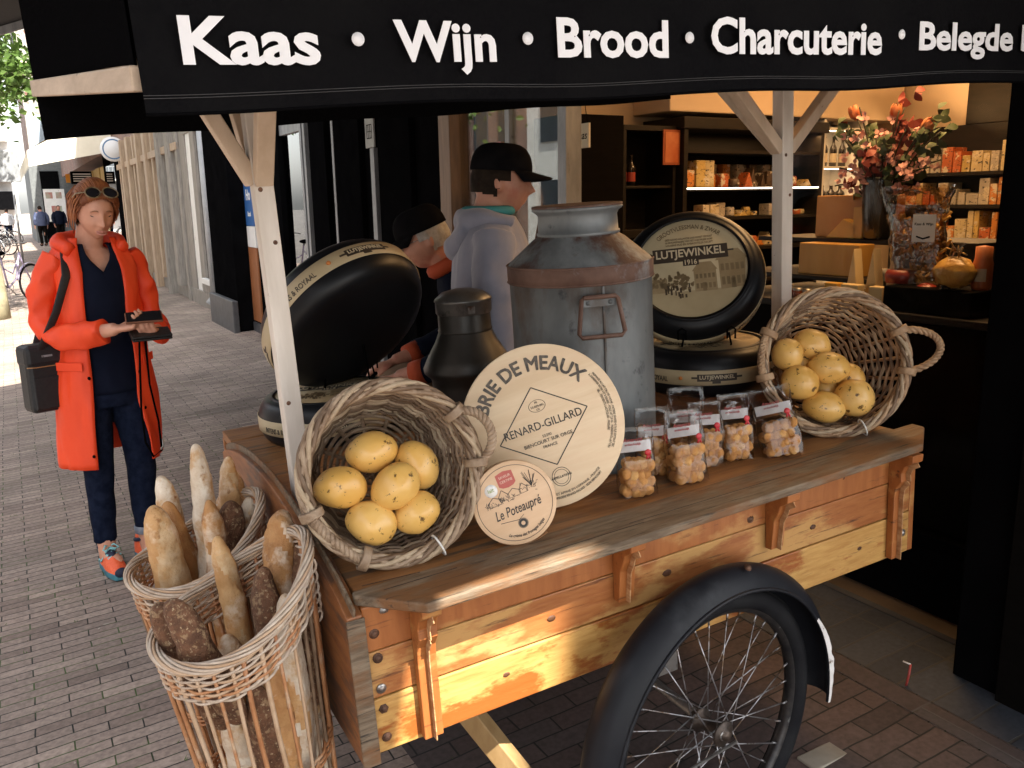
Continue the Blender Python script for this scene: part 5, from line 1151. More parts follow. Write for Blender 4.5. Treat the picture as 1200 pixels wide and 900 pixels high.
# coat
b = MB(); rings = []
for z, rx, ry, o, o2 in ((.49, .225, .185, .62, .50), (.60, .222, .18, .60, .47), (.75, .215, .175, .56, .44), (.90, .207, .17, .54, .42), (1.02, .196, .16, .54, .42), (1.12, .194, .155, .54, .42), (1.22, .198, .15, .5, .42), (1.31, .196, .138, .46, .42), (1.37, .178, .115, .5, .46), (1.415, .135, .095, .62, .58), (1.445, .098, .085, .8, .75)):
    rings.append((0, .02, z, rx, ry, o, o2))
R2 = []
for i in range(len(rings)-1):
    for t in (0, .25, .5, .75): R2.append(tuple(p+(q-p)*t for p, q in zip(rings[i], rings[i+1])))
R2.append(rings[-1]); loft(b, R2, 72, 1, wr=.017, seed=3)
co = solid(b.build('coat', COAT, wom), .007)
for nm, pts, rs, sd in (('sleeve', [(-.155, .01, 1.37), (-.212, .02, 1.26), (-.235, .02, 1.12), (-.205, -.06, 1.06), (-.125, -.18, 1.07), (-.075, -.24, 1.083)], [.060, .056, .053, .054, .048, .045], 1), ('sleeve', [(.155, .01, 1.37), (.212, .015, 1.26), (.238, .0, 1.11), (.225, -.08, 1.055), (.185, -.20, 1.055), (.155, -.25, 1.06)], [.060, .056, .053, .054, .048, .045], 7)):
    b = MB(); wob_tube(b, pts, rs, 26, .020, sd, 9); s_ = b.build(nm, COAT, co); k = s_.modifiers.new('smooth', 'SMOOTH'); k.iterations = 1
b = MB(); wob_tube(b, [(.115, -.07, 1.40), (.125, .03, 1.425), (.07, .105, 1.43), (0, .13, 1.425), (-.07, .105, 1.43), (-.125, .03, 1.425), (-.115, -.07, 1.40)], [.026, .036, .046, .05, .046, .036, .026], 16, .012, 4)
wob_tube(b, [(-.1, .10, 1.40), (0, .17, 1.36), (.1, .10, 1.40)], [.03, .055, .03], 16, .012, 4); b.build('hood', COAT, co)
def front_edge(z, side):
    for r0_, r1_ in zip(rings[:-1], rings[1:]):
        if z <= r1_[2]: t = (z-r0_[2])/(r1_[2]-r0_[2]); r = [p+(q-p)*t for p, q in zip(r0_, r1_)]; break
    a = -r[5]-.06 if side < 0 else r[6]+.06
    return V((r[3]*sin(a)*1.02, .02-r[4]*cos(a)*1.03, z))
for z in (.55, .72, .88):
    for sd in (-1, 1):
        p = front_edge(z, sd); q = MB(); q.lathe([(0, .004), (.006, .0035), (.0075, 0)], 12, axes((p.x, p.y-.02, 0), (0, 0, 1), p)); q.build('snap_button', BLACK, co)
for sx, yy in ((-1, 0), (1, 0)):
    a = -1.0 if sx < 0 else .85
    q = MB(); p = V((.207*sin(a), .02-.17*cos(a), .93)); q.box((0, 0, 0), (.13, .035, .004), axes((sin(a), -cos(a), 0), (cos(a), sin(a), 0), p+V((sin(a), -cos(a), 0))*.008)); q.build('pocket_flap', COAT, co, bevel=.002)
# shoes
SHO = mat('neon_orange_mesh', (.75, .10, .03), .6, c2=(.82, .14, .05), sc=90, bump=.25); SOLE = mat('teal_sole', (.03, .13, .17), .6, c2=(.05, .2, .25), sc=6); LACE = mat('turquoise_laces', (.25, .55, .58), .7); TOE = mat('navy_lining', (.012, .016, .04), .7)
for (px_, py_, an) in ((-.085, .0, R_(-6)), (.096, -.03, R_(22))):
    sh = bpy.data.objects.new('shoe', None); scene.collection.objects.link(sh); sh.parent = wom; sh.matrix_local = TR(px_, py_, 0) @ RZ(an)
    def outl(t): return .030+.016*sin(pi*min(1, t*1.15))**.7*(1-.12*math.exp(-((t-.45)/.15)**2)) if t < .97 else .022
    b = MB(); N = 24
    sec = []
    for k in range(N+1):
        t = k/N; y = .075-.265*t; w_ = .004+.043*(sin(pi*(.06+.88*t))**.55)*(1-.14*math.exp(-((t-.42)/.16)**2)); hgt = .062+.030*math.exp(-((t-.05)/.16)**2)-.004*t if t < .45 else .06*max(.25, 1-((t-.45)/.6)**1.7)
        sec.append((y, w_, hgt))
    b.grid(lambda i, j: (sec[round(j*N)][1]*(1-.0)*cos(pi*i)*(1-.35*sin(pi*i)**3), sec[round(j*N)][0], .024+(sec[round(j*N)][2])*sin(pi*i)**.8), 16, N); b.build('upper', SHO, sh)
    b = MB(); ol = [(sec[k][1]+.004, sec[k][0]) for k in range(N+1)]+[(-sec[k][1]-.004, sec[k][0]) for k in range(N, -1, -1)]
    b.prism(ol[::-1], .026, TR(0, 0, .002)); b.build('sole', SOLE, sh, bevel=.004)
    b = MB(); b.ball((0, -.185, .035), (.030, .016, .022), 14, 8); b.build('toe_cap', TOE, sh)
    b = MB(); b.tube([(.034*cos(a), .030+.045*sin(a), .098-.012*sin(a)) for a in [2*pi*k/20 for k in range(20)]], .009, 8, True); b.ball((0, -.03, .078), (.024, .05, .018), 12, 8); b.build('collar', TOE, sh)
    b = MB()
    for k in range(5):
        y = -.025-.02*k; z = .098-.010*k; b.tube([(-.024, y, z-.010), (0, y-.006, z+.003), (.024, y-.012, z-.010)], .0036, 6); b.tube([(.024, y, z-.010), (0, y-.006, z+.004), (-.024, y-.012, z-.010)], .0036, 6)
    for sx in (-1, 1): b.tube([(0, -.02, .108), (sx*.02, -.03, .118), (sx*.035, -.05, .105), (sx*.018, -.045, .10), (0, -.025, .106)], .0034, 6)
    b.build('laces', LACE, sh)
    for sx in (-1, 1):
        b = MB(); b.tube([(sx*.043, .02, .034), (sx*.0445, -.005, .056), (sx*.0425, -.02, .046), (sx*.040, -.05, .072)], .0032, 6); b.build('stripe', LACE, sh)
# what she carries
bagM = WM @ TR(-.250, .045, .775) @ RZ(R_(4))
BAGM = mat('black_nylon', (.006, .006, .007), .6, c2=(.012, .012, .013), sc=80, bump=.15)
sbg = thing('shoulder_bag', 'black nylon shoulder bag hanging at the woman side in orange', 'bag', bagM)
sbg['label'] = 'black nylon bag hanging on a strap at the hip of the woman in orange'
b = MB(); b.bb((-.085, -.055, -.03), (.085, .055, .25)); b.build('body', BAGM, sbg, bevel=.022)
b = MB(); b.bb((-.088, -.059, .16), (.088, .059, .248)); b.build('flap', BAGM, sbg, bevel=.02)
b = MB(); b.tube([(-.088, -.0605, .165), (-.05, -.061, .162), (.05, -.061, .162), (.088, -.0605, .165)], .002, 6); b.build('piping', mat('tan_piping', (.35, .17, .06), .6), sbg)
b = MB(); b.box((0, -.0605, .205), (.045, .002, .008)); b.build('logo_patch', GREYP, sbg)
b = MB(); b.bb((-.07, -.063, -.015), (.07, -.052, .12)); b.build('front_pocket', BAGM, sbg, bevel=.008)
I_ = bagM.inverted() @ WM
st_p = [I_ @ V(p) for p in ((-.26, .055, .92), (-.262, -.02, 1.02), (-.215, -.105, 1.16), (-.155, -.10, 1.30), (-.125, -.03, 1.405), (-.11, .04, 1.40), (-.16, .15, 1.2), (-.24, .13, 1.0), (-.285, .06, .92))]
b = MB(); b.tube(st_p, [(.018, .003)]*len(st_p), 8, ref=(1, 0, 0)); b.build('strap', BAGM, sbg)
ph = thing('phone', 'phone with a brown case held up in both hands of the woman', 'phone', WM @ TR(.045, -.375, 1.135) @ RZ(R_(-20)) @ RX(R_(28)))
b = MB(); b.box((0, 0, 0), (.15, .075, .011)); b.build('case', mat('brown_case', (.16, .06, .03), .5), ph, bevel=.004); b = MB(); b.box((0, 0, .006), (.14, .068, .002)); b.build('screen', mat('dark_screen', (.012, .012, .014), .1), ph)
wa = thing('wallet', 'black folded wallet held under the phone by the woman', 'wallet', WM @ TR(.075, -.355, 1.062) @ RZ(R_(-12)) @ RX(R_(18)))
b = MB(); b.box((0, 0, .006), (.165, .085, .010)); b.box((0, 0, -.006), (.165, .085, .010)); b.build('leather', mat('black_leather', (.012, .012, .012), .45, bump=.2, sc=60), wa, bevel=.004)
cd = thing('cord', 'thin black looped cord hanging from the hands of the woman', 'cord', WM)
b = MB(); b.tube([(.03, -.34, 1.05), (.025, -.32, .9), (.03, -.28, .75), (.04, -.26, .60), (.07, -.26, .53), (.11, -.26, .55), (.105, -.27, .68), (.07, -.30, .85), (.055, -.34, 1.05)], .005, 8); b.build('loop', BLACK, cd); b = MB(); b.tube([(.105, -.262, .555), (.118, -.262, .57), (.118, -.262, .60)], .006, 6); b.build('clip', STEEL, cd)
# --- generic dressed figure for the others
def figure(label, M, H, jacket, trous, skin, hairm, cap=None, arms='down', hood=None, collar=None, lean=0, detail=True, group=None, seated=False, headx=0):
    s = H/1.70; o = thing('person', label, 'person', M @ Matrix.Scale(s, 4), group)
    o.matrix_world = M; S = Matrix.Scale(s, 4)
    def bl(mb, nm, m, fz=None, sm=2):
        mb.v = [tuple(S @ V(v)) for v in mb.v]
        return fuse(mb, nm, m, o, fz*s, sm) if fz else mb.build(nm, m, o)
    hz, hy = (1.55, -.025); hip = .90
    Hm = TR(0, hy, hz) @ RX(R_(headx))
    sh_ = lambda p: p
    if seated:
        Hm = TR(0, -.285, 1.315) @ RX(R_(22))
    b = MB(); head(b, Hm)
    if seated:
        b.tube([(0, -.10, 1.12), (0, -.18, 1.19), (0, -.245, 1.26)], [.065, .056, .054], 16); b.ball((0, -.06, 1.0), (.14, .09, .14), 16, 12)
        hl, hr_ = [(-.19, -.36, .80), (-.15, -.44, .79)], [(.19, -.36, .80), (.15, -.44, .79)]
        for sx in (-1, 1): b.tube([(0, -.08, 1.08), (sx*.14, -.10, 1.12), (sx*.225, -.10, 1.02), (sx*.26, -.14, .90), (sx*.21, -.30, .835), (sx*.17, -.42, .80)], [.05, .045, .04, .038, .034, .027], 12); hand(b, (sx*.165, -.43, .795), (-sx*.2, -.9, -.2), (0, .1, -1), -sx, .35); b.tube([(sx*.12, -.45, .06), (sx*.12, -.45, .2), (sx*.125, -.45, .66), (sx*.1, .0, .72), (0, -.02, .98)], [.04, .045, .05, .06, .08], 12)
    else:
        b.tube([(0, .02, 1.36), (0, .015, 1.45), (0, -.005, 1.52)], [.07, .06, .058], 16); b.ball((0, .01, 1.3), (.14, .085, .11), 16, 12)
        for sx in (-1, 1):
            b.tube([(0, 0, 1.36), (sx*.16, .01, 1.37), (sx*.232, .02, 1.24), (sx*.26, .01, 1.08), (sx*.255, -.05, .84)], [.035, .03, .03, .03, .027], 12); hand(b, (sx*.255, -.055, .83), (0, -.25, -1), (-sx, 0, 0), -1, .4); b.tube([(sx*.09, .02, .05), (sx*.09, .02, .3), (sx*.06, .01, .9), (0, .01, 1.3)], [.04, .045, .06, .08], 12)
    bl(b, 'body', skin, .006 if detail else .009)
    if detail:
        k0 = len(scene.collection.objects); tmp = MB()
    b = MB(); hv = MB(); n, k_ = (88, 56) if detail else (40, 24); vs = []; keep = []
    for j in range(k_+1):
        th = pi*j/k_
        for i in range(n):
            a = 2*pi*i/n; d = V((sin(th)*cos(a), sin(th)*sin(a), cos(th))); vs.append(V((d.x*.078, d.y*.1, d.z*.117))*(1.05+.03*noise.noise(d*6)))
            keep.append(not (d.y < (-.30 if d.z > -.05 else .02-.2*d.z) and d.z < .55) and d.z > -.48+.15*d.y)
    hv.add(vs, [q for q in [(j*n+i, (j+1)*n+i, (j+1)*n+(i+1) % n, j*n+(i+1) % n) for j in range(k_) for i in range(n)] if all(keep[x] for x in q)], 0, True, Hm)
    bl(hv, 'hair', hairm)
    if cap:
        c = MB(); c.grid(lambda i, j: ((.083-.0*j)*cos(2*pi*i)*cos(pi/2*j*.96)**.6, .106*sin(2*pi*i)*cos(pi/2*j*.96)**.6, .034+.092*sin(pi/2*j)**.9), 32, 10, wrap=True, M=Hm)
        c.grid(lambda i, j: (.083*sin((i-.5)*2.4)*(1-.10*j), -.106*cos((i-.5)*2.4)-.072*j*max(0, cos((i-.5)*2.1)), .036-.016*j-.02*j*abs(i-.5)*2), 16, 6, M=Hm); ob = bl(c, 'cap', cap); solid(ob, .004)
    b = MB()
    if seated:
        wob_tube(b, [(0, .02, .70), (0, .03, .82), (0, -.02, .98), (0, -.09, 1.11), (0, -.15, 1.19), (0, -.185, 1.225)], [.165, .175, .18, .165, .115, .078], 26, .012, 3)
        for sx in (-1, 1): wob_tube(b, [(sx*.14, -.10, 1.12), (sx*.225, -.10, 1.02), (sx*.265, -.14, .90), (sx*.215, -.33, .825)], [.075, .072, .062, .048], 18, .012, sx+4)
    else:
        loft(b, [(0, .015, .84, .195, .135), (0, .015, .95, .20, .14), (0, .015, 1.08, .195, .14), (0, .01, 1.2, .205, .145), (0, .01, 1.31, .205, .135), (0, .01, 1.38, .17, .11), (0, .01, 1.435, .09, .08)], 36, wr=.01, seed=H)
        for sx in (-1, 1): wob_tube(b, [(sx*.16, .01, 1.37), (sx*.232, .02, 1.24), (sx*.265, .02, 1.1), (sx*.262, -.02, .96), (sx*.258, -.045, .88)], [.072, .072, .066, .058, .05], 18, .012, sx+2)
    bl(b, 'jacket', jacket, .009 if detail else .012, 2)
    if hood:
        b = MB(); wob_tube(b, [(.09, -.06, 1.41), (.10, .03, 1.425), (.055, .085, 1.425), (0, .10, 1.42), (-.055, .085, 1.425), (-.10, .03, 1.425), (-.09, -.06, 1.41)], [.022, .032, .042, .046, .042, .032, .022], 16, .012, 4)
        wob_tube(b, [(-.08, .09, 1.40), (0, .125, 1.33), (.08, .09, 1.40)], [.035, .055, .035], 16, .012, 6); bl(b, 'hood', hood, .008)
    if collar:
        b = MB(); y0, z0_ = (-.195, 1.235) if seated else (.0, 1.44)
        b.tube([(.082*sin(a), y0+.02-.078*cos(a), z0_+(.05*cos(a)*-1 if seated else .012)) for a in [2*pi*k/24 for k in range(24)]], .030 if seated else .017, 8, True); bl(b, 'collar', collar)
        if seated:
            b = MB()
            for sx in (-1, 1): b.tube([(sx*.222, -.315, .83), (sx*.195, -.365, .815)], [.05, .046], 14)
            bl(b, 'cuffs', collar)
    b = MB()
    if seated:
        for sx in (-1, 1): wob_tube(b, [(sx*.10, .02, .70), (sx*.12, -.22, .71), (sx*.13, -.46, .69), (sx*.125, -.48, .45), (sx*.12, -.45, .10)], [.11, .095, .075, .066, .055], 18, .008, sx+8)
    else:
        b.ball((0, .015, .86), (.17, .125, .1), 16, 10)
        for sx in (-1, 1): wob_tube(b, [(sx*.09, .015, .88), (sx*.095, .0, .66), (sx*.095, .0, .47), (sx*.092, .02, .28), (sx*.09, .025, .09)], [.10, .088, .07, .062, .056], 18, .008, sx+8)
    bl(b, 'trousers', trous, .01, 2)
    for sx in (-1, 1):
        b = MB(); b.ball((sx*.09 if not seated else sx*.12, -.045 if not seated else -.50, .045), (.045, .125, .045), 16, 10); bl(b, 'shoe', BLACK)
    return o, Hm, S
HOOD = mat('lavender_grey_fleece', (.20, .205, .26), .85, c2=(.255, .26, .32), sc=6, bump=.12, bsc=10, sheen=.3)
BCAP = mat('black_cap_cloth', (.005, .005, .006), .9, spec=.02, c2=(.008, .008, .009), sc=20); NVJ = mat('navy_jacket', (.005, .007, .016), .8, spec=.05, c2=(.009, .012, .024), sc=7, bump=.15)
p = V((-.055, 3.22, 0)); p.z = gz(p)
mo, Hm, S_ = figure('man in a lavender grey hooded jacket and black cap seen from behind', TR(p) @ RZ(R_(94)), 1.815, HOOD, DENIM, SKIN2, DARKH, BCAP, hood=HOOD, collar=mat('teal_lining', (.03, .22, .24), .7), headx=4)
p = V((-.06, 3.85, 0)); p.z = gz(p)-.05
KHA = mat('khaki_cloth', (.16, .10, .06), .8, c2=(.22, .145, .09), sc=8, bump=.1); ORC = mat('orange_lining', (.36, .05, .009), .8)
so_, Hm, S_ = figure('older man with glasses and black cap sitting bent over, navy jacket with orange collar', TR(p) @ RZ(R_(-80)), 1.89, NVJ, KHA, SKIN2, GREYH, BCAP, collar=ORC, seated=True)
b = MB(); 
for sx in (-1, 1):
    b.tube([(sx*.032+.022*cos(a), -.098, .008+.017*sin(a)) for a in [2*pi*k/18 for k in range(18)]], .0018, 6, True, M=Hm); b.tube([(sx*.054, -.095, .012), (sx*.078, .01, .008)], .0018, 6, M=Hm)
b.tube([(-.01, -.1, .012), (.01, -.1, .012)], .0018, 6, M=Hm); b.v = [tuple(S_ @ V(v)) for v in b.v]
tag(b.build('glasses', STEEL), 'thin wire glasses worn by the older man in the black cap', 'glasses').matrix_world = so_.matrix_world
stl = thing('stool', 'dark wooden stool under the older man in the navy jacket', 'stool', so_.matrix_world @ TR(0, .02, 0))
b = MB(); b.lathe([(0, .615), (.16, .615), (.165, .605), (.16, .585), (0, .585)], 32); b.build('seat', SHELFB, stl)
for k in range(4):
    a = pi/4+pi/2*k; b = MB(); b.bar((.12*cos(a), .12*sin(a), .584), (.17*cos(a), .17*sin(a), 0), .03, .03); b.build('leg', SHELFB, stl)
# far people
WSH = mat('white_shirt', (.6, .6, .62), .8); BLJ = mat('blue_navy_jacket', (.03, .04, .09), .8, c2=(.07, .09, .16), sc=3)
for (d, t, rz, H, j, tr_, lb) in ((-1.22, 42.3, 200, 1.78, BLJ, BLACKW, 'far person in a blue navy jacket walking past the white poster'), (-.44, 43.6, 20, 1.75, NVJ, BLACKW, 'far person in dark clothes under the white poster by the grey wall'), (-2.5, 52, 190, 1.75, WSH, NVJ, 'far person in a white shirt beside the parked bicycles')):
    P = shop_pt(d, t, ground_z(d)); figure(lb, TR(P) @ RZ(R_(rz+30)), H, j, tr_, SKIN2, DARKH, detail=False, group='people far down the street')
# ------------------------------------------------------------------ inside the shop
WARM = (1.0, .56, .24)
def lamp(nm, d, t, z, e, sx, sy, rot=None):
    l = bpy.data.lights.new(nm, 'AREA'); l.energy = e; l.color = WARM; l.shape = 'RECTANGLE'; l.size = sx; l.size_y = sy
    o = bpy.data.objects.new(nm, l); scene.collection.objects.link(o); o.matrix_world = SH @ TR(d, t, z) @ (rot or Matrix.Identity(4)); return o
lamp('ceiling_light', 3.0, 2.6, 2.95, 15, 2.2, .3); lamp('ceiling_light', 1.3, 1.0, 2.95, 2.2, .3, .8)
lamp('cove_light', 3.4, 3.5, 2.25, 12, 2.6, .1, RX(R_(-155)))
LEDM = mat('led_strip', (1, .85, .65), .5, emis=3.0)
SHI = SH @ TR(0, .42, 0)
unit = thing('cheese_shelving', 'dark wall shelving packed with cheese behind the right post of the cart', 'shelves', SHI)
b = MB(); b.bb((2.18, 3.98, .3), (3.80, 4.0, 2.14)); b.build('back_panel', SHELFB, unit)
for d in (2.18, 3.76): b = MB(); b.bb((d, 3.55, .3), (d+.04, 3.98, 2.14)); b.build('side_panel', SHELFB, unit)
b = MB(); b.bb((2.16, 3.53, 2.141), (3.84, 4.05, 2.23)); b.build('cornice', SHELFB, unit, bevel=.004)
for z in (.9, 1.18, 1.44, 1.68, 1.98):
    b = MB(); b.bb((2.221, 3.56, z-.025), (3.759, 3.979, z)); so2 = b.build('shelf', SHELFB, unit)
    if z == 1.68: b = MB(); b.bb((2.221, 3.550, z-.012), (3.759, 3.559, z-.002)); b.build('light_strip', LEDM, so2)
lamp('shelf_light', 3.0, 4.02, 1.66, 2.4, 1.5, .05); lamp('shelf_light', 3.0, 4.0, 2.12, 2.2, 1.5, .05)
wine = thing('wine_cabinet', 'dark wooden cabinet with posters between the inner door and cheese shelves', 'cabinet', SHI)
b = MB(); b.bb((1.63, 3.62, .1), (2.16, 4.0, 1.36)); b.bb((1.63, 3.97, 1.36), (2.16, 4.0, 2.12)); b.bb((1.63, 3.62, 1.36), (1.66, 3.97, 2.12)); b.bb((2.13, 3.62, 1.36), (2.16, 3.97, 2.12)); b.bb((1.66, 3.64, 1.68), (2.13, 3.97, 1.70)); b.bb((1.63, 3.62, 2.12), (2.16, 4.0, 2.16)); b.build('carcass', SHELFB, wine, bevel=.003)
b = MB(); b.bb((1.68, 3.605, .9), (2.11, 3.619, 1.3)); b.build('drawer', BLACKW, wine, bevel=.004)
WOODPIC = mat('poster_dark_blue', (.03, .05, .09), .5, c2=(.35, .12, .05), sc=2.5); ORP = mat('poster_orange', (.4, .09, .02), .5, c2=(.55, .2, .08), sc=4)
def flat_pic(nm, label, d0, d1, t, z0, z1, m, frame):
    o = thing(nm, label, 'poster', SHI); b = MB(); b.bb((d0, t, z0), (d1, t+.012, z1)); b.build('frame', frame, o); b = MB(); b.bb((d0+.018, t-.004, z0+.018), (d1-.018, t-.001, z1-.018)); b.build('picture', m, o)
flat_pic('poster', 'grey framed dark picture hung beside the inner door', 1.36, 1.60, 3.59, 1.84, 2.10, WOODPIC, GREYP)
flat_pic('poster', 'small orange poster at the corner of the cheese shelves', 2.0, 2.17, 3.59, 1.86, 2.13, ORP, mat('orange_frame', (.3, .07, .02), .5))
BOTG = mat('dark_bottle_glass', (.02, .015, .012), .15, spec=.7); 
def bottle_mesh(h, r):
    b = MB(); b.lathe([(0, 0), (r, .002), (r, h*.58), (r*.85, h*.66), (r*.38, h*.76), (r*.34, h*.95), (r*.42, h*.955), (r*.42, h), (0, h)], 16); return b
def label_mesh(h, r, z0=.15, z1=.45): b = MB(); b.lathe([(r+.0006, h*z0), (r+.0006, h*z1)], 16); return b
q = random.Random(21)
LBR = mat('red_bottle_label', (.35, .05, .03), .5); LBC = mat('cream_bottle_label', (.5, .42, .3), .6)
def bottle(d, t, z, h, r, lm, label, grp):
    o = thing('bottle', label, 'bottle', SHI @ TR(d, t, z), grp); bottle_mesh(h, r).build('glass', BOTG, o); label_mesh(h, r).build('label', lm, o)
for k, d in enumerate((1.71, 1.80)): bottle(d, 3.74, 1.70, .24, .034, LBR, 'dark bottle with red label, %s of the pair beside the grey framed picture' % ('left' if k == 0 else 'right'), 'red labelled bottles')
PK = [mat('cheese_pack', c, .45, c2=tuple(x*.75 for x in c), sc=6, coat=.2, c3=(.6, .52, .38), s3=11, lo=.56, hi=.58, c4=(.03, .025, .02), s4=26, st4=(1, 1, 2.2), lo4=.585, hi4=.60) for c in ((.55, .38, .12), (.6, .22, .04), (.62, .5, .28), (.45, .4, .33), (.08, .05, .03), (.5, .12, .03))]
PKN = ('yellow', 'orange', 'pale', 'grey white', 'dark', 'red')
def wedge_poly(w_, h): return [(0, 0), (w_, 0), (w_*.5, h)]
SHN = {.9: 'lowest', 1.18: 'second', 1.44: 'counter', 1.68: 'lit', 1.98: 'top'}
used_lb = {}
for z, n in ((1.18, 12), (1.44, 26), (1.68, 16)):
    d = 2.26
    for k in range(n):
        w_ = q.uniform(.05, .11); h = q.uniform(.06, .17) if z != 1.44 else q.uniform(.04, .12); kk = q.randrange(6); 
        if z == 1.68 and k in (1, 2): w_, h, kk = .1, .22, (0, 2)[k-1]
        b = MB(); t = q.uniform(3.60, 3.68)
        shp = q.randrange(3)
        if shp == 0: b.bb((d, t, z+.001), (d+w_, t+.12, z+h))
        elif shp == 1: b.prism(wedge_poly(w_, h), .12, Matrix(((1, 0, 0, d), (0, 0, 1, t), (0, 1, 0, z+.001), (0, 0, 0, 1))))
        else: b.lathe([(0, 0), (w_*.48, 0), (w_*.5, .01), (w_*.5, h*.6), (w_*.42, h*.7), (0, h*.72)], 18, TR(d+w_/2, t+.06, z+.001))
        o = b.build('cheese', PK[kk], None, SHI, bevel=.006)
        o['label'] = 'small %s %s of cheese on the dark wall shelving' % (PKN[kk], ('block', 'wedge', 'round')[shp]); o['category'] = 'cheese'; o['group'] = '%s cheese %ss on the dark shelving' % (PKN[kk], ('block', 'wedge', 'round')[shp])
        d += w_+q.uniform(.005, .03)
        if d > 3.66: break
    if z == 1.68:
        for k in range(6):
            b = MB(); w_ = .09; b.bb((2.7+.16*k, 3.82, z+.001), (2.7+.16*k+w_, 3.93, z+.2)); o = b.build('cheese', PK[(2, 1, 3, 4, 3, 0)[k]], None, SHI, bevel=.006)
            o['label'] = 'upright %s cheese pack at the back of the lit shelf' % PKN[(2, 1, 3, 4, 3, 0)[k]]; o['category'] = 'cheese'; o['group'] = 'upright %s packs on the lit shelf' % PKN[(2, 1, 3, 4, 3, 0)[k]]
ws = thing('white_shelf', 'narrow white lit shelf of bottles left of the flowers', 'shelves', SHI)
b = MB(); b.bb((3.86, 3.97, .3), (4.42, 3.999, 2.7)); b.build('back_panel', WHITEP, ws)
for d in (3.85, 4.40): b = MB(); b.bb((d, 3.6, .3), (d+.03, 3.97, 2.7)); b.build('side_panel', WHITEP, ws)
for z in (1.20, 1.52, 1.86, 2.20):
    b = MB(); b.bb((3.881, 3.62, z-.02), (4.399, 3.969, z)); s_ = b.build('shelf', WHITEP, ws); b = MB(); b.bb((3.89, 3.70, z-.024), (4.39, 3.71, z-.0205)); b.build('light_strip', LEDM, s_); lamp('shelf_light', 4.08, 4.16, z-.035, .35, .45, .04)
for zi, z in enumerate((1.20, 1.52, 1.86, 2.20)):
    for k in range(4):
        bottle(3.95+.125*k, 3.78, z+.001, (.2, .17, .27, .24)[zi], .033 if zi != 1 else .045, (LBC, LBC, LBR, LBC)[(k+zi) % 4], 'dark bottle on the narrow white shelf, %s row' % ('lowest', 'second', 'third', 'top')[zi], 'bottles in the %s row of the white shelf' % ('lowest', 'second', 'third', 'top')[zi])
bk = thing('back_shelf', 'dark shelves on the rear wall with boxed goods, behind the flowers', 'shelves', SH)
b = MB()
for z in (1.2, 1.5, 1.78): b.bb((4.7, 1.2, z-.03), (5.04, 3.9, z))
for t in (1.2, 2.5, 3.86): b.bb((4.7, t, .1), (5.04, t+.04, 2.0))
b.build('carcass', SHELFB, bk, bevel=.003)
q = random.Random(5)
for zi, z in enumerate((1.2, 1.5, 1.78)):
    t = 2.62
    while t < 3.78:
        w_ = q.uniform(.035, .11); h = q.uniform(.08, .26); kk = q.choice((0, 2, 3, 1, 5)); b = MB(); b.bb((4.74, t, z+.001), (4.95, t+w_, z+min(h, .25))); o = b.build('gift_box', PK[kk], None, SH, bevel=.004)
        o['label'] = '%s boxed gift on the rear wall shelves behind the flowers' % PKN[kk]; o['category'] = 'box'; o['group'] = '%s boxes on the rear shelves' % PKN[kk]; t += w_+q.uniform(.004, .02)
lamp('shelf_light', 4.65, 3.1, 2.3, .8, .1, 1.6, RY(R_(50)))
# window display
ds = thing('window_display', 'stepped dark display counter in the shop window with cheeses and flowers', 'counter', SH)
b = MB(); b.bb((.28, .14, .35), (.95, 1.6, 1.14)); b.build('cabinet', BLACKW, ds, bevel=.005)
b = MB(); b.bb((.27, .13, 1.141), (.97, 1.62, 1.17)); b.build('counter_top', SHELFB, ds, bevel=.004)
for z, d0 in ((1.265, .42), (1.415, .58)): b = MB(); b.bb((d0, .5, z-.02), (.95, 1.6, z)); b.build('step', SHELFB, ds, bevel=.003)
lamp('window_spot', .55, .9, 2.6, 7.0, .5, .9); lamp('window_spot', .40, .45, 2.5, 2.4, .3, .3)
CHY = mat('yellow_cheese', (.55, .30, .05), .4, c2=(.62, .36, .08), sc=4, coat=.1); CHP = mat('pale_cheese', (.62, .46, .22), .45, c2=(.68, .52, .28), sc=5); CHB = mat('brown_rind_cheese', (.40, .17, .035), .45, c2=(.5, .24, .06), sc=4, bump=.1)
def prismt(poly, d, dp, m, nm, label, cat, grp=None, tlt=0):    # outline in (street, height), depth into the shop
    b = MB(); b.prism([(x, y) for x, y in poly], dp, SH @ Matrix(((0, 0, 1, d), (-1, 0, 0, 0), (0, 1, 0, 0), (0, 0, 0, 1)))); b.v = [tuple(v) for v in b.v]
    o = b.build(nm, m, None, None, bevel=.004, fix=True); tag(o, label, cat, grp); return o
def rect(t0, t1, z0, z1): return [(-t1, z0), (-t0, z0), (-t0, z1), (-t1, z1)]
prismt(rect(1.03, 1.33, 1.416, 1.60), .66, .22, CHB, 'cheese_block', 'large brown cheese block at the left on the upper window step', 'cheese')
prismt([(-1.22, 1.416), (-1.06, 1.416), (-1.05, 1.47), (-1.13, 1.50)], .60, .05, CHY, 'cheese_wedge', 'yellow cheese wedge lying before the large brown block', 'cheese')
prismt(rect(1.03, 1.08, 1.416, 1.55), .60, .05, CHY, 'cheese_slice', 'upright yellow cheese slice right of the lying wedge', 'cheese')
prismt([(-1.03, 1.416), (-.95, 1.416), (-.965, 1.66)], .62, .1, CHP, 'cheese_wedge', 'tall pale cheese wedge standing left of the flower vase', 'cheese')
prismt(rect(.93, 1.24, 1.266, 1.40), .46, .1, mat('ribbed_orange_cheese', (.48, .24, .05), .45, c2=(.56, .3, .07), sc=12, st=(1, 1, .2), bump=.3), 'cheese_block', 'wide ribbed orange cheese block on the middle window step', 'cheese')
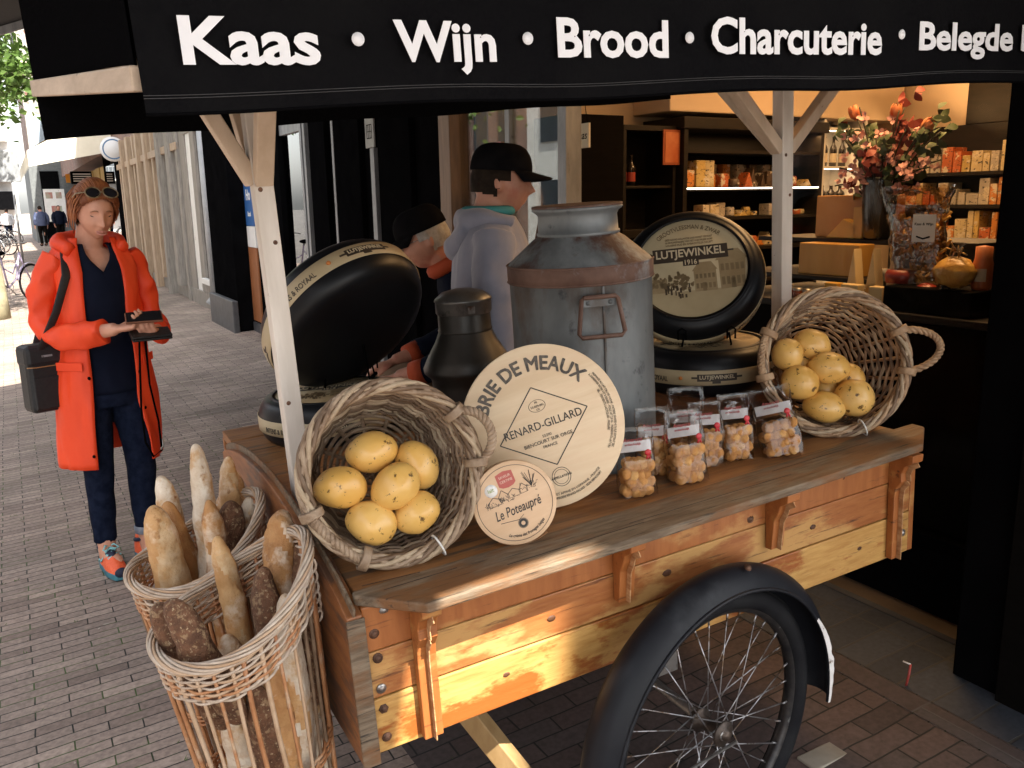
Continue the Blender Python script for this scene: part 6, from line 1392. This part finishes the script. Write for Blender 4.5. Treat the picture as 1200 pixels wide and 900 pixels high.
for k, (t, h, lb) in enumerate(((.885, .12, 'left'), (.795, .125, 'middle'), (.705, .13, 'right'))): prismt([(-t-.035, 1.171), (-t+.035, 1.171), (-t+.0, 1.171+h+.10)], .37, .05, CHP, 'cheese_wedge', '%s one of three pale pointed wedges in front of the ribbed block' % lb, 'cheese', 'three pale pointed wedges')
for k, (t0, t1) in enumerate(((.90, .96), (.80, .88), (.69, .75), (.63, .68))): prismt(rect(t0, t1, 1.171, 1.255), .30, .045, (CHY, CHP, CHP, CHY)[k], 'cheese_slab', ('yellow slab at the left end of the front window row', 'pale wide slab next to the left end of the front row', 'pale tall slab under the three pointed wedges', 'yellow slab beside the red cheese ball')[k], 'cheese')
prismt(rect(.755, .815, 1.171, 1.215), .275, .004, BLACK, 'price_card', 'small black price card before the pale pointed wedges', 'sign')
b = MB(); b.ball((.38, .56, 1.222), (.05, .055, .055), 24, 16); tag(b.build('red_cheese', mat('red_wax', (.30, .03, .015), .35, c2=(.36, .05, .02)), None, SH), 'round red waxed cheese at the right of the front window row', 'cheese')
for k in range(5):
    o = thing('jar', 'small jar on the window step below the ribbed cheese, one of five alike', 'jar', SH @ TR(.34, 1.03+.05*k, 1.1715), 'small jars in the window'); b = MB(); b.lathe([(0, 0), (.02, 0), (.022, .006), (.022, .03), (.018, .035)], 16); b.build('glass', mat('jar_jam', (.14, .04, .02), .15) if k == 0 else bpy.data.materials['jar_jam'], o); b = MB(); b.lathe([(.020, .034), (.020, .045), (0, .045)], 16); b.build('lid', STEEL, o)
o = thing('dark_jar', 'dark jar with a white label at the right of the window row', 'jar', SH @ TR(.34, .455, 1.1715)); b = MB(); b.lathe([(0, 0), (.034, 0), (.036, .01), (.036, .075), (.02, .095), (.022, .115), (0, .115)], 20); b.build('glass', BOTG, o); b = MB(); b.lathe([(.0368, .012), (.0368, .055)], 12, RZ(R_(150)), a0=0, a1=1.3); b.build('label', WHITEP, o)
gb = thing('gift_bag', 'cellophane gift bag of pasta with white card and gold twist in the window', 'gift bag', SH @ TR(.42, .62, 1.266) @ RZ(R_(8)))
b = MB()
def gfn(i, j):
    a = 2*pi*i; f = 1 if j < .6 else 1+.35*(j-.6)/.4; dd = .05*(1-j**3)+.004; c = .012*noise.noise(V((cos(a)*4, sin(a)*4, j*9))); cx = abs(cos(a))**.6*(1 if cos(a) > 0 else -1)
    return ((dd+c)*sin(a), -(.105*f+c)*cx+.04*j, .36*j+.006*sin(a*5)*j)
b.grid(gfn, 40, 20, wrap=True); b.build('film', glass_mat('gold_cellophane', (.9, .75, .55), .06, 2.2, bump=1.0, bsc=22, base=.06), gb)
b = MB(); q = random.Random(2)
for k in range(150):
    x, y, z = q.uniform(-.035, .02), q.uniform(-.085, .095), q.uniform(.01, .24); b.tube([(x, y, z), (x+q.uniform(-.01, .01), y+q.uniform(-.03, .03), z+q.uniform(.0, .04))], .006, 6)
pst = b.build('pasta', CHY, gb); pst['kind'] = 'stuff'
b = MB(); b.box((-.058, -.03, .21), (.003, .085, .10)); cdd = b.build('card', WHITEP, gb); b = MB(); text(b, 'Kaas & Wijn', .014, axes((-1, 0, 0), (0, -1, 0), (-.0602, -.03, .225)), .004); b.tube([(-.0602, -.055, .18), (-.0602, -.03, .172), (-.0602, -.005, .18)], .003, 6); b.build('card_print', BLACK, cdd)
b = MB(); b.lathe([(.0, 0), (.055, .0), (.06, .03), (.052, .05), (0, .05)], 20, TR(-.02, .06, .002)); b.build('red_tin', mat('red_tin', (.25, .03, .02), .4), gb)
pb_ = thing('pasta_bag', 'knotted clear bag of yellow pasta in front of the gift bag', 'bag', SH @ TR(.335, .445, 1.266-.0))
pb_.matrix_world = SH @ TR(.34, .43, 1.275)
b = MB(); b.ball((0, 0, .05), (.05, .075, .055), 28, 18, disp=lambda d: .12*noise.noise(d*5)+.06*noise.noise(d*12)); b.build('pasta', mat('pasta_yellow', (.6, .36, .08), .4, c2=(.45, .22, .04), sc=30, bump=.6, coat=.3), pb_)
b = MB(); b.tube([(0, 0, .10), (0, .0, .125), (.004, .0, .155)], [.02, .008, .028], 12); b.build('film_top', CELLO, pb_); b = MB()
for k in range(6): b.tube([(0, 0, .125), (-.012, .03*cos(k), .135+.02*sin(k*1.3)), (-.016, .05*cos(k), .12+.02*sin(k*2))], .003, 6)
b.build('bow', mat('gold_ribbon', (.4, .25, .08), .3, metal=.5), pb_)
st3 = thing('riser_block', 'small black riser under the pasta and gift bags in the window', 'riser', SH); b = MB(); b.bb((.295, .33, 1.1715), (.5, .68, 1.264)); b.build('block', BLACKW, st3, bevel=.004)
o = thing('red_jar', 'red and cream jar at the far right of the window display', 'jar', SH @ TR(.40, .365, 1.2655)); b = MB(); b.lathe([(0, 0), (.03, 0), (.033, .01), (.033, .09), (.028, .11), (.028, .15), (0, .155)], 20); b.build('body', ORP, o); b = MB(); b.lathe([(.0338, .03), (.0338, .075)], 16, RZ(R_(130)), a0=0, a1=1.8); b.build('label', LBC, o)
# vase and flowers
vm = SH @ TR(.62, .97, 1.416)
vs_ = thing('vase', 'tall dark ribbed glass vase of flowers in the shop window', 'vase', vm); b = MB(); b.lathe([(0, 0), (.05, 0), (.056, .01), (.066, .12), (.072, .22), (.066, .24), (.07, .255), (.066, .255), (.06, .24), (.055, .03), (0, .02)], 28); b.build('glass', mat('dark_vase', (.018, .016, .012), .12, c2=(.03, .026, .02), sc=9, st=(9, 9, .3), bump=.3, spec=.8), vs_)
LEAF = mat('dull_leaf', (.05, .07, .025), .6, c2=(.08, .11, .04), sc=8); STEM = mat('dark_stem', (.05, .045, .02), .7)
TUL = mat('orange_tulip', (.55, .14, .05), .5, c2=(.62, .26, .10), sc=9); PNK = mat('pink_blossom', (.55, .25, .22), .6, c2=(.66, .38, .33), sc=12); RDL = mat('red_leaf', (.22, .035, .02), .6)
q = random.Random(12)
def stem(end, m, kind, label, grp, seed):
    o = thing(kind, label, 'flower', vm, grp); e = V(end); p0 = V((q.uniform(-.03, .03), q.uniform(-.03, .03), .05)); p1 = V((e.x*.35, e.y*.35, .27+.3*(e.z-.25)))
    b = MB(); pts = [p0*(1-t)**2+p1*(2*t*(1-t))+e*t*t for t in [k/8 for k in range(9)]]; b.tube(pts, .003, 6); b.build('stem', STEM, o)
    dr = (pts[-1]-pts[-2]).normalized(); b = MB()
    if kind == 'tulip':
        for k in range(6):
            M = TR(e) @ axes(dr, (1, 0, .2)) @ RZ(2*pi*k/6); s = .85 if k % 2 else 1
            b.grid(lambda i, j: ((.024*sin(pi*min(1, j*.62+.12))*s)*cos((i-.5)*1.35), .026*sin(pi*j**.75*.98)*sin((i-.5)*1.35)*1.2, .062*j-.01), 6, 7, M=M)
        b.build('bloom', m, o)
    else:
        for c in range(5 if kind == 'blossom_branch' else 7):
            t = .55+.45*c/5; bp_ = p0*(1-t)**2+p1*(2*t*(1-t))+e*t*t + V((q.uniform(-.03, .03), q.uniform(-.035, .035), q.uniform(-.02, .03)))
            if kind == 'blossom_branch':
                for k in range(6):
                    M = TR(bp_) @ axes((q.uniform(-1, -.2), q.uniform(-.6, .6), q.uniform(-.2, .8))) @ RZ(2*pi*k/6); b.grid(lambda i, j: (.022*j+.002, .010*sin(pi*j**.7*.95)*(i-.5)*2, .006*j*j), 2, 4, M=M)
            else:
                for k in range(3):
                    M = TR(bp_) @ axes((q.uniform(-1, 1), q.uniform(-1, 1), q.uniform(-1, 1))); b.grid(lambda i, j: (.05*j, .016*sin(pi*j)*(i-.5)*2, .008*sin(pi*j)), 2, 5, M=M)
        b.build('blooms' if kind == 'blossom_branch' else 'leaves', m, o)
for k, e in enumerate(((-.05, .10, .50), (-.02, -.06, .49), (-.03, -.20, .43))): stem(e, TUL, 'tulip', ('leftmost', 'middle', 'rightmost')[k]+' orange tulip in the dark window vase', 'tulips in the window vase', k)
for k in range(16):
    a = q.uniform(-1, 1); stem((q.uniform(-.12, .05), -.02-.24*a if a > 0 else -.02-.17*a, q.uniform(.30, .60)-.15*abs(a)), PNK, 'blossom_branch', 'branch of pale pink blossom in the dark window vase', 'pink blossom branches', k)
for k in range(20):
    a = q.uniform(-1, 1); stem((q.uniform(-.10, .08), -.02-.24*a if a > 0 else -.02-.18*a, q.uniform(.27, .62)-.15*abs(a)), LEAF if k % 3 else RDL, 'leafy_branch', 'branch of %s leaves in the dark window vase' % ('green' if k % 3 else 'dark red'), '%s leaf branches' % ('green' if k % 3 else 'dark red'), k)
# things glimpsed in the side window
hs_ = thing('hanging_sign', 'small cream sign hanging in the side window above the man', 'sign', SH @ TR(.25, 2.62, 1.88)); b = MB(); b.bb((0, -.07, 0), (.012, .07, .13)); b.build('board', CREAMF, hs_); b = MB()
for s in (-.05, .05): b.tube([(.006, s, .13), (.006, 0, .35)], .002, 5)
b.build('cord', BLACK, hs_); b = MB(); text(b, 'Kaas', .06, axes((-1, 0, 0), (0, -1, 0), (-.001, 0, .065)), .002, shear=.2); b.build('lettering', BLACK, hs_)
mc3 = thing('cheese_mould', 'big round wooden cheese mould standing upright in the side window', 'cheese mould', SH @ TR(.30, 3.42, 1.55)); b = MB(); b.lathe([(0, -.03), (.27, -.03), (.28, -.02), (.28, .02), (.27, .03), (.2, .03), (.19, .02), (0, .02)], 48, axes((-1, 0, 0), (0, 1, 0))); b.build('disc', mat('mould_brown', (.28, .17, .08), .5, c2=(.36, .23, .12), sc=3), mc3)
cs = thing('side_counter', 'dark counter behind the side window under the wooden cheese mould', 'counter', SH); b = MB(); b.bb((.15, 2.52, .1), (.6, 3.68, 1.265)); b.build('cabinet', SHELFB, cs, bevel=.005)
# ------------------------------------------------------------------ out in the street
def trunk_crown(label, d, t, H, R, z0, seed, n, leaf, spread=(1, 1, 1), tr=.16, lm=None, lean=(0, 0)):
    q = random.Random(seed); P = SH.inverted() @ shop_pt(d, t, ground_z(d)); M = SH @ TR(d, t, ground_z(d)); o = thing('tree', label, 'tree', M, 'street trees')
    b = MB(); b.tube([(0, 0, -.05), (.02, .02, .4), (lean[0]*.4, lean[1]*.4, z0*.6), (lean[0], lean[1], z0+.6), (lean[0], lean[1], H*.8)], [tr*1.25, tr, tr*.9, tr*.75, tr*.2], 14); bo = b.build('trunk', mat('bark', (.20, .175, .11), .85, c2=(.32, .29, .18), sc=7, bump=.4) if 'bark' not in bpy.data.materials else bpy.data.materials['bark'], o)
    lb = MB(); tips = []
    for k in range(22):
        a = q.uniform(0, 2*pi); z = z0+(H-z0)*q.uniform(.0, .75); r = R*q.uniform(.5, .95)*(1-.5*((z-z0)/(H-z0))); e = V((lean[0]+r*cos(a)*spread[0], lean[1]+r*sin(a)*spread[1], z+r*q.uniform(.1, .5))); s = V((lean[0], lean[1], z)); m_ = (s+e)/2+V((0, 0, .15*r)); lb.tube([s, m_, e], [tr*.35, tr*.2, .01], 6); tips += [m_, (m_+e)/2, e]
    lb.build('limbs', bpy.data.materials['bark'], o)
    cl = [(tp, q.uniform(.35, .75)*R*.42) for tp in tips for _ in (0, 1)]; lv = [MB(), MB()]
    for k in range(n):
        c, r = q.choice(cl); p = c+V((q.gauss(0, .5), q.gauss(0, .5), q.gauss(0, .42)))*r; L = leaf*q.uniform(.6, 1.3)
        M2 = TR(p) @ axes((q.uniform(-1, 1), q.uniform(-1, 1), q.uniform(.1, 1)), (q.uniform(-1, 1), q.uniform(-1, 1), 0)); lv[k % 2].add([(0, 0, 0), (L*.5, L*.32, .06*L), (L, 0, -.1*L), (L*.5, -L*.32, .06*L)], [(0, 1, 2, 3)], 0, False, M2)
    for k, nm in enumerate(('LEAFA', 'LEAFB')): lv[k].build('crown', LEAFMAT[k], o)
    return o
def leafmat(nm, c, c2):
    m = mat(nm, c, .55, c2=c2, sc=1.2); t = m.node_tree; b = t.nodes['Principled BSDF']; tl = _n(t, 'ShaderNodeBsdfTranslucent'); tl.inputs[0].default_value = rgba([x*1.6 for x in c2]); mx = _n(t, 'ShaderNodeMixShader'); mx.inputs[0].default_value = .35
    t.links.new(b.outputs[0], mx.inputs[1]); t.links.new(tl.outputs[0], mx.inputs[2]); t.links.new(mx.outputs[0], t.nodes['Material Output'].inputs[0]); return m
LEAFMAT = [leafmat('green_leaf', (.05, .10, .018), (.09, .16, .03)), leafmat('light_green_leaf', (.075, .13, .025), (.12, .19, .045))]
trunk_crown('leafy street tree with pale sunlit trunk at the left picture edge', -2.86, 14.2, 8.5, 2.8, 2.9, 3, 14000, .16, lean=(-.12, .3))
trunk_crown('street tree farther off, left of the brick corner house', -3.6, 27, 9.5, 2.6, 4.6, 5, 5000, .2)
trunk_crown('distant street tree in front of the pale balcony house', -4.2, 44, 10, 3, 4.4, 6, 3500, .28)
gl = thing('globe_lamp', 'round cream globe street lamp hanging on a wire above the street', 'street lamp', SH @ TR(-2.1, 16, 3.98)); b = MB(); b.ball((0, 0, 0), .19, 24, 16); b.build('globe', mat('cream_globe', (.72, .64, .48), .3, c2=(.78, .7, .55)), gl); b = MB(); b.lathe([(.06, .18), (.07, .2), (.05, .27), (.012, .3), (.012, .8)], 16); b.build('cap', GREYP, gl); b = MB(); b.tube([(-9, 0, 1.3), (-3, 0, .9), (0, 0, .8), (1, 0, .95), (2.1, 0, 1.25)], .008, 5); b.build('span_wire', BLACK, gl)
sp = thing('flag_sign', 'dark projecting shop sign with upright white letters under the canopy corner', 'sign', SH @ TR(-.65, 27.5, 3.35)); b = MB(); b.bb((-.55, -.04, 0), (.6, .04, .85)); b.build('board', BLACK, sp, bevel=.01); b = MB(); text(b, 'DWALD', .2, axes((0, -1, 0), (1, 0, 0), (-.40, -.042, .42)) @ RZ(R_(-90)), .03, width=.72); b.build('lettering', WHT, sp); b = MB(); b.tube([(.6, 0, .7), (.9, 0, .7)], .02, 8); b.build('bracket', BLACK, sp)
sp = thing('arrow_sign', 'small dark street sign with orange mark and white lines above the woman head', 'sign', SH @ TR(-.62, 29, 2.35)); b = MB(); b.bb((-.05, -.02, 0), (.60, .02, .38)); b.build('board', BLACK, sp, bevel=.005); b = MB(); b.box((-.13, 0, .17), (.12, .03, .26)); b.build('orange_mark', mat('sign_orange', (.75, .30, .02), .5), sp); b = MB()
for z in (.30, .23, .16, .09): b.box((.27, -.022, z), (.5, .003, .028))
b.build('white_lines', WHT, sp); b = MB(); b.tube([(.3, 0, -2.4), (.3, 0, 0)], .03, 8); b.build('pole', GREYP, sp)
sp = thing('sign_back', 'grey back of a big traffic sign at the left picture edge', 'sign', SH @ TR(-2.3, 30, 2.45)); b = MB(); b.bb((-.35, -.02, 0), (.3, .02, .95)); b.build('panel', GREYP, sp, bevel=.01); b = MB(); b.tube([(.05, .03, -2.6), (.05, .03, .9)], .035, 8); b.build('pole', GREYP, sp)
sp = thing('round_sign', 'white round shop sign half hidden under the canopy edge', 'sign', SH @ TR(-.22, 20.9, 2.93)); b = MB(); b.lathe([(0, -.03), (.27, -.03), (.28, 0), (.27, .03), (0, .03)], 32, axes((0, -1, 0), (1, 0, 0))); b.build('disc', WHT, sp); b = MB(); b.lathe([(.2, .031), (.215, .034), (.23, .031)], 32, axes((0, -1, 0), (1, 0, 0))); b.build('ring', mat('sign_blue', (.1, .2, .35), .5), sp); b = MB(); b.tube([(.27, 0, 0), (.35, 0, 0)], .02, 8); b.build('bracket', BLACK, sp)
tb = thing('bench', 'small black bench against the timber shopfront behind the woman', 'bench', SH @ TR(-.35, 19.2, ground_z(-.35))); b = MB(); b.bb((-.2, -.6, .42), (.2, .6, .46)); b.build('seat', BLACK, tb, bevel=.005)
for x in (-.17, .17):
    for y in (-.55, .55): b = MB(); b.bb((x-.02, y-.02, 0), (x+.02, y+.02, .42)); b.build('leg', BLACK, tb)
def bicycle(label, M, fm, steer=0):
    o = thing('bicycle', label, 'bicycle', M, 'parked bicycles'); W_ = 1.1
    for y, nm in ((0, 'wheel'), (W_, 'wheel')):
        whl = bpy.data.objects.new(nm, None); scene.collection.objects.link(whl); whl.parent = o; whl.matrix_local = TR(0, y, .35) @ axes((1, 0, 0), (0, 1, 0))
        b = MB(); b.tube([(.33*cos(a), .33*sin(a), 0) for a in [2*pi*k/40 for k in range(40)]], .018, 8, True); b.build('tyre', RUBBER, whl)
        b = MB(); b.tube([(.305*cos(a), .305*sin(a), 0) for a in [2*pi*k/40 for k in range(40)]], .009, 6, True)
        b.build('rim', SPOKE, whl); b = MB()
        for k in range(20): a = 2*pi*k/20; b.tube([(.02*cos(a+1.2), .02*sin(a+1.2), .02*(-1)**k), (.3*cos(a), .3*sin(a), 0)], .0018, 4)
        b.build('spokes', SPOKE, whl)
        b = MB(); b.tube([(0, y+.37*cos(a), .35+.37*sin(a)) for a in [R_(20)+R_(150)*k/16 for k in range(17)]], [(.022, .006)]*17, 8); b.build('mudguard', fm, o)
    b = MB(); bbk = (0, .47, .30); st_ = (0, .36, .86); hd = (0, .86, .92)
    b.tube([st_, bbk], .017, 8); b.tube([bbk, (0, .7, .45), hd], .018, 8); b.tube([(0, .40, .66), (0, .62, .55), (0, .83, .82)], .014, 8); b.tube([hd, (0, .9, .75), (0, W_, .35)], .014, 8)
    for x in (-.05, .05): b.tube([bbk, (x, 0, .35)], .009, 6); b.tube([(0, .38, .76), (x, 0, .35)], .008, 6)
    b.build('frame', fm, o); b = MB(); b.tube([hd, (0, .84, 1.05), (0, .8, 1.09)], .012, 8); b.tube([(-.28, .62, 1.08), (-.26, .74, 1.1), (-.1, .82, 1.09), (.1, .82, 1.09), (.26, .74, 1.1), (.28, .62, 1.08)], .012, 8); b.build('handlebar', STEEL, o)
    b = MB(); b.ball((0, .32, .93), (.09, .13, .045), 16, 10); b.tube([(0, .36, .84), (0, .34, .92)], .013, 8); b.build('saddle', BLACK, o); b = MB()
    for x in (-.06, .06): b.tube([(x, .26, .74), (x, -.2, .74)], .006, 6)
    for y in (-.2, -.05, .1, .25): b.tube([(-.06, y, .74), (.06, y, .74)], .006, 6)
    b.tube([(.05, 0, .35), (.06, -.1, .74)], .005, 6); b.tube([(-.05, 0, .35), (-.06, -.1, .74)], .005, 6); b.build('carrier', BLACK, o)
    b = MB(); b.tube([(.03+.0*a, .47+.09*cos(a), .30+.09*sin(a)) for a in [2*pi*k/20 for k in range(20)]], .006, 6, True); b.tube([(.02, .47, .3), (.06, .55, .18)], .01, 6); b.tube([(-.02, .47, .3), (-.06, .39, .42)], .01, 6); b.box((.1, .56, .18), (.09, .06, .02)); b.box((-.1, .38, .42), (.09, .06, .02)); b.build('crankset', STEEL, o)
    b = MB(); b.tube([(0, .1, .35), (.09, .02, .0)], .008, 6); b.build('kickstand', STEEL, o); return o
def bike_at(label, d, t, rz, fm): return bicycle(label, SH @ TR(d, t, ground_z(d)) @ RZ(rz), fm)
bike_at('lilac parked bicycle standing in the sun left of the woman in orange', -2.95, 16.2, R_(-38), mat('lilac_frame', (.42, .36, .5), .35))
for k, (d, t, rz) in enumerate(((-2.9, 33, 30), (-2.6, 36, 60), (-2.75, 38.5, 40), (-3.0, 41, 80), (-2.3, 44.5, 70), (-2.6, 47, 50))): bike_at(('nearest of the distant parked bicycles', 'second of the distant parked bicycles in the row', 'third distant parked bicycle in the row', 'fourth distant parked bicycle in the row', 'distant bicycle near the person in blue jacket', 'farthest parked bicycle before the dark awning')[k], d, t, R_(rz), BLACK if k % 2 else GREYP)
bike_at('black bicycle leaning dark inside the recess right of the cart', .62, -.80, R_(0), BLACK) if False else None
stk = thing('marker_stick', 'thin red stick stuck between the pavers at the shop threshold', 'stick', SH @ TR(-.235, .10, ground_z(-.235))); b = MB(); b.tube([(0, 0, 0), (.004, -.004, .04), (.012, -.002, .075)], .004, 8); b.build('rod', mat('red_plastic', (.4, .06, .05), .4), stk); b = MB(); b.tube([(.012, -.002, .075), (.004, .02, .078)], .003, 6); b.build('tip', WHITEP, stk)
lt_ = MB(); q = random.Random(31)
for k in range(46):
    d = -2.9+2.4*q.random(); t = q.uniform(.3, 9); p = V((d, t, ground_z(d)+.003)); L = q.uniform(.006, .02); a = q.uniform(0, 6.28)
    e = V((cos(a), sin(a), .15)); s = V((-sin(a), cos(a), .1)); lt_.add([p-e*L, p+s*L*.4, p+e*L, p-s*L*.4], [(0, 1, 2, 3)])
tag(lt_.build('leaf_litter', mat('dry_litter', (.22, .17, .10), .8, c2=(.45, .42, .36), sc=3), None, SH), 'scattered dry leaf bits and crumbs lying on the brick paving', 'litter', kind='stuff')
# little weeds in the joints of the paving
wd = MB(); q = random.Random(9)
for k in range(260):
    d = -2.95+2.6*q.random()**1.6; t = q.uniform(.2, 6); t = round(t/.052)*.052+.0; p = V((d, t, ground_z(d)))
    for j in range(q.randrange(2, 6)):
        a = q.uniform(0, 6.28); L = q.uniform(.006, .016); x, y = q.gauss(0, .012), q.gauss(0, .003); wd.add([p+V((x, y, 0)), p+V((x+.004*cos(a+1.5), y+.004*sin(a+1.5), .0)), p+V((x+L*cos(a), y+L*sin(a), L*.7))], [(0, 1, 2)])
o = wd.build('moss_tufts', mat('moss_green', (.05, .09, .015), .8, c2=(.08, .13, .03), sc=20), None, SH); tag(o, 'tiny green moss tufts in the joints of the brick paving', 'moss', kind='stuff')
